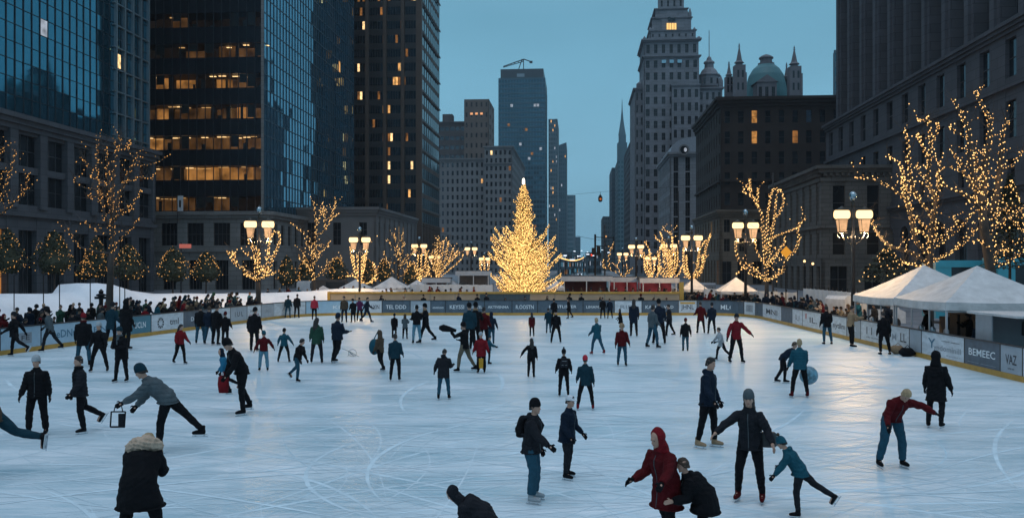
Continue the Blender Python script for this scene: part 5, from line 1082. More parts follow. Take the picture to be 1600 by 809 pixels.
lamps = [((1333, 46, 1.0), 'large lamp at the right, standing beside the widest lit tree', 95), ((405, 62.5, 1.04), 'large lamp inside the cup shaped lit tree at left', 80), ((562, 76, .93), 'lamp above the V shaped lit tree, left of the far tents', 60), ((1165, 70, 1.08), 'large lamp left of the anchor shaped lit tree, by the sandstone block', 80),
         ((1081, 81, .98), 'lamp inside the V shaped tree right of the yellow end post', 55), ((655, 106, .95), 'distant lamp just left of the broad fan shaped tree', 35), ((679, 112, .75), 'shorter distant lamp in front of the broad fan shaped tree', 18), ((736, 140, 1.0), 'thin distant lamp with white light left of the fir', 25), ((757, 116, .72), 'short distant lamp touching the left side of the fir', 20),
         ((994, 104, .93), 'double lamp with white light right of the avenue', 30), ((973, 132, .85), 'farther white lamp right of the avenue', 18), ((1017, 108, .72), 'short lamp in the smaller lit tree right of the avenue', 20), ((1045, 100, .93), 'lamp in the broad lit tree with bare twigs', 35)]
lamp_roots = []
for i, ((px, d, s), lb, e_) in enumerate(lamps):
    o = proto if i == 0 else copy_tree(proto); o.location = P(px, 0, d); o.location.z = 0; o.scale = (s, s, s); tag(o, lb, 'street lamp', 'multi lantern street lamps'); o.rotation_euler = (0, 0, rnd.uniform(-.15, .15))
    lamp_roots.append((o, e_))
for o, e_ in lamp_roots:
    for sx_ in (-1, 1):
        l = bpy.data.lights.new('lantern_light', 'POINT'); l.energy = e_ * 7.5; l.color = (1, .64, .30); l.shadow_soft_size = .05; q = bpy.data.objects.new('lantern_light', l); COL.objects.link(q); q.parent = o; q.location = (sx_ * .6, 0, 5.42)
# bare poles and far lights of the avenue
def pole_light(px, yl, d, label, col=LIT[3], hh=None):
    c = P(px, yl, d); m_ = MB(); m_.tube([(c.x, d, 0), (c.x, d, c.z)], .09, 6); m_.tube([(c.x, d, c.z), (c.x + 1.0, d, c.z + .15)], .05, 5); m_.box(c.x + .7, c.x + 1.5, d - .2, d + .2, c.z + .06, c.z + .2, 1)
    solo(m_, 'avenue_lamp', [IRON, col], label, 'street lamp', 'small far street lights of the avenue', loc=(c.x, d, 0))
WL = emat('far_white_lamps', (.75, .85, 1.0), 3.0); RL = emat('red_signal', (1, .08, .04), 1.5)
for i_, (px, yl, d) in enumerate(((884, 411, 150), (897, 405, 190), (912, 402, 230), (921, 404, 260), (893, 397, 320), (930, 400, 300), (905, 396, 400), (915, 398, 480), (876, 404, 210), (945, 399, 240), (937, 395, 380))): pole_light(px, yl - 4, d, 'small far street light, ' + ['nearest on the left of the avenue', 'right of the nearest left one', 'below the middle of the sky gap', 'just left of the signal mast', 'tiny one by the banded low tower', 'behind the signal mast', 'farthest in the middle', 'farthest of all at the vanishing point', 'leftmost beside the fir', 'rightmost beyond the thin mast', 'tiny one right of the signal mast'][i_], WL)
# signal mast cluster
m_ = MB(); c = P(930, 366, 120); m_.tube([(c.x, 120, 0), c], .14, 6); m_.tube([c + Vector((0, 0, -.4)), c + Vector((2.6, 0, -.5))], .06, 5); m_.tube([c + Vector((0, 0, -1.6)), c + Vector((2.6, 0, -1.7))], .06, 5); m_.tube([c + Vector((2.6, 0, -.3)), c + Vector((2.6, 0, -2.6))], .07, 5)
m_.box(c.x - .5, c.x - .1, 119.7, 120, c.z - 2.9, c.z - 1.9); m_.box(c.x + .2, c.x + .7, 119.7, 120, c.z - 3.0, c.z - 1.6); m_.ball((c.x - .5, 119.8, c.z - 2.9), (.16, .1, .16), 8, 1)
solo(m_, 'signal_mast', [IRON, RL], 'dark mast with signal boxes standing in the avenue gap', 'traffic light', loc=(c.x, 120, 0))
for px, d, yt in ((945, 118, 352), (1060, 135, 300), (1208, 90, 272), (283, 104, 380)):
    c = P(px, yt, d); m_ = MB(); m_.tube([(c.x, d, 0), c], [.13, .08], 7); m_.ball(c, .12, 6)
    if px == 283: m_.box(c.x - .2, c.x + 1.2, d - .1, d + .1, c.z - .6, c.z - .1, 1)
    solo(m_, 'mast' if px != 283 else 'street_sign', [LAMPP, emat('pinkish_sign', (.9, .25, .2), .45)], {945: 'thin plain mast at the right side of the avenue gap', 1060: 'tall thin mast in front of the vaulted stone building', 1208: 'square grey mast behind the anchor shaped tree', 283: 'pinkish lit sign on a thin pole above a clipped tree'}[px], 'mast' if px != 283 else 'sign', loc=(c.x, d, 0))
# hanging traffic light on its span wire
a_ = Vector((-23.5, 150, 13.9)); bq = Vector((40, 150, 19)); c = P(938, 300, 150); wv = MB(); wv.tube([a_, a_.lerp(c, .5) - ZZ * .35, c, c.lerp(bq, .5) - ZZ * .3, bq], .018, 4); solo(wv, 'span_wire', IRON, 'thin wire slung across the avenue carrying the hanging signal', 'wire')
hs = MB(); hs.tube([c, c - ZZ * .5], .04, 5); hs.lathe(c - ZZ * 1.75, [(.16, 0), (.36, .2), (.38, .8), (.22, 1.1), (.1, 1.28)], 8); hs.ball(c + Vector((0, -.34, -1.25)), (.2, .1, .2), 8, 1); hs.ball(c + Vector((0, -.36, -.78)), (.13, .08, .13), 8, 0)
solo(hs, 'hanging_signal', [IRON, emat('amber_signal', (1, .25, .05), .5)], 'small dark signal with an amber lens hanging over the avenue', 'traffic light')
for (xa_, ya, da, xb_, yb, db, sag, lit) in ((655, 352, 110, 1030, 384, 100, 2.0, 0), (872, 401, 76, 912, 402, 130, .4, 9), (840, 372, 120, 985, 402, 100, 1.2, 0), (900, 368, 130, 1085, 362, 100, 1.0, 0)):
    A, B2 = P(xa_, ya, da), P(xb_, yb, db); m_ = MB(); pts = [A.lerp(B2, i / 10) - ZZ * sag * 4 * (i / 10) * (1 - i / 10) for i in range(11)]; m_.tube(pts, .022, 4)
    if lit:
        for p in smooth_pts(pts, .8): bulb(m_, p, .055, 1)
    solo(m_, 'overhead_wire', [IRON, BULB], {655: 'dark wire running from the left lamps towards the right lamps', 872: 'wire of lit bulbs leading away right of the fir', 840: 'sagging wire crossing the avenue behind the fir', 900: 'upper dark wire crossing the avenue gap'}[xa_], 'wire')
# yellow diamond sign in the anchor tree
c = P(1228, 394, 64); m_ = MB(); m_.tube([(c.x, 64, 0), (c.x, 64, c.z)], .04, 6); s_ = .42; m_.add([(c.x + x, 63.93 + y, c.z + z) for y in (0, .03) for x, z in ((0, -s_ * 1.1), (s_, 0), (0, s_ * 1.1), (-s_, 0))], [(0, 1, 2, 3), (7, 6, 5, 4), (0, 4, 5, 1), (1, 5, 6, 2), (2, 6, 7, 3), (3, 7, 4, 0)], 1)
solo(m_, 'diamond_sign', [IRON, emat('lit_amber_sign', (1, .42, .05), .75)], 'glowing amber diamond sign beside the anchor shaped tree', 'sign', loc=(c.x, 64, 0))

# ---- tents
CANVAS = mat('white_tent_canvas', (.54, .52, .51), .65, var=.13, vs=1.8, bump=.9, bs=2.2); CANVD = mat('grey_tent_wall', (.30, .31, .33), .7, var=.1, vs=1.5); TPOLE = mat('tent_pole', (.55, .56, .58), .4, .4, var=.05)
def tent(c, a, b_, ze, zp, label, walls=(), val=.33, group='white pyramid roofed tents', detail=True, cat='tent'):
    """c centre, a/b_ half side vectors"""
    root = empty('tent', (c.x, c.y, 0), label, cat, group); c = Vector((c.x, c.y, 0)); cv = MB(); K = 10 if detail else 6
    cor = [c - a - b_, c + a - b_, c + a + b_, c - a + b_]
    if (cor[1] - cor[0]).cross(cor[2] - cor[1]).z < 0: cor = cor[::-1]
    grid = {}
    for s in range(4):
        p, q = cor[s], cor[(s + 1) % 4]; vs = []; fs = []
        for j in range(K + 1):
            t_ = j / K
            for i in range(K + 1):
                e_ = p.lerp(q, i / K); pt = e_.lerp(c, t_); z = ze + (zp - ze) * (t_ ** 1.12) - .05 * math.sin(math.pi * i / K) * (1 - t_) - .035 * math.sin(i / K * math.pi * 3) * math.sin(math.pi * t_) * .6
                vs.append((pt.x, pt.y, z))
        for j in range(K):
            for i in range(K): k0 = j * (K + 1) + i; fs.append((k0, k0 + 1, k0 + K + 2, k0 + K + 1))
        cv.add(vs, fs)
    cv.build('canopy', CANVAS, root, True)
    vl = MB()
    for s in range(4):
        p, q = cor[s], cor[(s + 1) % 4]; o_ = (p + q) / 2 - c; o_.z = 0; o_.normalize(); vs = []; fs = []
        for i in range(K + 1):
            e_ = p.lerp(q, i / K); w_ = .02 * math.sin(i * 2.1 + s); z = ze - .05 * math.sin(math.pi * i / K); e1 = e_ + o_ * .006
            vs += [(e1.x, e1.y, z + .004), (e1.x + o_.x * w_, e1.y + o_.y * w_, z - val)]
        fs = [(2 * i, 2 * i + 1, 2 * i + 3, 2 * i + 2) for i in range(K)]; vl.add(vs, fs)
    vl.build('valance', CANVAS, root)
    for p in cor:
        k = p.lerp(c, .03); m_ = MB(); m_.cbox((k.x, k.y, 0), .07, .07, ze - .02); m_.build('leg', TPOLE, root)
    fr_ = MB()
    for s in range(4): p, q = cor[s].lerp(c, .03), cor[(s + 1) % 4].lerp(c, .03); fr_.tube([p + ZZ * (ze - val - .06), q + ZZ * (ze - val - .06)], .022, 5)
    fr_.tube([c + ZZ * (ze - .3), c + ZZ * (zp - .03)], .03, 6); fr_.build('frame', TPOLE, root)
    for s, hh in walls:
        p, q = cor[s].lerp(c, .05), cor[(s + 1) % 4].lerp(c, .05); m_ = MB(); n_ = 12; vs = []
        for i in range(n_ + 1): e_ = p.lerp(q, i / n_); o_ = (c - e_).normalized() * .04 * math.sin(i * 2.4); vs += [(e_.x + o_.x, e_.y + o_.y, .05), (e_.x + o_.x, e_.y + o_.y, hh)]
        m_.add(vs, [(2 * i, 2 * i + 2, 2 * i + 3, 2 * i + 1) for i in range(n_)]); m_.build('side_wall', CANVD, root)
    return root, cor
drn = Vector((dr.y, -dr.x, 0))   # outward from the right boards
b0 = Vector((17.35, 34.2, 0)); ct = b0 + dr * 2.45 + drn * 2.5
tA, corA = tent(ct, dr * 2.5, drn * 2.5, 2.34, 3.80, 'nearest large white pyramid tent standing behind the right boards', walls=((0, 1.6),))
ct2 = b0 + dr * 7.55 + drn * 2.5
tB, corB = tent(ct2, dr * 2.5, drn * 2.5, 2.30, 3.84, 'second large white pyramid tent adjoining the nearest one at right')
for cc, lb in ((ct, 'nearest'), (ct2, 'second')):
    # counter, back wall and clutter inside
    m_ = MB(); p = cc - drn * 2.2 - dr * 2.0; m_.obox(p + ZZ * .85, dr * 4.0, drn * .6, ZZ * .05); m_.obox(p + drn * .05, dr * 4.0, drn * .04, ZZ * .84, 1)
    for k in range(3): m_.obox(p + dr * (k * 1.9 + .05) + drn * .5, dr * .05, drn * .05, ZZ * .85)
    solo(m_, 'counter', [TPOLE, CANVD], f'long grey serving counter inside the {lb} large white tent', 'counter')
    m_ = MB(); p = cc + drn * 2.1 - dr * 2.3; m_.obox(p, dr * 4.6, drn * .06, ZZ * 2.2); 
    for k in range(4): m_.obox(p + dr * (.3 + k * 1.1) - drn * .4, dr * .8, drn * .38, ZZ * rnd.uniform(.8, 1.7), 1)
    solo(m_, 'back_panel', [CANVD, mat('dark_cupboard', (.05, .045, .04), .6)], f'grey back wall with dark cupboards inside the {lb} large white tent', 'panel')
    for k in range(3):
        m_ = MB(); q = cc - drn * 1.95 + dr * (-1.3 + k * 1.2 + rnd.uniform(-.2, .2)); m_.lathe((q.x, q.y, .90), [(.10, 0), (.12, .05), (.11, .24), (.05, .30), (.02, .34)], 10)
        solo(m_, 'urn', mat('steel_urn', (.4, .4, .42), .3, .8, var=.05), f'{["left", "middle", "right"][k]} steel urn on the counter of the {lb} large tent', 'urn', smooth=True)
    for k in range(2): m_ = MB(); q = cc - drn * 2.42 + dr * (-.9 + k * 1.7); m_.cbox((q.x, q.y, 0), .05, .05, 2.3); solo(m_, 'pole', TPOLE, f'slim white pole at the rink side of the {lb} large tent, {["nearer", "farther"][k]} one', 'pole')
# booth with flat roof
bt0 = Vector((17.25, 28.9, 0)); root = empty('booth', bt0, 'grey flat roofed booth with a dark serving window at the right edge', 'booth')
m_ = MB(); m_.obox(bt0 - dr * .2 - drn * .25 + ZZ * 2.02, dr * 3.4, drn * 3.6, ZZ * .08); m_.build('roof', CANVAS, root)
m_ = MB(); m_.obox(bt0 + dr * 3.0, dr * .05, drn * 3.0, ZZ * 2.0); m_.obox(bt0, dr * .05, drn * 3.0, ZZ * .9); m_.obox(bt0 + drn * 2.9, dr * 3.0, drn * .05, ZZ * 2.0); m_.obox(bt0 + dr * 1.9, dr * 1.09, drn * .05, ZZ * 2.0); m_.obox(bt0 + dr * .06, dr * 1.83, drn * .05, ZZ * .95); m_.build('walls', mat('booth_panel', (.40, .42, .45), .5, var=.06), root)
m_ = MB(); m_.obox(bt0 + ZZ * .96 - drn * .12, dr * 1.85, drn * .35, ZZ * .05); m_.obox(bt0 + ZZ * 1.3 + drn * 1.0, dr * 1.8, drn * .04, ZZ * .5); m_.build('shelf', mat('dark_cupboard', (.05, .045, .04), .6), root)
# far tents
for px, ye, yp, w_, d, lb in ((556, 449, 436, 52, 88, 'leftmost far white tent under the V shaped tree'), (612, 449, 432, 62, 86, 'far white tent left of the fan shaped tree'), (652, 450, 437, 50, 90, 'far white tent behind the trunk of the fan shaped tree'), (706, 449, 437, 40, 94, 'far white tent left of the fir'), (505, 453, 446, 26, 84, 'small low white tent at the end of the snow bank'),
                          (1036, 450, 434, 48, 90, 'far white tent under the broad lit tree'), (1084, 451, 434, 50, 84, 'far white tent right of the yellow end post'), (1150, 454, 433, 70, 72, 'far white tent below the lamp by the sandstone block'), (868, 449, 436, 36, 82, 'small white tent tucked behind the right foot of the fir')):
    c = P(px, 0, d); hw = w_ / F * d / 2 * .8; tent(Vector((c.x, d, 0)), V * hw, U * hw, P(0, ye, d).z, P(0, yp, d).z, lb, walls=((2, 1.4), (1, 1.4)) if px != 1150 else ((2, 1.5),), val=.22, detail=False)
# market stalls with flat roofs behind the screen
REDC = mat('maroon_stall_sheet', (.06, .010, .02), .7, var=.15, vs=2); PINK = emat('pink_stall_light', (1, .16, .18), .10, var=.6, vs=1.2)
def stall(px0, px1, d, zr, label, colr, lightm=None):
    a_ = P(px0, 0, d).x; b_ = P(px1, 0, d).x; root = empty('market_stall', ((a_ + b_) / 2, d, 0), label, 'market stall', 'flat roofed market stalls behind the rink')
    m_ = MB(); m_.box(a_ - .3, b_ + .3, d - .4, d + 2.6, zr, zr + .16); m_.build('roof', mat('stall_roof', (.06, .06, .065), .6, var=.1), root)
    m_ = MB(); m_.box(a_ - .3, b_ + .3, d - .47, d - .41, zr - .38, zr + .10); m_.build('fascia', mat('stall_fascia', (.5, .5, .52), .6, var=.08), root)
    m_ = MB(); m_.box(a_, b_, d + 2.4, d + 2.5, 0, zr - .004); m_.build('back_wall', colr if not lightm else lightm, root)
    m_ = MB(); m_.box(a_, b_, d - .3, d + .2, 0, 1.0); m_.box(a_ - .05, b_ + .05, d - .35, d + .25, 1.003, 1.05); m_.build('counter', colr, root)
    for x in (a_ + .06, (a_ + b_) / 2, b_ - .06): m_ = MB(); m_.cbox((x, d - .38, 0), .1, .1, zr - .39); m_.build('post', TPOLE, root)
stall(880, 952, 86, 2.62, 'maroon flat roofed market stall right of the fir', REDC); stall(958, 1000, 88, 2.5, 'market stall with bright pink light right of the maroon one', REDC, PINK); stall(1003, 1056, 86, 2.45, 'rightmost flat roofed stall glowing red behind the yellow post', REDC, PINK)
stall(664, 700, 92, 2.35, 'grey stall hung with red coats left of the fir', REDC); stall(716, 764, 94, 3.1, 'long dark roofed stall beside the left of the fir', mat('grey_stall_cloth', (.16, .16, .17), .7))
# ---- white fence sheets on both sides, posts on the snow bank
def sheet(px0, d0, px1, d1, z1, label, n=14):
    a_, b_ = P(px0, 0, d0), P(px1, 0, d1); a_.z = b_.z = 0; root = empty('sheeted_fence', a_.lerp(b_, .5), label, 'fence'); m_ = MB(); vs = []; nn = n * 4
    nrm_ = (b_ - a_).normalized().cross(ZZ)
    for i in range(nn + 1): e_ = a_.lerp(b_, i / nn) + nrm_ * .05 * math.sin(i * 1.57); vs += [(e_.x, e_.y, .05), (e_.x, e_.y, z1 - .05 * abs(math.sin(i * math.pi / 4)))]
    m_.add(vs, [(2 * i, 2 * i + 2, 2 * i + 3, 2 * i + 1) for i in range(nn)]); m_.build('sheet', mat('white_sheeting', (.66, .68, .70), .6, var=.08, vs=1), root)
    for i in range(n + 1): e_ = a_.lerp(b_, i / n) - nrm_ * .06; m_ = MB(); m_.tube([e_, e_ + ZZ * (z1 + .15)], .03, 5); m_.build('post', IRON, root)
sheet(1255, 62, 1356, 50, 2.2, 'white sheeted fence between the anchor tree and the tents'); sheet(560, 80, 640, 84, 1.5, 'white sheeted fence below the far left tents', 8); sheet(1100, 78, 1245, 66, 1.75, 'white sheeted fence under the anchor shaped tree', 10); sheet(640, 88, 770, 86, 1.9, 'pale fence behind the end screen left of the fir', 10)
for i, (px, d, yt, yb) in enumerate(((22, 55, 430, 500), (68, 55, 430, 500), (93, 56, 440, 500), (141, 57, 420, 500), (187, 56, 425, 500), (195, 58, 415, 500))):
    c = P(px, yt, d); m_ = MB(); m_.tube([(c.x, d, 0), c], .035, 6); m_.tube([c, c + Vector((.25, 0, .12))], .02, 4)
    solo(m_, 'thin_post', IRON, f'thin black pole on the snow bank, {["first", "second", "third", "fourth", "fifth", "sixth"][i]} from the left edge', 'pole', 'thin poles along the snow bank', loc=(c.x, d, 0))
c = P(158, 458, 52); m_ = MB(); m_.tube([(c.x, 52, 0), (c.x, 52, c.z)], .13, 8); m_.lathe((c.x, 52, c.z - .2), [(.13, 0), (.30, .05), (.30, .12), (.12, .2), (.16, .3), (.04, .45)], 8); m_.box(c.x - .36, c.x + .36, 51.9, 52.1, c.z - .35, c.z - .2)
solo(m_, 'hydrant_post', IRON, 'stout black post with a capped head left of the slender tree trunk', 'post', loc=(c.x, 52, 0))
# buses and cars
TEALP = mat('teal_bus_paint', (.035, .28, .38), .35, var=.05, coat=.4); TYRE = mat('tyre_rubber', (.015, .015, .016), .8, var=.1)
def bus(o_, dxv, L_, h_, label, wd=2.5):
    dyv = Vector((-dxv.y, dxv.x, 0)); root = empty('city_bus', o_, label, 'bus', 'teal buses parked behind the tents'); A = lambda x, y, z: o_ + dxv * x + dyv * y + ZZ * z
    m_ = MB(); m_.obox(A(0, 0, .35), dxv * L_, dyv * wd, ZZ * 1.0); m_.obox(A(0, 0, h_ - .45), dxv * L_, dyv * wd, ZZ * .45); m_.obox(A(0, .03, 1.35), dxv * 1.0, dyv * (wd - .06), ZZ * (h_ - 1.8))
    for k in range(1, int(L_ / 2.6) + 1): x = min(k * 2.6, L_ - .35); m_.obox(A(x, .02, 1.34), dxv * .35, dyv * (wd - .04), ZZ * (h_ - 1.78))
    m_.build('body', TEALP, root)
    m_ = MB(); m_.obox(A(.15, .06, 1.33), dxv * (L_ - .25), dyv * (wd - .12), ZZ * (h_ - 1.76)); m_.build('windows', GLASS_K, root)
    for x in (1.8, L_ - 2):
        for y in (.02, wd - .3): m_ = MB(); m_.tube([A(x, y, .5), A(x, y + .28, .5)], .5, 14); m_.build('wheel', TYRE, root)
    m_ = MB(); m_.obox(A(-.02, wd - .8, h_ - 1.25), dxv * .03, dyv * .55, ZZ * .35); m_.build('tail_light', emat('red_lamp', (1, .14, .06), 1.0), root)
    return root
bus(P(1462, 415, 56) * 1 - ZZ * P(1462, 415, 56).z + Vector((0, -.0, 0)), Vector((.995, -.1, 0)), 4.6, 4.15, 'teal bus with a red lamp behind the pyramid tents', 2.4)
bus(P(1560, 415, 53) - ZZ * P(1560, 415, 53).z, Vector((.99, -.14, 0)), 9, 4.3, 'teal bus cut off by the right edge behind the nearest tent')
def car(c, a_, L_, h_, paint, label, wd=1.8, van=False):
    root = empty('parked_car' if not van else 'parked_van', c, label, 'van' if van else 'car'); dx_ = Vector((math.cos(a_), math.sin(a_), 0)); dy_ = Vector((-dx_.y, dx_.x, 0)); m_ = MB()
    pr = [(0, .3), (0, .85), (.08, 1.0), (.22, h_ * .68), (.34, h_ * .97), (.72, h_), (.90, h_ * .62), (1, .75), (1, .3)] if not van else [(0, .3), (0, h_ * .9), (.04, h_), (.78, h_), (.90, h_ * .58), (1, h_ * .5), (1, .3)]
    pts = [(x * L_ - L_ / 2, z) for x, z in pr]; n_ = len(pts); m_.add([tuple(c + dx_ * x + dy_ * (wd / 2) + ZZ * z) for x, z in pts] + [tuple(c + dx_ * x - dy_ * (wd / 2) + ZZ * z) for x, z in pts], [tuple(range(n_)), tuple(reversed(range(n_, 2 * n_)))] + [(i, n_ + i, n_ + (i + 1) % n_, (i + 1) % n_) for i in range(n_)]); m_.build('body', paint, root)
    m_ = MB(); m_.obox(c - dx_ * (L_ * .18) - dy_ * (wd / 2 + .01) + ZZ * (h_ * .6), dx_ * L_ * .42, dy_ * (wd + .02), ZZ * h_ * .3); m_.build('windows', GLASS_K, root)
    for sx_ in (-.32, .32):
        for sy in (-1, 1): m_ = MB(); m_.tube([c + dx_ * sx_ * L_ + dy_ * (sy * wd / 2 - .12) + ZZ * .33, c + dx_ * sx_ * L_ + dy_ * (sy * wd / 2 + .12) + ZZ * .33], .33, 12); m_.build('wheel', TYRE, root)
    return root
c = P(522, 0, 92); c.z = 0; car(c, .2, 4.8, 2.3, mat('black_paint', (.02, .02, .025), .3, coat=.5), 'black van parked behind the leftmost far tents', van=True)
c = P(498, 0, 96); c.z = 0; car(c, .1, 4.6, 2.1, mat('white_paint', (.55, .56, .58), .3, coat=.5), 'white van parked left of the black van', van=True)
c = P(1352, 0, 52); c.z = 0; car(c, .3, 4.4, 2.0, mat('white_paint', (.55, .56, .58), .3, coat=.5), 'white van half hidden by the second large tent', van=True)
c = P(1098, 0, 96); c.z = 0; car(c, 1.6, 4.4, 1.9, mat('grey_paint', (.16, .17, .19), .3, coat=.5), 'grey van parked by the sandstone base', van=True)
# far traffic and signs down the avenue: red and white glints
for i, (px, d, c_) in enumerate(((898, 230, RL), (915, 200, RL), (905, 300, WL), (888, 180, RL), (925, 250, WL), (910, 160, RL))):
    p = P(px, 0, d); p.z = 0; r_c = car(p, 1.5, 4.3, 1.5, mat('dark_car_paint', (.03, .035, .045), .3, coat=.5), f'distant dark car on the avenue, {["left lane far", "centre", "right lane farthest", "left kerb", "right kerb", "nearest"][i]}')
    m_ = MB()
    for s in (-.6, .6): m_.ball((p.x + s, d - 2.25, .8), .13, 6)
    m_.build('lights', c_, r_c)
# blue-lit low frontages at the avenue's end
for i, (px0, px1, yt, d) in enumerate(((872, 892, 396, 330), (893, 905, 399, 420), (918, 940, 394, 380), (906, 918, 402, 520))):
    a_, b_ = P(px0, yt, d), P(px1, yt, d); bb = Bld('low_frontage', ['bluish lit low frontage left of the avenue', 'small bluish frontage near the vanishing point', 'bluish lit low frontage right of the avenue', 'tiny frontage closing the avenue'][i], (a_.x, d, 0))
    bb.facade(Vector((a_.x, d, 0)), Vector((1, 0, 0)), Vector((0, -1, 0)), b_.x - a_.x, 0, a_.z, 8, 3, .6, .6, lit=.4, lits=[emat('cool_blue_window', (.15, .45, .65), .45), LIT[3], LIT[1]], frame=False); bb.wall.box(a_.x + .3, b_.x - .3, d + .5, d + 12, 0, a_.z - .1); bb.finish(mat('far_slate', (.07, .12, .15), .6, var=.1))
# warm lit doorways and shopfront lamps at the foot of the right buildings
for px, py, d in ((1257, 408, 108), (1270, 412, 106)):
    c = P(px, py, d); m_ = MB(); m_.tube([(c.x, d, 0), c], .06, 6); m_.ball(c, .16, 8, 1); solo(m_, 'small_post_lamp', [IRON, emat('small_warm_lamp', (1, .6, .25), 3)], f'small round post lamp before the classical building, {"left" if px == 1257 else "right"} one', 'street lamp', loc=(c.x, d, 0))

# ---- evening haze along the avenue
hz = MB(); hz.box(-400, 400, -30, 1300, -1.2, 175)
HZM = bpy.data.materials.new('evening_haze'); HZM.use_nodes = True; t = HZM.node_tree; t.nodes.clear(); oo = N(t, 'ShaderNodeOutputMaterial'); pv_ = N(t, 'ShaderNodeVolumePrincipled'); pv_.inputs['Density'].default_value = .00018; pv_.inputs['Color'].default_value = (.75, .85, .95, 1); pv_.inputs['Anisotropy'].default_value = .2
t.links.new(pv_.outputs[0], oo.inputs['Volume'])
tag(hz.build('haze', HZM), kind='stuff')
# ================================================================ people
def skin_m(i): return mat(f'skin_tone_{"abc"[i]}', [(.42, .24, .17), (.30, .17, .11), (.12, .065, .045)][i], .55, var=.05, vs=20)
def cloth(name, col, rough=.85, bump=.5, bs=60): return mat(name, col, rough, var=.14, vs=7, bump=bump, bs=bs, spec=.12)
CL = {'black': (.0065, .0065, .008), 'charcoal': (.015, .016, .020), 'navy': (.008, .015, .028), 'teal': (.012, .075, .105), 'dteal': (.008, .033, .048), 'blue': (.02, .14, .24), 'red': (.17, .009, .014), 'maroon': (.075, .005, .007), 'pinkred': (.42, .03, .05),
      'grey': (.075, .095, .105), 'lgrey': (.34, .37, .39), 'white': (.62, .64, .66), 'jeans': (.020, .070, .105), 'ljeans': (.10, .22, .29), 'khaki': (.13, .11, .08), 'brown': (.075, .052, .035), 'tan': (.30, .20, .12), 'cream': (.48, .36, .27), 'yellow': (.5, .26, .03),
      'blond': (.34, .24, .13), 'dhair': (.012, .009, .008), 'bhair': (.05, .028, .015), 'green': (.02, .06, .04), 'purple': (.10, .02, .07)}
def cm(k): return cloth(k + '_cloth', CL[k]) if k not in ('dhair', 'bhair', 'blond') else mat({'dhair': 'dark_hair', 'bhair': 'brown_hair', 'blond': 'blond_hair'}[k], CL[k], .6, var=.25, vs=12, vscale=(3, 3, .4), bump=.6, bs=30)
BLADE = mat('skate_blade_steel', (.55, .57, .6), .25, .9, var=0); SOLE = mat('white_skate_sole', (.5, .52, .54), .5, var=0); EYEM = mat('dark_eye', (.02, .015, .012), .3, var=0); LIPM = mat('lips', (.28, .10, .08), .5, var=0)

_tmp = None
def remesh(mb, vox, smooth_n=2, name='m'):
    me = bpy.data.meshes.new(name); me.from_pydata(mb.v, [], mb.f); me.update()
    bm = bmesh.new(); bm.from_mesh(me); bmesh.ops.recalc_face_normals(bm, faces=bm.faces); bm.to_mesh(me); bm.free()
    o = bpy.data.objects.new('tmp_remesh', me); ROOTC.objects.link(o)
    r_ = o.modifiers.new('r', 'REMESH'); r_.mode = 'VOXEL'; r_.voxel_size = vox; r_.use_smooth_shade = True
    if smooth_n: s_ = o.modifiers.new('s', 'SMOOTH'); s_.factor = .5; s_.iterations = smooth_n
    dg = bpy.context.evaluated_depsgraph_get(); m2 = bpy.data.meshes.new_from_object(o.evaluated_get(dg)); bpy.data.objects.remove(o); bpy.data.meshes.remove(me); m2.name = name
    return m2
bpy.context.view_layer.layer_collection.children['place'].exclude = True   # keeps the remeshing below fast
def vdir(side, pitch, abd): return Vector((side * math.sin(abd), math.sin(pitch) * math.cos(abd), -math.cos(pitch) * math.cos(abd)))
def wrinkle(me, amp, quilt=0, qs=.085, seed=0, freq=16):
    n = len(me.vertices)
    if not n: return
    co = np.empty(n * 3, np.float32); me.vertices.foreach_get('co', co); co = co.reshape(-1, 3); nn = np.empty(n * 3, np.float32); me.vertex_normals.foreach_get('vector', nn); nn = nn.reshape(-1, 3)
    x, y, z = co[:, 0] + seed, co[:, 1] + seed * .7, co[:, 2]
    f = np.sin(freq * x + 9 * np.sin(z * 7 + seed) + 3) * np.sin(freq * 1.3 * z + 5 * np.sin(x * 9) + seed) + .6 * np.sin(freq * 2.1 * z + 11 * y + 4 * np.sin(12 * x + seed)) + .4 * np.sin(freq * 2.7 * (x + y) + 7 * z)
    dsp = amp * f
    if quilt: dsp = dsp * .5 + quilt * (np.abs(np.sin(np.pi * z / qs)) ** .6 - .5)
    co = co + nn * dsp[:, None]; me.vertices.foreach_set('co', co.ravel().astype(np.float32)); me.update()

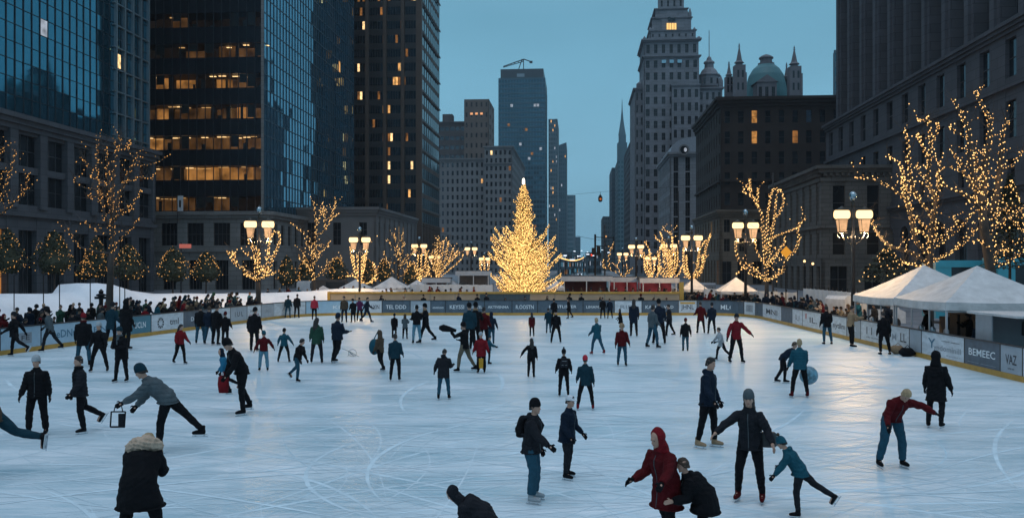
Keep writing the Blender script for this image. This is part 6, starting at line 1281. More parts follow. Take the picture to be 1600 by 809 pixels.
def hand_geo(mb, wrist, dirv, side, r=1.0, curl=.5, up=None):
    d = dirv.normalized(); a = d.cross(Vector((0, 1, 0))); a = a.normalized() if a.length > .2 else Vector((1, 0, 0)); 
    pn = a.cross(d).normalized()   # palm normal
    w_ = pn.cross(d).normalized()
    w_ = Vector((0, 1, 0)) - d * d.y; w_ = w_.normalized() if w_.length > .2 else Vector((1, 0, 0)); pn = d.cross(w_) * side
    mb.tube([wrist - d * .02, wrist + d * .03, wrist + d * .08, wrist + d * .095], [(.026 * r, .022 * r), (.034 * r, .018 * r), (.042 * r, .017 * r), (.034 * r, .014 * r)], 8) if False else None
    k = wrist + d * .045; mb.obox(wrist - w_ * .036 * r - pn * .014 * r, w_ * .072 * r, pn * .028 * r, d * .09)
    mb.tube([wrist - d * .03, wrist + d * .02], [.027 * r, .030 * r], 8)
    for i, (o_, L_) in enumerate(((-.030, .060), (-.010, .074), (.010, .070), (.029, .054))):
        p0 = wrist + d * .085 + w_ * (o_ * r * 1.12); c1 = curl * .6; v1 = (d * math.cos(c1) - pn * math.sin(c1)); v2 = (d * math.cos(c1 * 2.2) - pn * math.sin(c1 * 2.2))
        p1 = p0 + v1 * L_ * .5; p2 = p1 + v2 * L_ * .5; mb.tube([p0 - d * .02, p0, p1, p2], [.0095 * r, .0095 * r, .009 * r, .0075 * r], 6)
    t0 = wrist + d * .025 + w_ * .032 * r; t1 = t0 + (w_ * .8 + d * .6).normalized() * .038; t2 = t1 + (d * .9 + w_ * .1 - pn * .25 * curl).normalized() * .032; mb.tube([t0 - w_ * .015, t1, t2], [.013 * r, .0115 * r, .009 * r], 6)

PEOPLE = []
def make_person(h=1.75, lod=1, lean=0, side=0, hip=((0, 6, 0), (0, 6, 0)), arms=((5, 12, 12), (5, 12, 12)), head=(0, 0), jacket='black', puff=False, length=.16, trousers='black', hat=None, hatc='black', hair='dhair', hood=None, fur=None, shoes='skate', shoec='black', gloves='black', skin=0,
                bulk=1.0, longhair=False, scarf=None, armin=(0, 0), pom=False, baggy=0, flare=0, seed=0, fcollar=None, backp=None, collar=True, lift=(0, 0), torso_twist=0, slots=False, ankle=True):
    """figure facing +y, soles at z=0. hip=(pitch, abduct, knee) for left,right; arms=(pitch, abduct, elbow). returns root (body) with clothing children"""
    bulk *= 1.09
    q_ = random.Random(seed * 101 + int(length * 1000) + int(lean * 7) + len(PEOPLE)); k_ = .5 if lod == 2 else 1.0
    arms = tuple((a + q_.uniform(-14, 16) * k_, max(3, b_ + q_.uniform(-5, 4) * k_), max(4, c_ + q_.uniform(-12, 26) * k_)) for a, b_, c_ in arms)
    hip = tuple((a + q_.uniform(-4, 8) * k_, b_ + q_.uniform(-1, 2) * k_, c_ + q_.uniform(0, 14) * k_) for a, b_, c_ in hip)
    lean += q_.uniform(0, 7) * k_; side += q_.uniform(-3, 3) * k_; head = (head[0] + q_.uniform(-4, 10) * k_, head[1] + q_.uniform(-30, 30) * k_)
    vox = {2: .0105, 1: .019, 0: .030}[lod]; S = 1.0
    D = math.radians
    t = Vector((math.sin(D(side)), math.sin(D(lean)) * math.cos(D(side)), math.cos(D(lean)) * math.cos(D(side)))); rt = Vector((1, 0, 0)); rt = (rt - t * rt.dot(t)).normalized(); fw = t.cross(rt) * 1.0
    tw = D(torso_twist); rts = (rt * math.cos(tw) + fw * math.sin(tw)); 
    P0 = Vector((0, 0, .93)); TH, SH = .43, .43
    feet = []; legs = []
    for k, sd_ in ((0, -1), (1, 1)):
        pi_, ab, kn = hip[k]; hj = P0 + rt * sd_ * .088 - Vector((0, 0, .02)); d1 = vdir(sd_, D(pi_), D(ab)); kn_ = hj + d1 * TH; ab2 = ab * .55; d2 = vdir(sd_, D(pi_ - kn), D(ab2)); an = kn_ + d2 * SH
        legs.append((hj, kn_, an)); ph = D(pi_ - kn) if lift[k] else 0; fd = Vector((sd_ * .12, math.cos(ph), math.sin(ph))).normalized(); feet.append((an, fd, ph))
    low = min(min(an.z - (.085 if not lift[i] else .085 * math.cos(feet[i][2])) , (an + feet[i][1] * .17).z - .05) for i, (hj, kn_, an) in enumerate(legs))
    sole = .055 if shoes == 'skate' else .0; dz = Vector((0, 0, sole - low)); P0 = P0 + dz
    legs = [tuple(p + dz for p in l) for l in legs]; feet = [(a + dz, f, p) for a, f, p in feet]
    NB = P0 + t * .50; CH_ = P0 + t * .36; shw = .168 * (.93 if longhair else 1)
    sh = [NB - t * .085 + rts * sd_ * shw for sd_ in (-1, 1)]
    armj = []
    for k, sd_ in ((0, -1), (1, 1)):
        pi_, ab, el = arms[k]; d1 = vdir(sd_, D(pi_), D(ab)); e_ = sh[k] + d1 * .29; inn = D(armin[k]); d2 = vdir(sd_, D(pi_ + el), D(ab * .7)); d2 = Vector((d2.x * math.cos(inn) - sd_ * math.sin(inn) * max(.3, math.sqrt(d2.y ** 2 + d2.z ** 2)), d2.y * math.cos(inn), d2.z * (math.cos(inn) if inn else 1))).normalized() if inn else d2
        w_ = e_ + d2 * .25; armj.append((sh[k], e_, w_, d2))
    hp, hy = D(head[0]), D(head[1])
    hv = Vector((math.sin(D(side * .4)), math.sin(D(lean * .35) + hp), math.cos(D(lean * .35) + hp))).normalized(); hf = Vector((-math.sin(hy), math.cos(hy), 0)); hf = (hf - hv * hf.dot(hv)).normalized(); hr = hf.cross(hv)
    HC = NB + hv * .185 + hf * .015
    def HL(x, y, z): return HC + hr * x + hf * y + hv * z
    # ---- body
    b = MB()
    b.tube([P0 - t * .08, P0, P0 + t * .15, P0 + t * .34, NB - t * .06, NB - t * .01, NB + hv * .06, HC - hv * .06], [(.13, .09), (.15, .105), (.125, .09), (.15, .10), (.14, .085), (.07, .06), (.052, .055), (.05, .055)], 12)
    for hj, kn_, an in legs: b.tube([hj, hj.lerp(kn_, .5), kn_, kn_.lerp(an, .35), an], [.082, .070, .052, .048, .034], 8)
    for i, (an, fd, ph) in enumerate(feet):
        dn = fd.cross(Vector((1, 0, 0))); b.tube([an - fd * .03, an + fd * .05 - Vector((0, 0, .03)), an + fd * .15 - Vector((0, 0, .045))], [.036, .034, .025], 6)
    for s_, e_, w_, d2 in armj: b.tube([s_, s_.lerp(e_, .5), e_, e_.lerp(w_, .4), w_], [.048, .045, .036, .033, .024], 8)
    # head: skull + jaw + nose + ears
    def ring(cz, rx, fy, by, n=14):
        pts = []
        for j in range(n):
            a = math.tau * j / n; x = math.cos(a) * rx; y = math.sin(a); y = y * (fy if y > 0 else by); pts.append(HL(x, y, cz))
        return pts
    secs = [(-.115, .022, .070, .01), (-.105, .042, .088, .025), (-.08, .056, .094, .05), (-.045, .066, .093, .072), (-.01, .071, .092, .088), (.03, .075, .092, .097), (.07, .071, .083, .092), (.10, .055, .060, .07), (.118, .028, .03, .035)]
    k0 = len(b.v); n = 14
    for cz, rx, fy, by in secs: b.v.extend(tuple(p) for p in ring(cz, rx, fy, by, n))
    for i in range(len(secs) - 1):
        for j in range(n): j2 = (j + 1) % n; b.f.append((k0 + i * n + j, k0 + i * n + j2, k0 + (i + 1) * n + j2, k0 + (i + 1) * n + j)); b.m.append(0)
    b.f.append(tuple(k0 + j for j in reversed(range(n)))); b.m.append(0); e0 = k0 + (len(secs) - 1) * n; b.f.append(tuple(e0 + j for j in range(n))); b.m.append(0)
    b.tube([HL(0, .088, .020), HL(0, .104, -.012), HL(0, .112, -.032), HL(0, .092, -.042)], [.009, .012, .016, .010], 6)
    b.tube([HL(-.034, .088, .026), HL(0, .094, .024), HL(.034, .088, .026)], .010, 5); b.tube([HL(-.018, .088, -.068), HL(.018, .088, -.068)], .008, 5); b.ball(HL(0, .082, -.102), .018, 6)
    for s_ in (-1, 1): b.ball(HL(s_ * .074, -.008, -.012), (.012, .018, .03), 6)
    barehand = gloves is None
    if barehand:
        for k, (s_, e_, w_, d2) in enumerate(armj): hand_geo(b, w_, d2, -1 if k == 0 else 1)
    else:
        for k, (s_, e_, w_, d2) in enumerate(armj): b.tube([w_, w_ + d2 * .06], [.022, .026], 6)
    me = remesh(b, vox if not (barehand and lod == 2) else .0085, 1 if lod == 2 else 1, 'person'); me.materials.append(skin_m(skin))
    root = bpy.data.objects.new('person', me); COL.objects.link(root)
    def child(name, mb, m, sm=2, wr=0, quilt=0, vx=None, par=None, raw=False, fr=16):
        if raw: me_ = bpy.data.meshes.new(name); me_.from_pydata(mb.v, [], mb.f); me_.polygons.foreach_set('use_smooth', [False] * len(me_.polygons))
        else:
            me_ = remesh(mb, vx or vox, sm, name)
            if wr: wrinkle(me_, wr, quilt, seed=seed * 1.7 + .3, freq=fr)
        me_.materials.append(m); o = bpy.data.objects.new(name, me_); COL.objects.link(o); o.parent = par or root; return o
    # ---- face details
    if lod == 2:
        for s_ in (-1, 1): q = MB(); q.ball(HL(s_ * .031, .088, .006), (.0125, .007, .0075), 8); child('eye', q, EYEM, raw=True)
        q = MB(); q.tube([HL(-.022, .091, -.064), HL(0, .097, -.062), HL(.022, .091, -.064)], [.004, .006, .004], 6); child('mouth', q, LIPM, raw=True)
    # ---- trousers
    q = MB(); bg = baggy
    q.tube([P0 - Vector((0, 0, .07)), P0, P0 + t * .12], [(.150 * bulk, .115), (.168 * bulk, .128), (.15 * bulk, .115)], 12)
    for i, (hj, kn_, an) in enumerate(legs):
        end = an.lerp(kn_, .06 if shoes != 'boot' else .3); q.tube([hj + t * .02, hj.lerp(kn_, .3), hj.lerp(kn_, .75), kn_, kn_.lerp(an, .35), kn_.lerp(an, .8), end], [.104 + bg * .3, .102 + bg * .4, .084 + bg * .6, .073 + bg * .8, .070 + bg, .058 + bg * 1.1, .056 + bg * 1.1], 10)
    child('trousers', q, cm(trousers), 2, .0045 if lod else .006)
    # ---- shoes
    for i, (an, fd, ph) in enumerate(feet):
        up = Vector((0, 0, 1)) if not lift[i] else (Vector((0, 0, 1)) - fd * fd.z).normalized(); dn = -up
        q = MB(); hb = .16 if shoes in ('skate', 'boot') else .08
        if shoes == 'boot': hb = .26
        q.tube([an + up * (hb - .085), an, an + dn * .045 - fd * .005], [(.052, .058), (.050, .055), (.052, .062)], 10)
        q.tube([an + dn * .050 - fd * .055, an + dn * .045 + fd * .03, an + dn * .052 + fd * .11, an + dn * .060 + fd * .165, an + dn * .064 + fd * .19], [.040, .048, .042, .033, .018], 10)
        sk = child('skate' if shoes == 'skate' else 'boot', q, cm(shoec) if shoec not in ('tan',) else cloth('tan_leather', CL['tan'], .6), 1, 0, vx=min(vox, .018))
        if shoes == 'skate':
            q = MB(); wv_ = fd.cross(up).normalized(); b0_ = an + dn * .088 - fd * .075 - wv_ * .030; q.obox(b0_, wv_ * .060, fd * .25, dn * .014, 1)
            c0 = an + dn * .10 - wv_ * .004
            q.obox(c0 - fd * .05, wv_ * .008, fd * .03, dn * .03); q.obox(c0 + fd * .11, wv_ * .008, fd * .03, dn * .03); q.obox(c0 - fd * .10 + dn * .022, wv_ * .008, fd * .29, dn * .018)
            me_ = bpy.data.meshes.new('blade'); me_.from_pydata(q.v, [], q.f); me_.materials.append(BLADE); me_.materials.append(SOLE); me_.polygons.foreach_set('material_index', q.m); o = bpy.data.objects.new('blade', me_); COL.objects.link(o); o.parent = sk
    # ---- jacket
    q = MB(); B = bulk; L_ = length; hem = P0 - Vector((0, 0, L_)) + (legs[0][0] + legs[1][0] - P0 * 2) * 0
    kmid = (legs[0][1] + legs[1][1]) / 2
    if L_ > .25: hem = P0.lerp(Vector((kmid.x, kmid.y, P0.z - .45)), min(1, L_ / .45)); hem.z = P0.z - L_
    hs = 1 + flare
    secs_ = [hem, hem.lerp(P0, .5), P0 + t * .02, P0 + t * .18, P0 + t * .34, NB - t * .09, NB - t * .035, NB + t * .03]
    rr = [(.178 * B * hs, .150 * B * hs), (.176 * B * (1 + flare * .5), .145 * B * (1 + flare * .5)), (.172 * B, .138 * B), (.158 * B, .128 * B), (.176 * B, .135 * B), (.166 * B, .122 * B), (.125, .10), (.074, .076)]
    k0 = len(q.v); n = 16
    for p, (ra, rb) in zip(secs_, rr):
        for j in range(n):
            a = math.tau * j / n; cx_, cy_ = math.cos(a), math.sin(a); w2 = p + rts * (ra * cx_) + fw * 0 + (t.cross(rts)) * (rb * cy_)
            if p is hem or p is secs_[1]: w2 = p + rt * (ra * cx_) + Vector((0, 1, 0)) * (rb * cy_)
            q.v.append(tuple(w2))
    for i in range(len(secs_) - 1):
        for j in range(n): j2 = (j + 1) % n; q.f.append((k0 + i * n + j, k0 + i * n + j2, k0 + (i + 1) * n + j2, k0 + (i + 1) * n + j)); q.m.append(0)
    q.f.append(tuple(k0 + j for j in reversed(range(n)))); q.m.append(0); e0 = k0 + (len(secs_) - 1) * n; q.f.append(tuple(e0 + j for j in range(n))); q.m.append(0)
    for s_, e_, w_, d2 in armj:
        ub = .012 * (B - 1) * 4 + .004; q.tube([s_ - t * .03 + (NB - s_) * .22, s_, s_.lerp(e_, .5), e_, e_.lerp(w_, .5), w_ - d2 * .015], [.072, .078 + ub, .070 + ub, .060 + ub, .055 + ub, .042 + ub * .5], 10)
    if collar: q.tube([NB - t * .01, NB + hv * .05 + hf * .004], [(.085, .082), (.070, .072)], 12)
    if hood == 'down': q.ball(NB - hf * .085 + t * .0, (.105, .07, .07), 8)
    jk = child('jacket' if L_ < .3 else 'coat', q, cm(jacket), 2, .006 if not puff else .006, .013 if puff and lod else 0)
    if lod == 2:
        q = MB(); fz = t.cross(rts); fz = fz if fz.y > 0 or abs(lean) > 60 else -fz
        zp_ = [(p + (Vector((0, 1, 0)) if i_ < 2 else fz) * (rb + .002)) for i_, (p, (ra, rb)) in enumerate(zip(secs_, rr)) if i_ < 7]; q.tube(zp_, .0065, 5); child('zip', q, cm('grey'), raw=True)
        q = MB(); n2 = 20; hb_ = [hem + rt * (rr[0][0] * 1.015 * math.cos(math.tau * j / n2)) + Vector((0, 1, 0)) * (rr[0][1] * 1.02 * math.sin(math.tau * j / n2)) + ZZ * .018 for j in range(n2 + 1)]; q.tube(hb_, [(.012, .020)] * len(hb_), 6); child('hem', q, cm(jacket), 1, vx=.012)
    # ---- gloves
    if not barehand:
        for k, (s_, e_, w_, d2) in enumerate(armj):
            q = MB(); hand_geo(q, w_, d2, -1 if k == 0 else 1, 1.12); child('glove', q, cm(gloves), 0, 0, vx={2: .0068, 1: .013, 0: .022}[lod])
    # ---- head gear
    def cap(z0, rx, fy, by, top, brim=0, nm='hat', fr_up=0.):
        q = MB(); k0 = 0; n = 16; zs = [z0, z0 + .02, z0 + (top - z0) * .45, z0 + (top - z0) * .75, z0 + (top - z0) * .93, top]; sc = [1.0, 1.02, .97, .78, .48, .12]
        for z, s_ in zip(zs, sc):
            for j in range(n):
                a = math.tau * j / n; y = math.sin(a); tilt = -.03 * (y < 0) * -y * (z < z0 + .03) ; q.v.append(tuple(HL(math.cos(a) * rx * s_, (y * (fy if y > 0 else by)) * s_, z + (-.035 * max(0, -y) if z < z0 + .03 else 0) + fr_up * max(0, y) * (1 - (z - z0) / (top - z0)))))
        for i in range(len(zs) - 1):
            for j in range(n): j2 = (j + 1) % n; q.f.append((i * n + j, i * n + j2, (i + 1) * n + j2, (i + 1) * n + j)); q.m.append(0)
        q.f.append(tuple(reversed(range(n)))); q.m.append(0); e0 = (len(zs) - 1) * n; q.f.append(tuple(e0 + j for j in range(n))); q.m.append(0); return q
    hv_ = min(vox, .014) if lod else .02
    if hair and hood not in ('up',):
        q = cap(-.035, .083, .098, .106, .134, fr_up=.095) if not longhair else cap(-.04, .088, .099, .110, .136, fr_up=.10)
        # open the face: shift the hair back
        for i in range(len(q.v)): v_ = Vector(q.v[i]); q.v[i] = tuple(v_ - hf * .004)
        if longhair: q.tube([HL(0, -.06, .02), HL(0, -.085, -.08), HL(0, -.10, -.18), NB - t * .10 - hf * .13, NB - t * .2 - hf * .13], [(.085, .055), (.095, .05), (.10, .045), (.095, .035), (.06, .02)], 12)
        child('hair', q, cm(hair), 1, .004, vx=hv_, fr=40)
    if hat == 'beanie':
        q = cap(.012, .092, .106, .114, .168); child('hat', q, cm(hatc), 1, .0015, vx=hv_, fr=60)
        if pom: q = MB(); q.ball(HL(0, -.01, .195), .038, 10); child('pompom', q, cm('brown' if hatc != 'black' else 'charcoal'), 0, .004, vx=.012, fr=90)
    elif hat == 'cap':
        q = cap(.025, .088, .100, .108, .140); q.obox(HL(-.06, .09, .028), hr * .12, hf * .075, hv * .014); child('hat', q, cm(hatc), 1, 0, vx=hv_)
    elif hat == 'fur':
        q = cap(-.01, .115, .115, .13, .175); child('hat', q, cm(hatc), 1, .007, vx=hv_, fr=70)
    elif hat == 'helmet':
        q = cap(.0, .105, .118, .125, .165); child('helmet', q, cm(hatc), 1, 0, vx=hv_)
    if hood == 'up':
        q = MB(); k = 1.0 if not fur else 1.12
        q.ball(HL(0, -.022, .018), (.112 * k, .112 * k, .142 * k), 14); q.tube([HL(0, -.03, -.06), NB + hv * .03 - hf * .02, NB - t * .03 - hf * .02], [(.10, .10), (.115, .105), (.13, .10)], 12)
        # carve the face opening by pulling the front in
        for i in range(len(q.v)):
            v_ = Vector(q.v[i]) - HC; f_ = v_.dot(hf); x_ = v_.dot(hr); z_ = v_.dot(hv)
            if f_ > .05 and abs(x_) < .085 and -.12 < z_ < .10: q.v[i] = tuple(HC + v_ - hf * (f_ - .045))
        child('hood', q, cm(hatc if hatc else jacket), 2, .004, vx=hv_)
        if fur:
            q = MB(); n = 18; ps = [HL(.092 * math.cos(math.tau * j / n), .062 - .02 * math.sin(math.tau * j / n), -.01 + .125 * math.sin(math.tau * j / n)) for j in range(n + 1)]; q.tube(ps, .036, 7); child('fur_trim', q, cm(fur), 1, .010, vx=hv_, fr=80)
    if fcollar:
        q = MB(); n = 18; ps = [NB + t * .03 + hr * (.17 * math.cos(math.tau * j / n)) + fw * (.12 * math.sin(math.tau * j / n)) for j in range(n + 1)]; q.tube(ps, .095, 8); q.ball(NB - fw * .02 + t * .07, (.19, .15, .12), 12); child('fur_collar', q, cm(fcollar), 2, .012, vx=.016, fr=55)
    if scarf: q = MB(); n = 14; ps = [NB + hv * .045 + hr * (.078 * math.cos(math.tau * j / n)) + hf * (.074 * math.sin(math.tau * j / n) + .01) for j in range(n + 1)]; q.tube(ps, .034, 7); q.tube([NB + hf * .09 + hv * .02, P0 + t * .34 + fw * 0 + hf * .15, P0 + t * .24 + hf * .15], [(.05, .02), (.055, .02), (.05, .018)], 8); child('scarf', q, cm(scarf), 1, .004, vx=hv_)
    root['_j'] = 0; del root['_j']
    J = dict(NB=NB, P0=P0, t=t, fw=(t.cross(rts)) * (1 if (t.cross(rts)).y > 0 else -1), rt=rts, hands=[a[2] + a[3] * .09 for a in armj], hc=HC)
    return root, J
def place(root, px, py, hpx, yaw, hunit=1.75, z=0.004, d=None):
    """stand a figure so that its soles meet the ground at the pixel, scaled to a real height"""
    if d is None: g_ = G(px, py, z)
    else: g_ = Vector(((px - 800) / F * d, d, z))
    dd = g_.y; real = hpx * dd / F; s_ = real / hunit
    root.location = g_; root.rotation_euler = (0, 0, R(yaw)); root.scale = (s_, s_, s_); return root, s_
def top_of(root):
    zs = [];
    for o in [root] + list(root.children):
        n = len(o.data.vertices); co = np.empty(n * 3, np.float32); o.data.vertices.foreach_get('co', co); zs.append(co.reshape(-1, 3)[:, 2].max())
    return max(zs)
def backpack(J, root, label, colr, detail=True):
    B = -J['fw']; t, rt = J['t'], J['rt']; c = J['P0'] + t * .30 + B * .21
    bp = empty('backpack', (0, 0, 0), label, 'backpack'); q = MB()
    q.tube([c - t * .19, c - t * .17, c, c + t * .13, c + t * .19], [(.10, .06), (.145, .085), (.15, .09), (.12, .075), (.06, .04)], 12); me = remesh(q, .016, 2, 'bag'); wrinkle(me, .004); me.materials.append(cm(colr)); o = bpy.data.objects.new('bag', me); COL.objects.link(o); o.parent = bp
    q = MB(); q.tube([c + B * .06 - t * .13, c + B * .075 - t * .05, c + B * .06 + t * .01], [(.09, .04), (.10, .045), (.08, .03)], 10); me = remesh(q, .014, 2, 'pocket'); me.materials.append(cm(colr)); o = bpy.data.objects.new('pocket', me); COL.objects.link(o); o.parent = bp
    for s_ in (-1, 1):
        q = MB(); a = J['NB'] + rt * (s_ * .085); q.tube([c + t * .15 + rt * s_ * .07, a + B * .06 + t * .01, a - B * .04, J['P0'] + t * .36 - B * .15 + rt * s_ * .11, J['P0'] + t * .20 - B * .10 + rt * s_ * .16, c - t * .12 + rt * s_ * .12], [(.025, .01)] * 6, 6)
        me = bpy.data.meshes.new('strap'); me.from_pydata(q.v, [], q.f); me.materials.append(cm('charcoal')); o = bpy.data.objects.new('strap', me); COL.objects.link(o); o.parent = bp
    q = MB(); q.tube([c - t * .1 - rt * .1 + B * .10, c - t * .1 + rt * .1 + B * .10], .006, 5); q.tube([c + t * .05 - rt * .09 + B * .095, c + t * .05 + rt * .09 + B * .095], .006, 5); me = bpy.data.meshes.new('trim'); me.from_pydata(q.v, [], q.f); me.materials.append(cm('lgrey')); o = bpy.data.objects.new('trim', me); COL.objects.link(o); o.parent = bp
    bp.location = root.location; bp.rotation_euler = root.rotation_euler; bp.scale = root.scale; return bp

def skater(px, py, hpx, yaw, label, group=None, d=None, z=.004, bag=None, **kw):
    lod = 2 if hpx > 105 else (1 if hpx > 50 else 0); kw.setdefault('lod', lod); kw.setdefault('seed', len(PEOPLE) % 17)
    root, J = make_person(**kw); tp = top_of(root); root, s_ = place(root, px, py, hpx, yaw, tp, z, d); tag(root, label, 'person', group); PEOPLE.append(root)
    if bag: backpack(J, root, bag[0], bag[1])
    return root, J
def W2(root, p): return Matrix.LocRotScale(root.location, root.rotation_euler, root.scale) @ Vector(p)
# pose shorthands (left, right): (pitch, abduct, knee)
STAND = ((2, 7, 2), (-2, 7, 2)); WIDE = ((0, 15, 3), (0, 15, 3)); STRIDE = ((28, 5, 8), (-24, 5, 12)); STRIDE2 = ((-24, 5, 14), (26, 5, 8)); GLIDE = ((16, 9, 22), (4, 9, 22)); PUSH = ((24, 4, 30), (-34, 14, 6)); PUSH2 = ((-34, 14, 6), (24, 4, 30)); TOG = ((0, 3, 0), (0, 3, 0))
AD = ((4, 10, 12), (4, 10, 12)); AFR = ((35, 10, 75), (35, 10, 75)); AOUT = ((8, 45, 12), (8, 45, 12)); APOCK = ((-6, 12, 40), (-6, 12, 40)); ASW = ((30, 12, 25), (-30, 12, 15)); ASW2 = ((-30, 12, 15), (30, 12, 25))
AWAY, LEFT, RIGHT, TO = 0, 90, -90, 180
sk = skater
# --- left side
sk(22, 557, 71, LEFT, 'person in black walking left along the boards at the left edge', hip=((-32, 5, 22), (22, 5, 6)), arms=ASW, jacket='black', hat='beanie', hatc='charcoal', lift=(1, 0), length=.2)
sk(78, 549, 68, LEFT + 10, 'person in a pale grey jacket and dark trousers walking left by the boards', hip=((26, 6, 6), (-26, 6, 10)), arms=ASW2, jacket='grey', trousers='charcoal', hair='dhair', hat='beanie', hatc='black', lean=4)
sk(130, 572, 84, AWAY + 20, 'person with a red hat, dark coat and blue jeans near the left boards', hip=GLIDE, arms=APOCK, jacket='black', trousers='jeans', hat='beanie', hatc='red', length=.28, bulk=1.12, scarf='maroon')
sk(155, 581, 79, TO + 10, 'person in black with a pale grey beanie gliding beside the red hatted one', hip=WIDE, arms=AD, jacket='black', hat='beanie', hatc='lgrey', length=.15)
sk(190, 597, 88, TO - 5, 'person in black with pale blue scarf, hands folded, teal beanie, left side', hip=STAND, arms=((22, 8, 78), (22, 8, 78)), armin=(35, 35), jacket='black', hat='beanie', hatc='dteal', scarf='grey', length=.25, bulk=1.15)
sk(174, 541, 70, AWAY, 'tall dark coated person from behind at the teal left board', hip=STAND, arms=APOCK, jacket='dteal', length=.3, hat='beanie', hatc='charcoal')
sk(197, 546, 80, AWAY - 20, 'broad dark hooded person from behind at the teal left board', hip=STAND, arms=AD, jacket='black', hood='up', hatc='black', length=.35, bulk=1.2)
sk(281, 569, 63, RIGHT - 40, 'long haired girl in a red jacket and short dark skirt, left side', hip=((12, 6, 10), (-10, 6, 16)), arms=((10, 14, 20), (10, 14, 20)), jacket='red', longhair=True, length=.1, lean=4, trousers='black')
sk(313, 537, 61, AWAY + 10, 'dark jacketed person in jeans, leftmost of the trio by the left boards', hip=STAND, arms=AD, jacket='black', trousers='jeans', length=.2)
sk(327, 538, 60, AWAY, 'bare headed person in navy jacket, middle of the trio by the left boards', hip=GLIDE, arms=APOCK, jacket='navy', trousers='jeans', length=.15, hair='bhair')
sk(337, 539, 63, AWAY - 15, 'person all in black, rightmost of the trio by the left boards', hip=((8, 8, 6), (-8, 8, 4)), arms=AD, jacket='black', trousers='black', length=.25)
sk(352, 539, 53, AWAY + 5, 'short person with a dark red hat and wide black jacket near the left boards', hip=TOG, arms=((5, 22, 18), (5, 22, 18)), jacket='black', hat='beanie', hatc='maroon', length=.2, bulk=1.1)
sk(397, 549, 70, AWAY, 'stocky person in black seen from behind right of the small dark red hat', hip=TOG, arms=APOCK, jacket='black', hat='beanie', hatc='black', length=.25, bulk=1.15)
sk(58, 680, 127, TO + 10, 'person in a black quilted jacket and grey beanie standing at left foreground', hip=((-2, 8, 4), (4, 9, 8)), arms=((-2, 14, 14), (6, 14, 22)), jacket='black', puff=True, hat='beanie', hatc='lgrey', length=.12, baggy=.012, bulk=1.08, skin=0)
sk(125, 676, 121, LEFT + 45, 'bearded person in a black quilted jacket skating left, one skate lifted behind', hip=((4, 6, 12), (-20, 4, 34)), arms=((10, 8, 18), (-6, 10, 20)), jacket='charcoal', puff=True, hat=None, hair='dhair', lift=(0, 1), length=.14, baggy=.006, bulk=1.05, scarf='black')
r1, J1 = sk(262, 706, 141, LEFT + 12, 'person in a green beanie and grey quilted vest leaning forward, pushing off to the left', hip=((10, 4, 8), (-42, 8, 0)), arms=((42, 6, 12), (30, 8, 10)), lean=46, head=(10, 0), jacket='grey', puff=True, hat='beanie', hatc='dteal', trousers='black', length=.10, bulk=1.1)
# tote bag in that skater's hand
hnd = W2(r1, J1['hands'][0]); m_ = MB(); m_.tube([hnd + Vector((-.08, 0, -.12)), hnd + Vector((-.05, 0, 0)), hnd + Vector((.07, 0, 0)), hnd + Vector((.10, 0, -.12))], .012, 6); m_.tube([hnd + Vector((-.13, 0, -.12)), hnd + Vector((-.15, 0, -.42))], .016, 6); m_.tube([hnd + Vector((.15, 0, -.12)), hnd + Vector((.13, 0, -.42))], .016, 6); m_.tube([hnd + Vector((-.15, 0, -.42)), hnd + Vector((.14, 0, -.42))], .018, 6); m_.tube([hnd + Vector((-.13, 0, -.12)), hnd + Vector((.15, 0, -.12))], .014, 6); m_.box(hnd.x + .02, hnd.x + .12, hnd.y - .03, hnd.y + .03, hnd.z - .40, hnd.z - .16)
solo(m_, 'carrying_frame', cm('charcoal'), 'dark open carrying frame held by the leaning skater in the green beanie', 'bag', loc=hnd)
sk(216, 868, 184, AWAY + 5, 'person in a black coat with a wide cream fur collar bending at the bottom left', hip=((14, 15, 14), (10, 17, 10)), arms=((30, 10, 70), (30, 10, 70)), armin=(30, 30), lean=30, head=(50, 0), jacket='black', length=.34, flare=.22, bulk=1.35, fcollar='cream', hair='blond', trousers='black', baggy=.02)
sk(353, 615, 72, LEFT + 30, 'child in a bright blue hooded jacket skating at left of centre', hip=((10, 6, 20), (-16, 8, 34)), arms=((16, 10, 14), (10, 10, 14)), lean=14, jacket='blue', hood='up', hatc='navy', lift=(0, 1), length=.12)
r2, J2 = sk(378, 647, 122, LEFT + 40, 'adult in black with a bulky black beanie bending over the blue jacketed child', hip=((6, 7, 8), (-10, 9, 14)), arms=((20, 10, 14), (-5, 12, 20)), lean=26, head=(14, 0), jacket='black', hat='beanie', hatc='black', length=.1)
c_ = W2(r2, J2['hands'][1]) + Vector((.02, -.05, -.12)); m_ = MB(); m_.tube([c_ + Vector((0, 0, .24)), c_ + Vector((0, 0, .2)), c_, c_ - Vector((0, 0, .2))], [(.05, .03), (.13, .09), (.15, .11), (.12, .09)], 12); m_.tube([c_ + Vector((-.05, 0, .22)), c_ + Vector((0, 0, .34)), c_ + Vector((.05, 0, .22))], .012, 6); solo(m_, 'bag', cm('red'), 'red bag carried beside the adult bending over the child', 'bag', smooth=True, loc=c_)
sk(412, 580, 64, AWAY + 25, 'person with teal hat, dark maroon top, arms held out, in jeans', hip=STAND, arms=((4, 34, 10), (4, 34, 10)), jacket='maroon', trousers='ljeans', hat='beanie', hatc='teal', length=.1, baggy=.01)
sk(444, 566, 54, AWAY, 'small child in teal and black jacket gliding with feet apart', hip=WIDE, arms=((8, 32, 12), (20, 36, 16)), jacket='teal', hat='beanie', hatc='black', length=.12)
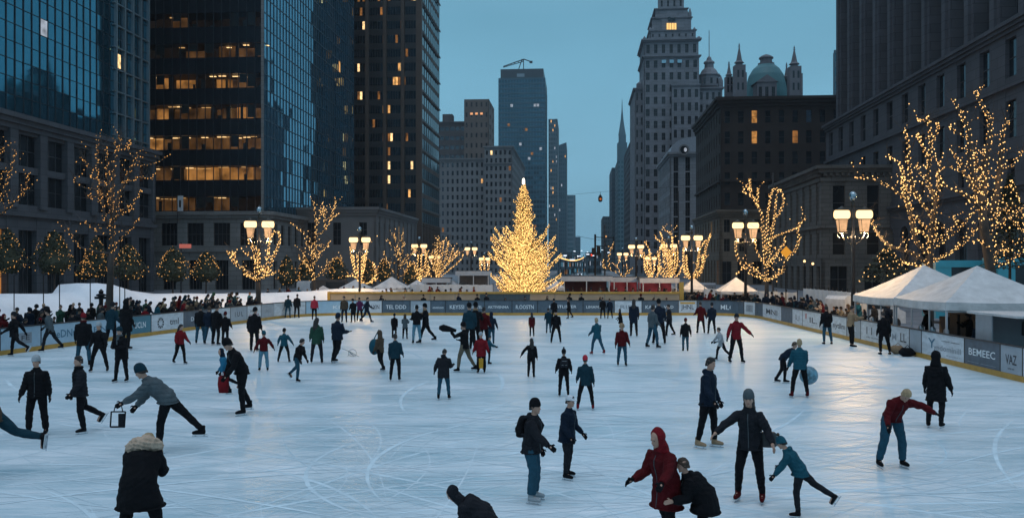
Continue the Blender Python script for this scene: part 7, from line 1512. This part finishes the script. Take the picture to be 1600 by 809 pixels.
sk(465, 596, 68, RIGHT - 25, 'boy in black jacket and jeans leaning into a step to the right', hip=((-20, 6, 16), (12, 6, 14)), arms=((0, 10, 14), (12, 10, 14)), lean=18, jacket='black', trousers='jeans', hair='dhair', length=.12, lift=(1, 0))
sk(495, 568, 72, AWAY + 10, 'long haired person in a dark green coat left of the stocky navy skater', hip=GLIDE, arms=APOCK, jacket='green', longhair=True, trousers='charcoal', length=.22)
sk(527, 568, 80, RIGHT + 60, 'stocky person in a navy jacket striding beside a wire trolley', hip=((8, 8, 12), (-14, 8, 18)), arms=((20, 12, 60), (20, 12, 60)), jacket='navy', hat='beanie', hatc='navy', length=.14, bulk=1.18)
g_ = G(547, 557); m_ = MB()
for k in range(5): a = k * 1.3; m_.tube([g_ + Vector((-.35 + k * .12, 0, .35 - .05 * k)), g_ + Vector((.05 * math.cos(a), .08 * math.sin(a), .2)), g_ + Vector((.12 * k - .1, .1 * math.sin(a), .02))], .011, 5)
m_.tube([g_ + Vector((.17 * math.cos(k * .7) + .1, .03 * math.sin(k), .16 + .15 * math.sin(k * .7))) for k in range(10)], .010, 5)
solo(m_, 'wire_trolley', mat('grey_wire', (.25, .3, .33), .5, .4), 'small tangled wire trolley lying on the ice right of the navy skater', 'trolley', loc=g_)
# --- centre left
sk(594, 581, 66, LEFT - 30, 'person in a brown jacket with a round teal bag at the left hip', hip=((-14, 8, 26), (8, 6, 12)), arms=AD, jacket='brown', hood='up', hatc='brown', trousers='black', length=.15)
c_ = G(589, 575) + Vector((-.06, -.25, .82)); m_ = MB(); m_.ball(c_, (.20, .16, .30), 14); m_.tube([c_ + Vector((0, 0, .3)), c_ + Vector((.15, .1, .62))], .018, 6); solo(m_, 'bag', cm('teal'), 'round teal bag hanging at the side of the brown jacketed person', 'bag', smooth=True, loc=c_)
sk(618, 595, 74, AWAY, 'person in a teal navy jacket and black trousers standing with hands in pockets, centre left', hip=((4, 9, 4), (-3, 8, 6)), arms=APOCK, jacket='dteal', length=.14, hair='dhair')
sk(616, 529, 40, AWAY, 'short figure in a long black coat near the far boards, left of centre', hip=TOG, arms=AD, jacket='black', length=.42, hat='beanie', hatc='black')
sk(633, 530, 40, AWAY, 'child in a grey brown coat next to the long black coated figure', hip=TOG, arms=AFR, jacket='grey', length=.2, hood='up', hatc='brown')
sk(651, 537, 61, AWAY + 15, 'person in dark jacket and pale blue jeans in the far group left of centre', hip=STAND, arms=AFR, jacket='black', trousers='ljeans', length=.1, hat='beanie', hatc='black')
sk(665, 536, 63, LEFT + 10, 'person in black with a beige hood stepping left in the far group', hip=((20, 6, 8), (-20, 6, 8)), arms=AFR, jacket='black', scarf='tan', hat='beanie', hatc='black', length=.2)
sk(693, 624, 79, AWAY - 5, 'person in a dark parka and blue jeans with black boots seen from behind, centre', hip=((0, 7, 0), (2, 8, 2)), arms=((2, 22, 30), (6, 16, 70)), jacket='charcoal', trousers='jeans', shoes='skate', hood='down', length=.24, hair='dhair', head=(22, 0), bulk=1.12)
r3, J3 = sk(726, 581, 79, LEFT - 25, 'person in a black jacket and khaki trousers raising a dark bag to the left', hip=((10, 8, 10), (-16, 6, 8)), arms=((60, 20, 60), (20, 12, 50)), jacket='black', trousers='khaki', hat='beanie', hatc='black', length=.14)
h_ = W2(r3, J3['hands'][0]); m_ = MB(); m_.tube([h_ + Vector((.25, 0, -.06)), h_, h_ + Vector((-.22, 0, .04)), h_ + Vector((-.36, 0, .05))], [.05, .10, .13, .06], 10); solo(m_, 'bag', cm('black'), 'dark roll shaped bag held up left of the khaki trousers', 'bag', smooth=True, loc=h_)
sk(752, 583, 68, TO - 10, 'child in a red jacket with patterned white and red hat and a yellow trouser stripe', hip=TOG, arms=((5, 22, 14), (5, 22, 14)), jacket='red', hat='beanie', hatc='lgrey', length=.26, baggy=.02, trousers='black', pom=True, bulk=1.15)
g_ = G(752, 583); m_ = MB(); m_.tube([g_ + Vector((.0, -.20, .55)), g_ + Vector((0, -.19, .2))], [(.08, .03), (.07, .03)], 8); solo(m_, 'apron_flap', cm('yellow'), 'yellow cloth hanging between the legs of the red jacketed child', 'cloth', loc=g_)
sk(764, 569, 46, RIGHT, 'small child in teal half hidden behind the red jacketed child', hip=STAND, arms=((40, 10, 20), (40, 10, 20)), jacket='teal', hat='beanie', hatc='dteal', length=.12)
sk(734, 550, 78, AWAY + 20, 'tall person in a dark teal jacket behind the khaki trousers', hip=STAND, arms=APOCK, jacket='dteal', hat='beanie', hatc='black', length=.14)
sk(742, 547, 76, AWAY, 'tall figure in black with a fur collar in the central far cluster', hip=STAND, arms=AFR, jacket='black', hat='beanie', hatc='black', scarf='tan', length=.25)
sk(756, 545, 66, AWAY - 20, 'person in a dark red jacket in the central far cluster', hip=STAND, arms=APOCK, jacket='maroon', hair='dhair', length=.16)
sk(768, 538, 51, AWAY, 'child in a navy jacket and jeans right of the dark red jacket', hip=TOG, arms=((5, 20, 20), (5, 20, 20)), jacket='navy', trousers='jeans', hood='up', hatc='navy', length=.16)
# --- far left by the boards
sk(450, 497, 36, AWAY, 'dark figure in jeans at the far left boards', hip=STAND, arms=AD, jacket='dteal', trousers='jeans', length=.18)
sk(464, 497, 38, AWAY, 'figure in black at the far left boards beside the one in jeans', hip=STAND, arms=APOCK, jacket='black', length=.2)
sk(491, 500, 38, AWAY, 'figure with a salmon pink jacket at the far left boards', hip=TOG, arms=AD, jacket='pinkred', trousers='black', length=.12)
sk(538, 504, 42, TO, 'person in a brown jacket lit warmly at the far left corner', hip=STAND, arms=APOCK, jacket='brown', trousers='navy', length=.12)
sk(552, 504, 38, TO, 'person in a long black coat at the far left corner', hip=TOG, arms=AD, jacket='black', length=.42, hat='beanie', hatc='black')
sk(562, 502, 38, AWAY, 'person in a red and purple jacket at the far left corner', hip=STAND, arms=AFR, jacket='purple', length=.16)
sk(573, 504, 40, RIGHT, 'person in a navy jacket striding right at the far left corner', hip=STRIDE, arms=ASW, jacket='navy', length=.2, trousers='navy')
# --- centre
sk(831, 526, 38, AWAY, 'slim figure in black with a red sleeve, far centre', hip=TOG, arms=AD, jacket='maroon', longhair=True, length=.3)
sk(866, 500, 34, AWAY, 'dark figure standing at the far boards, centre right', hip=TOG, arms=AD, jacket='black', length=.25, hat='beanie', hatc='black')
sk(857, 521, 40, AWAY, 'figure in a dark teal coat left of the one in black, far centre', hip=TOG, arms=APOCK, jacket='dteal', length=.3, trousers='jeans')
sk(869, 536, 53, TO, 'person in black standing with legs apart, far centre', hip=((0, 12, 0), (0, 14, 0)), arms=APOCK, jacket='black', length=.2, hat='beanie', hatc='black')
sk(889, 498, 32, LEFT, 'slim dark figure walking before the far boards, right of centre', hip=((10, 4, 4), (-14, 4, 6)), arms=AD, jacket='black', longhair=True, length=.3)
sk(830, 590, 62, AWAY - 10, 'slim long haired person in black with the left arm held out, centre', hip=TOG, arms=((4, 48, 6), (4, 10, 10)), jacket='black', longhair=True, length=.12)
sk(881, 619, 77, AWAY, 'person in a black coat with grey hooded collar, black bobble hat and black backpack', hip=((2, 5, 2), (-2, 6, 6)), arms=((4, 18, 30), (4, 18, 30)), jacket='black', hat='beanie', hatc='black', pom=True, length=.2, bulk=1.08, bag=('black backpack on the back of the bobble hatted person', 'charcoal'))
sk(915, 640, 86, AWAY - 5, 'person with a coral red hat, dark teal jacket and red skates', hip=((0, 13, 4), (-2, 12, 4)), arms=((6, 16, 14), (8, 14, 16)), jacket='dteal', hat='beanie', hatc='pinkred', shoec='red', length=.18, trousers='black')
sk(933, 554, 58, AWAY + 25, 'blond person in a half teal, half maroon jacket with red skates', hip=((14, 8, 4), (-14, 8, 4)), arms=((6, 12, 14), (20, 16, 12)), jacket='teal', hair='blond', trousers='jeans', shoec='red', length=.22)
sk(972, 572, 68, TO, 'person in a fur hat, dark maroon jacket and grey blue jeans, hands hanging', hip=((0, 5, 0), (-2, 5, 2)), arms=((4, 16, 10), (4, 16, 10)), jacket='maroon', hat='fur', hatc='tan', trousers='jeans', length=.15)
sk(942, 498, 34, AWAY, 'tall dark figure left of a pair at the far boards right of the fir', hip=STAND, arms=APOCK, jacket='black', length=.25)
sk(953, 498, 32, AWAY, 'dark navy figure right of a pair at the far boards right of the fir', hip=STAND, arms=AD, jacket='navy', length=.3)
sk(970, 516, 34, LEFT, 'short hunched figure in a black cloak behind the fur hatted person', hip=TOG, arms=APOCK, jacket='black', hood='up', hatc='black', length=.45, flare=.3, lean=8)
sk(990, 526, 59, AWAY, 'slim long haired person in a long dark coat, right of centre', hip=((6, 4, 0), (-6, 4, 0)), arms=AD, jacket='navy', longhair=True, length=.35)
sk(1019, 544, 68, RIGHT + 30, 'person in a grey blue jacket and jeans with a dark bag, gliding, right of centre', hip=((-6, 12, 6), (10, 12, 6)), arms=APOCK, jacket='grey', trousers='jeans', hair='dhair', length=.12)
sk(1030, 538, 72, AWAY, 'tall person in a navy jacket right behind the grey blue jacket', hip=((4, 10, 2), (-8, 10, 2)), arms=APOCK, jacket='navy', length=.14, hat='beanie', hatc='black')
sk(1046, 525, 50, LEFT, 'person in a dark coat stepping away from the grey blue jacket', hip=((16, 6, 6), (-20, 6, 2)), arms=APOCK, jacket='charcoal', length=.26)
sk(1071, 549, 53, AWAY, 'child in a black jacket and jeans standing alone right of centre', hip=TOG, arms=((4, 18, 14), (4, 18, 14)), jacket='black', trousers='jeans', length=.2, hat='beanie', hatc='maroon')
sk(1095, 521, 50, AWAY, 'person in a dark maroon coat near the far right boards', hip=STAND, arms=((4, 20, 40), (4, 20, 40)), jacket='maroon', length=.3)
sk(1112, 522, 50, AWAY, 'person in a navy black coat right of the dark maroon coat', hip=((8, 8, 0), (-8, 8, 0)), arms=APOCK, jacket='navy', length=.2, hat='beanie', hatc='charcoal')
sk(1127, 563, 52, LEFT, 'child in a white padded jacket leaning left beside the man in red', hip=((-26, 6, 16), (16, 8, 8)), arms=((20, 16, 40), (20, 30, 10)), lean=10, jacket='lgrey', puff=True, hair='dhair', length=.22)
sk(1150, 567, 78, TO + 10, 'man in a red jacket and dark cap reaching out, right of centre', hip=((2, 9, 2), (-2, 10, 3)), arms=((8, 44, 12), (10, 26, 14)), jacket='red', hat='cap', hatc='charcoal', trousers='black', length=.14)
# --- right side
sk(1223, 599, 66, RIGHT - 15, 'person in navy bent forward behind the one with the round bag', hip=((6, 6, 14), (-8, 6, 14)), arms=((40, 8, 40), (40, 8, 40)), lean=50, head=(-10, 0), jacket='navy', hair='bhair', length=.1)
r4, J4 = sk(1250, 621, 92, AWAY, 'blond person in a teal quilted jacket with red skates holding a round bag', hip=((0, 13, 2), (-2, 13, 2)), arms=((8, 12, 14), (4, 14, 14)), jacket='teal', puff=True, hair='blond', trousers='black', shoec='maroon', length=.12, bulk=1.08, skin=0)
c_ = W2(r4, J4['hands'][1]) + Vector((.10, -.05, -.24)); m_ = MB(); m_.ball(c_, (.27, .2, .27), 18); o = solo(m_, 'round_bag', mat('marbled_blue_bag', (.10, .22, .28), .35, var=.55, vs=9, coat=.3), 'round marbled blue bag hanging from the hand of the teal jacketed person', 'bag', smooth=True, loc=c_)
sk(1106, 699, 142, RIGHT - 35, 'young man in a dark navy hooded jacket with tan skates, right of centre', hip=((10, 6, 6), (-10, 8, 4)), arms=((-6, 12, 12), (20, 22, 14)), jacket='navy', hood='down', hair='dhair', trousers='black', shoec='tan', length=.16, bulk=1.05)
r5, J5 = sk(1172, 783, 178, TO - 25, 'woman in a dark jacket and grey beanie with dark red skates reaching one arm out', hip=((6, 9, 8), (10, 8, 18)), arms=((16, 30, 24), (46, 42, 8)), lean=8, jacket='charcoal', hat='beanie', hatc='grey', longhair=True, hair='bhair', shoec='maroon', trousers='black', length=.16, gloves=None)
h_ = W2(r5, J5['P0']) + Vector((.28, -.04, .02)); m_ = MB(); m_.tube([h_ + Vector((0, 0, .11)), h_ + Vector((0, 0, .08)), h_ - Vector((0, 0, .10)), h_ - Vector((0, 0, .13))], [(.10, .05), (.14, .08), (.15, .09), (.12, .06)], 14); m_.tube([h_ + Vector((-.1, 0, .1)), h_ + Vector((-.18, -.08, .35)), h_ + Vector((-.30, -.1, .62))], .010, 6); solo(m_, 'handbag', mat('black_leather', (.015, .015, .016), .4, var=.1, vs=10), 'black leather handbag at the hip of the woman with dark red skates', 'handbag', smooth=True, loc=h_)
sk(830, 783, 163, RIGHT - 20, 'person in a black jacket, teal jeans and pale skates with a backpack, front centre', hip=((4, 6, 4), (12, 6, 14)), arms=((-6, 12, 14), (34, 16, 18)), lean=6, jacket='charcoal', hood='down', hat='beanie', hatc='black', trousers='jeans', baggy=.02, shoec='lgrey', length=.14, bulk=1.08, bag=('black backpack on the person in teal jeans, front centre', 'black'))
sk(886, 747, 131, RIGHT - 30, 'person in a navy jacket and white cap skating beside the backpacker', hip=((0, 5, 8), (8, 5, 10)), arms=((4, 10, 26), (4, 10, 26)), lean=4, jacket='navy', hat='cap', hatc='white', trousers='charcoal', length=.2, bulk=1.12)
sk(1042, 860, 196, LEFT + 35, 'person in a red hooded coat stretching one arm to the left, front right of centre', hip=((14, 8, 20), (-12, 8, 14)), arms=((52, 30, 12), (20, 12, 40)), lean=16, head=(6, 0), jacket='maroon', hood='up', hatc='red', length=.36, bulk=1.2, flare=.1, skin=0)
sk(1102, 866, 152, LEFT - 5, 'person in a black coat bending low with the face turned left at the bottom edge', hip=((16, 8, 24), (0, 8, 18)), arms=((20, 8, 70), (20, 8, 70)), lean=40, head=(-4, 10), jacket='black', length=.25, bulk=1.55, hair='bhair', hood='down', gloves=None)
sk(757, 878, 122, LEFT, 'person in black crouching forward, only hood and back showing at the bottom edge', hip=((62, 10, 84), (40, 10, 70)), arms=((-10, 8, 60), (-10, 8, 60)), lean=58, head=(14, 0), jacket='charcoal', hood='up', hatc='charcoal', length=.1, bulk=1.5)
sk(1393, 731, 130, TO + 5, 'blond person in a maroon jacket and jeans bent forward, arm stretched right', hip=((4, 14, 8), (10, 15, 22)), arms=((30, 75, 8), (14, 24, 30)), lean=38, side=-3, head=(32, 0), jacket='maroon', hair='blond', trousers='jeans', baggy=.012, length=.1)
sk(1463, 669, 122, RIGHT + 50, 'person in a long black coat with long dark hair near the right boards', hip=((4, 7, 6), (-10, 7, 16)), arms=((2, 14, 20), (4, 22, 12)), jacket='black', longhair=True, length=.36, bulk=1.12, flare=.05, hood='up', hatc='black')
sk(1250, 806, 128, LEFT - 20, 'child in a teal jacket and teal bobble hat pushing off at the lower right', hip=((6, 8, 12), (-46, 6, 10)), arms=((30, 12, 14), (14, 40, 24)), lean=34, head=(14, 0), jacket='teal', hood='down', hat='beanie', hatc='teal', pom=True, trousers='charcoal', lift=(0, 1), length=.12, bulk=1.1)
sk(1292, 537, 60, AWAY, 'person in a black jacket and jeans standing at the red lettered right board', hip=((2, 7, 0), (-2, 8, 0)), arms=APOCK, jacket='black', trousers='jeans', length=.18, shoes='shoe')
sk(1329, 541, 64, RIGHT, 'slim person in a tan and yellow jacket leaning on the right boards', hip=TOG, arms=((40, 8, 60), (40, 8, 60)), jacket='tan', trousers='black', length=.1, shoes='shoe')
sk(1381, 553, 67, AWAY, 'tall person in black standing by the right boards before the second tent', hip=((2, 8, 0), (-2, 8, 0)), arms=((-4, 12, 20), (-4, 12, 20)), jacket='black', trousers='black', length=.22, shoes='shoe')
sk(-14, 745, 170, LEFT, 'person mostly beyond the left edge, one dark skate trailing into view', hip=((10, 6, 16), (-48, 6, 24)), arms=((60, 10, 20), (-20, 10, 10)), lean=30, jacket='brown', trousers='dteal', lift=(0, 1), length=.12)
# gear on the ice at the right boards
for px, py, s_, c_, lb in ((1403, 553, .30, 'tan', 'tan bag slumped against the right boards'), (1418, 557, .34, 'black', 'black holdall lying on the ice against the right boards')):
    g_ = G(px, py, 0); m_ = MB(); m_.tube([g_ + Vector((-s_, 0, .16)), g_ + Vector((-s_ * .6, 0, .2)), g_ + Vector((s_ * .5, .05, .18)), g_ + Vector((s_, .05, .12))], [.08, .19, .18, .07], 10); m_.tube([g_ + Vector((-.15, 0, .34)), g_ + Vector((0, 0, .48)), g_ + Vector((.15, 0, .34))], .014, 5); solo(m_, 'bag', cm(c_), lb, 'bag', smooth=True, loc=g_)

# ---------------------------------------------------------------- spectators, built once per pose and copied
KINDS_ = []
rnd = random.Random(11)
for i in range(10):
    hat = ['beanie', None, 'beanie', None, 'beanie', None, 'beanie', 'cap', 'fur', None][i]; hood = 'up' if i in (3, 9) else ('down' if i in (1, 5) else None)
    r_, J_ = make_person(lod=0, hip=[STAND, ((4, 8, 4), (-6, 8, 8)), TOG][i % 3], arms=[APOCK, AFR, AD, ((20, 10, 70), (10, 12, 20))][i % 4], lean=[0, 6, 3, 12, 0][i % 5], head=([0, 10, -4, 14, 6][i % 5], [0, 20, -25, 10, -10][i % 5]), hat=hat, hatc='black', hood=hood, longhair=(i in (1, 6)), length=[.16, .3, .22, .4, .12][i % 5], shoes='boot', jacket='black', gloves='black', seed=i, bulk=1.0 + .04 * (i % 4), skin=i % 3 if i % 3 < 2 else 0)
    r_.location = (0, -500, -50)
    for o in [r_] + list(r_.children):
        for sl_ in o.material_slots: m_ = sl_.material; sl_.link = 'OBJECT'; sl_.material = m_
    KINDS_.append((r_, top_of(r_)))
used = set()
JC = [('black', 10), ('charcoal', 6), ('navy', 6), ('dteal', 3), ('brown', 2), ('maroon', 1.6), ('grey', 1.2), ('green', 1), ('teal', .8), ('red', .7), ('khaki', .6), ('cream', .25), ('blue', .3)]
HCc = [('black', 8), ('charcoal', 5), ('navy', 2), ('maroon', 1), ('lgrey', .8), ('tan', .6), ('dteal', 1), ('red', .4)]
def wpick(l): t_ = rnd.random() * sum(w_ for _, w_ in l); 
def wp(l):
    t_ = rnd.random() * sum(w_ for _, w_ in l)
    for a, w_ in l:
        t_ -= w_
        if t_ <= 0: return a
    return l[0][0]
SPEC = {}
NAMEC = {'black': 'black', 'charcoal': 'dark grey', 'navy': 'navy', 'dteal': 'dark teal', 'brown': 'brown', 'maroon': 'dark red', 'grey': 'grey', 'green': 'dark green', 'teal': 'teal', 'red': 'red', 'khaki': 'khaki', 'cream': 'cream', 'blue': 'blue', 'pinkred': 'pinkish red', 'white': 'white'}
def spectator(x, y, h, yaw, where, group, jc=None, z=0):
    for _ in range(60):
        k = rnd.randrange(10); src, tp = KINDS_[k]; j = jc or wp(JC); hc = wp(HCc)
        g2 = 'hooded' if k in (3, 9) else (NAMEC.get(hc, {'lgrey': 'pale grey', 'tan': 'tan'}.get(hc, hc)) + ' hatted' if k in (0, 2, 4, 6, 7, 8) else ('long haired' if k == 1 else 'bare headed'))
        lb = f"{g2} {NAMEC[j]} {'coated' if k % 5 in (1, 3) else 'jacketed'} person {where}"
        if lb not in SPEC: break
    c = copy_tree(src); c.location = (x, y, z); c.rotation_euler = (0, 0, R(yaw)); s_ = h / tp; c.scale = (s_, s_, s_)
    tr_ = rnd.choice(['black', 'black', 'charcoal', 'jeans', 'navy'])
    c.name = 'person'
    gear = 'bare headed'
    for o in c.children:
        nm = o.name.split('.')[0]
        if nm in ('jacket', 'coat'): o.material_slots[0].material = cm(j)
        elif nm in ('hood',): o.material_slots[0].material = cm(j); gear = 'hooded'
        elif nm == 'hat': o.material_slots[0].material = cm(hc); gear = NAMEC.get(hc, {'lgrey': 'pale grey', 'tan': 'tan'}.get(hc, hc)) + ' hatted'
        elif nm == 'trousers': o.material_slots[0].material = cm(tr_)
        elif nm == 'hair': o.material_slots[0].material = cm(rnd.choice(['dhair', 'dhair', 'bhair', 'blond']))
    SPEC.setdefault(lb, []).append(c); tag(c, lb, 'person', group); return c
def lineup(A, B_, n, off, jit, where, group, yaw0, hr=(1.55, 1.85), marks=None, z=0):
    d_ = (B_ - A); nrm_ = d_.normalized().cross(ZZ)
    for i in range(n):
        f_ = (i + rnd.uniform(.1, .9)) / n; p = A + d_ * f_ + nrm_ * (off + rnd.uniform(-jit, jit))
        wh = where
        if marks:
            px = 800 + p.x / p.y * F
            wh = min(marks, key=lambda q: abs(q[0] - px))[1]
        spectator(p.x, p.y, rnd.uniform(*hr), yaw0 + rnd.uniform(-50, 50), wh, group, z=z)
ML = [(20, 'at the left edge behind the boards'), (100, 'near the stout black post'), (175, 'by the slender tree trunk'), (240, 'behind the teal left board'), (310, 'below the clipped trees'), (380, 'before the leftmost large lamp'), (440, 'right of the leftmost large lamp'), (500, 'by the upright lit tree'), (560, 'at the far left corner of the rink')]
GL = 'spectators crowding behind the left boards'
# left crowd: offset outward (to the left of the run)
lineup(Vector((-22.6, 35.5, 0)), Vector((-17.6, 61, 0)), 38, -.75, .25, '', GL, -100, marks=ML, hr=(1.35, 1.75)); lineup(Vector((-24.0, 37.5, 0)), Vector((-18.6, 63, 0)), 34, -1.6, .4, '', GL, -100, marks=ML, hr=(1.4, 1.8)); lineup(Vector((-24, 45, 0)), Vector((-17.5, 66, 0)), 30, -3.0, .8, '', GL, -100, marks=ML)
# far end
MF = [(590, 'before the end screen at left'), (690, 'before the end screen left of the fir'), (800, 'before the end screen below the fir'), (900, 'before the end screen right of the fir'), (1000, 'before the end screen near the yellow post')]
lineup(Vector((-10.5, 66.8, 0)), Vector((13, 66.8, 0)), 17, 0, .45, '', 'spectators between the far boards and the end screen', 180, marks=MF, hr=(1.3, 1.7))
MB_ = [(590, 'behind the end screen by the left far tents'), (670, 'behind the end screen by the grey stall'), (745, 'behind the end screen by the short lamp'), (890, 'at the maroon market stall'), (980, 'at the pink lit market stall'), (1040, 'at the stall by the yellow post')]
lineup(Vector((-12, 78, 0)), Vector((-4, 78, 0)), 14, 0, 2.0, '', 'visitors standing behind the end screen', 180, marks=MB_); lineup(Vector((5, 80, 0)), Vector((16.5, 80, 0)), 17, 0, 2.2, '', 'visitors standing behind the end screen', 0, marks=MB_)
for px in (672, 684, 694, 718, 730, 741): d_ = rnd.uniform(85, 88); spectator((px - 800) / F * d_, d_, 1.7, rnd.uniform(0, 360), 'by the stall left of the fir', 'visitors in red by the stall left of the fir', jc='red')
# right crowd
MR = [(1080, 'at the far right corner'), (1130, 'below the far right white tent'), (1190, 'at the right corner boards'), (1240, 'by the right sheeted fence'), (1300, 'left of the large right lamp'), (1345, 'beside the large right lamp')]
GR = 'spectators behind the right boards'
lineup(Vector((18.2, 44.8, 0)), Vector((18.9, 62, 0)), 22, .35, .25, '', GR, 90, marks=MR, hr=(1.4, 1.75)); lineup(Vector((19.2, 46, 0)), Vector((19.8, 66, 0)), 16, .8, .5, '', GR, 90, marks=MR); lineup(Vector((13.6, 68, 0)), Vector((20.5, 66, 0)), 18, 0, 1.2, '', GR, 180, marks=MR, hr=(1.5, 1.75))
lineup(Vector((13.5, 73, 0)), Vector((22, 70, 0)), 12, 0, 1.2, '', GR, 180, marks=MR)
# staff and customers in the right tents and at the booth
for i, (x, y, yw, wh) in enumerate(((20.6, 36.2, 90, 'serving inside the nearest large tent'), (20.4, 38.0, 100, 'by the nearest counter'), (20.7, 42.4, 90, 'inside the second large tent'), (18.15, 32.9, 80, 'by the grey booth'), (18.35, 33.5, 120, 'bent close beside the booth wall'))):
    spectator(x, y, 1.68, yw, wh, 'people in and around the large tents', jc='black' if i != 4 else 'navy')
# people on the pavement at left near the clipped trees
lineup(Vector((-24, 82, 0)), Vector((-13, 84, 0)), 12, 0, 1.6, 'on the pavement by the far left tents', 'walkers by the far left tents', 180)
for k, (a_, b_) in enumerate(((-9, 95), (-2, 100), (6, 98), (9, 105), (3, 112), (12, 104), (15, 92), (17, 97))): spectator(a_ + (4 if a_ < 0 else 0), b_, 1.72, rnd.uniform(0, 360), 'far off in the avenue behind the stalls', 'distant walkers in the avenue')
def kill(o):
    for ch in list(o.children): kill(ch)
    bpy.data.objects.remove(o)
for r_, _ in KINDS_: kill(r_)
# look-alikes in the crowd keep one label and a shared group per label; the rest are already unique
for lb, l in SPEC.items():
    if len(l) > 1:
        for i, c in enumerate(sorted(l, key=lambda q: q.location.y)): pass

bpy.context.view_layer.layer_collection.children['place'].exclude = False
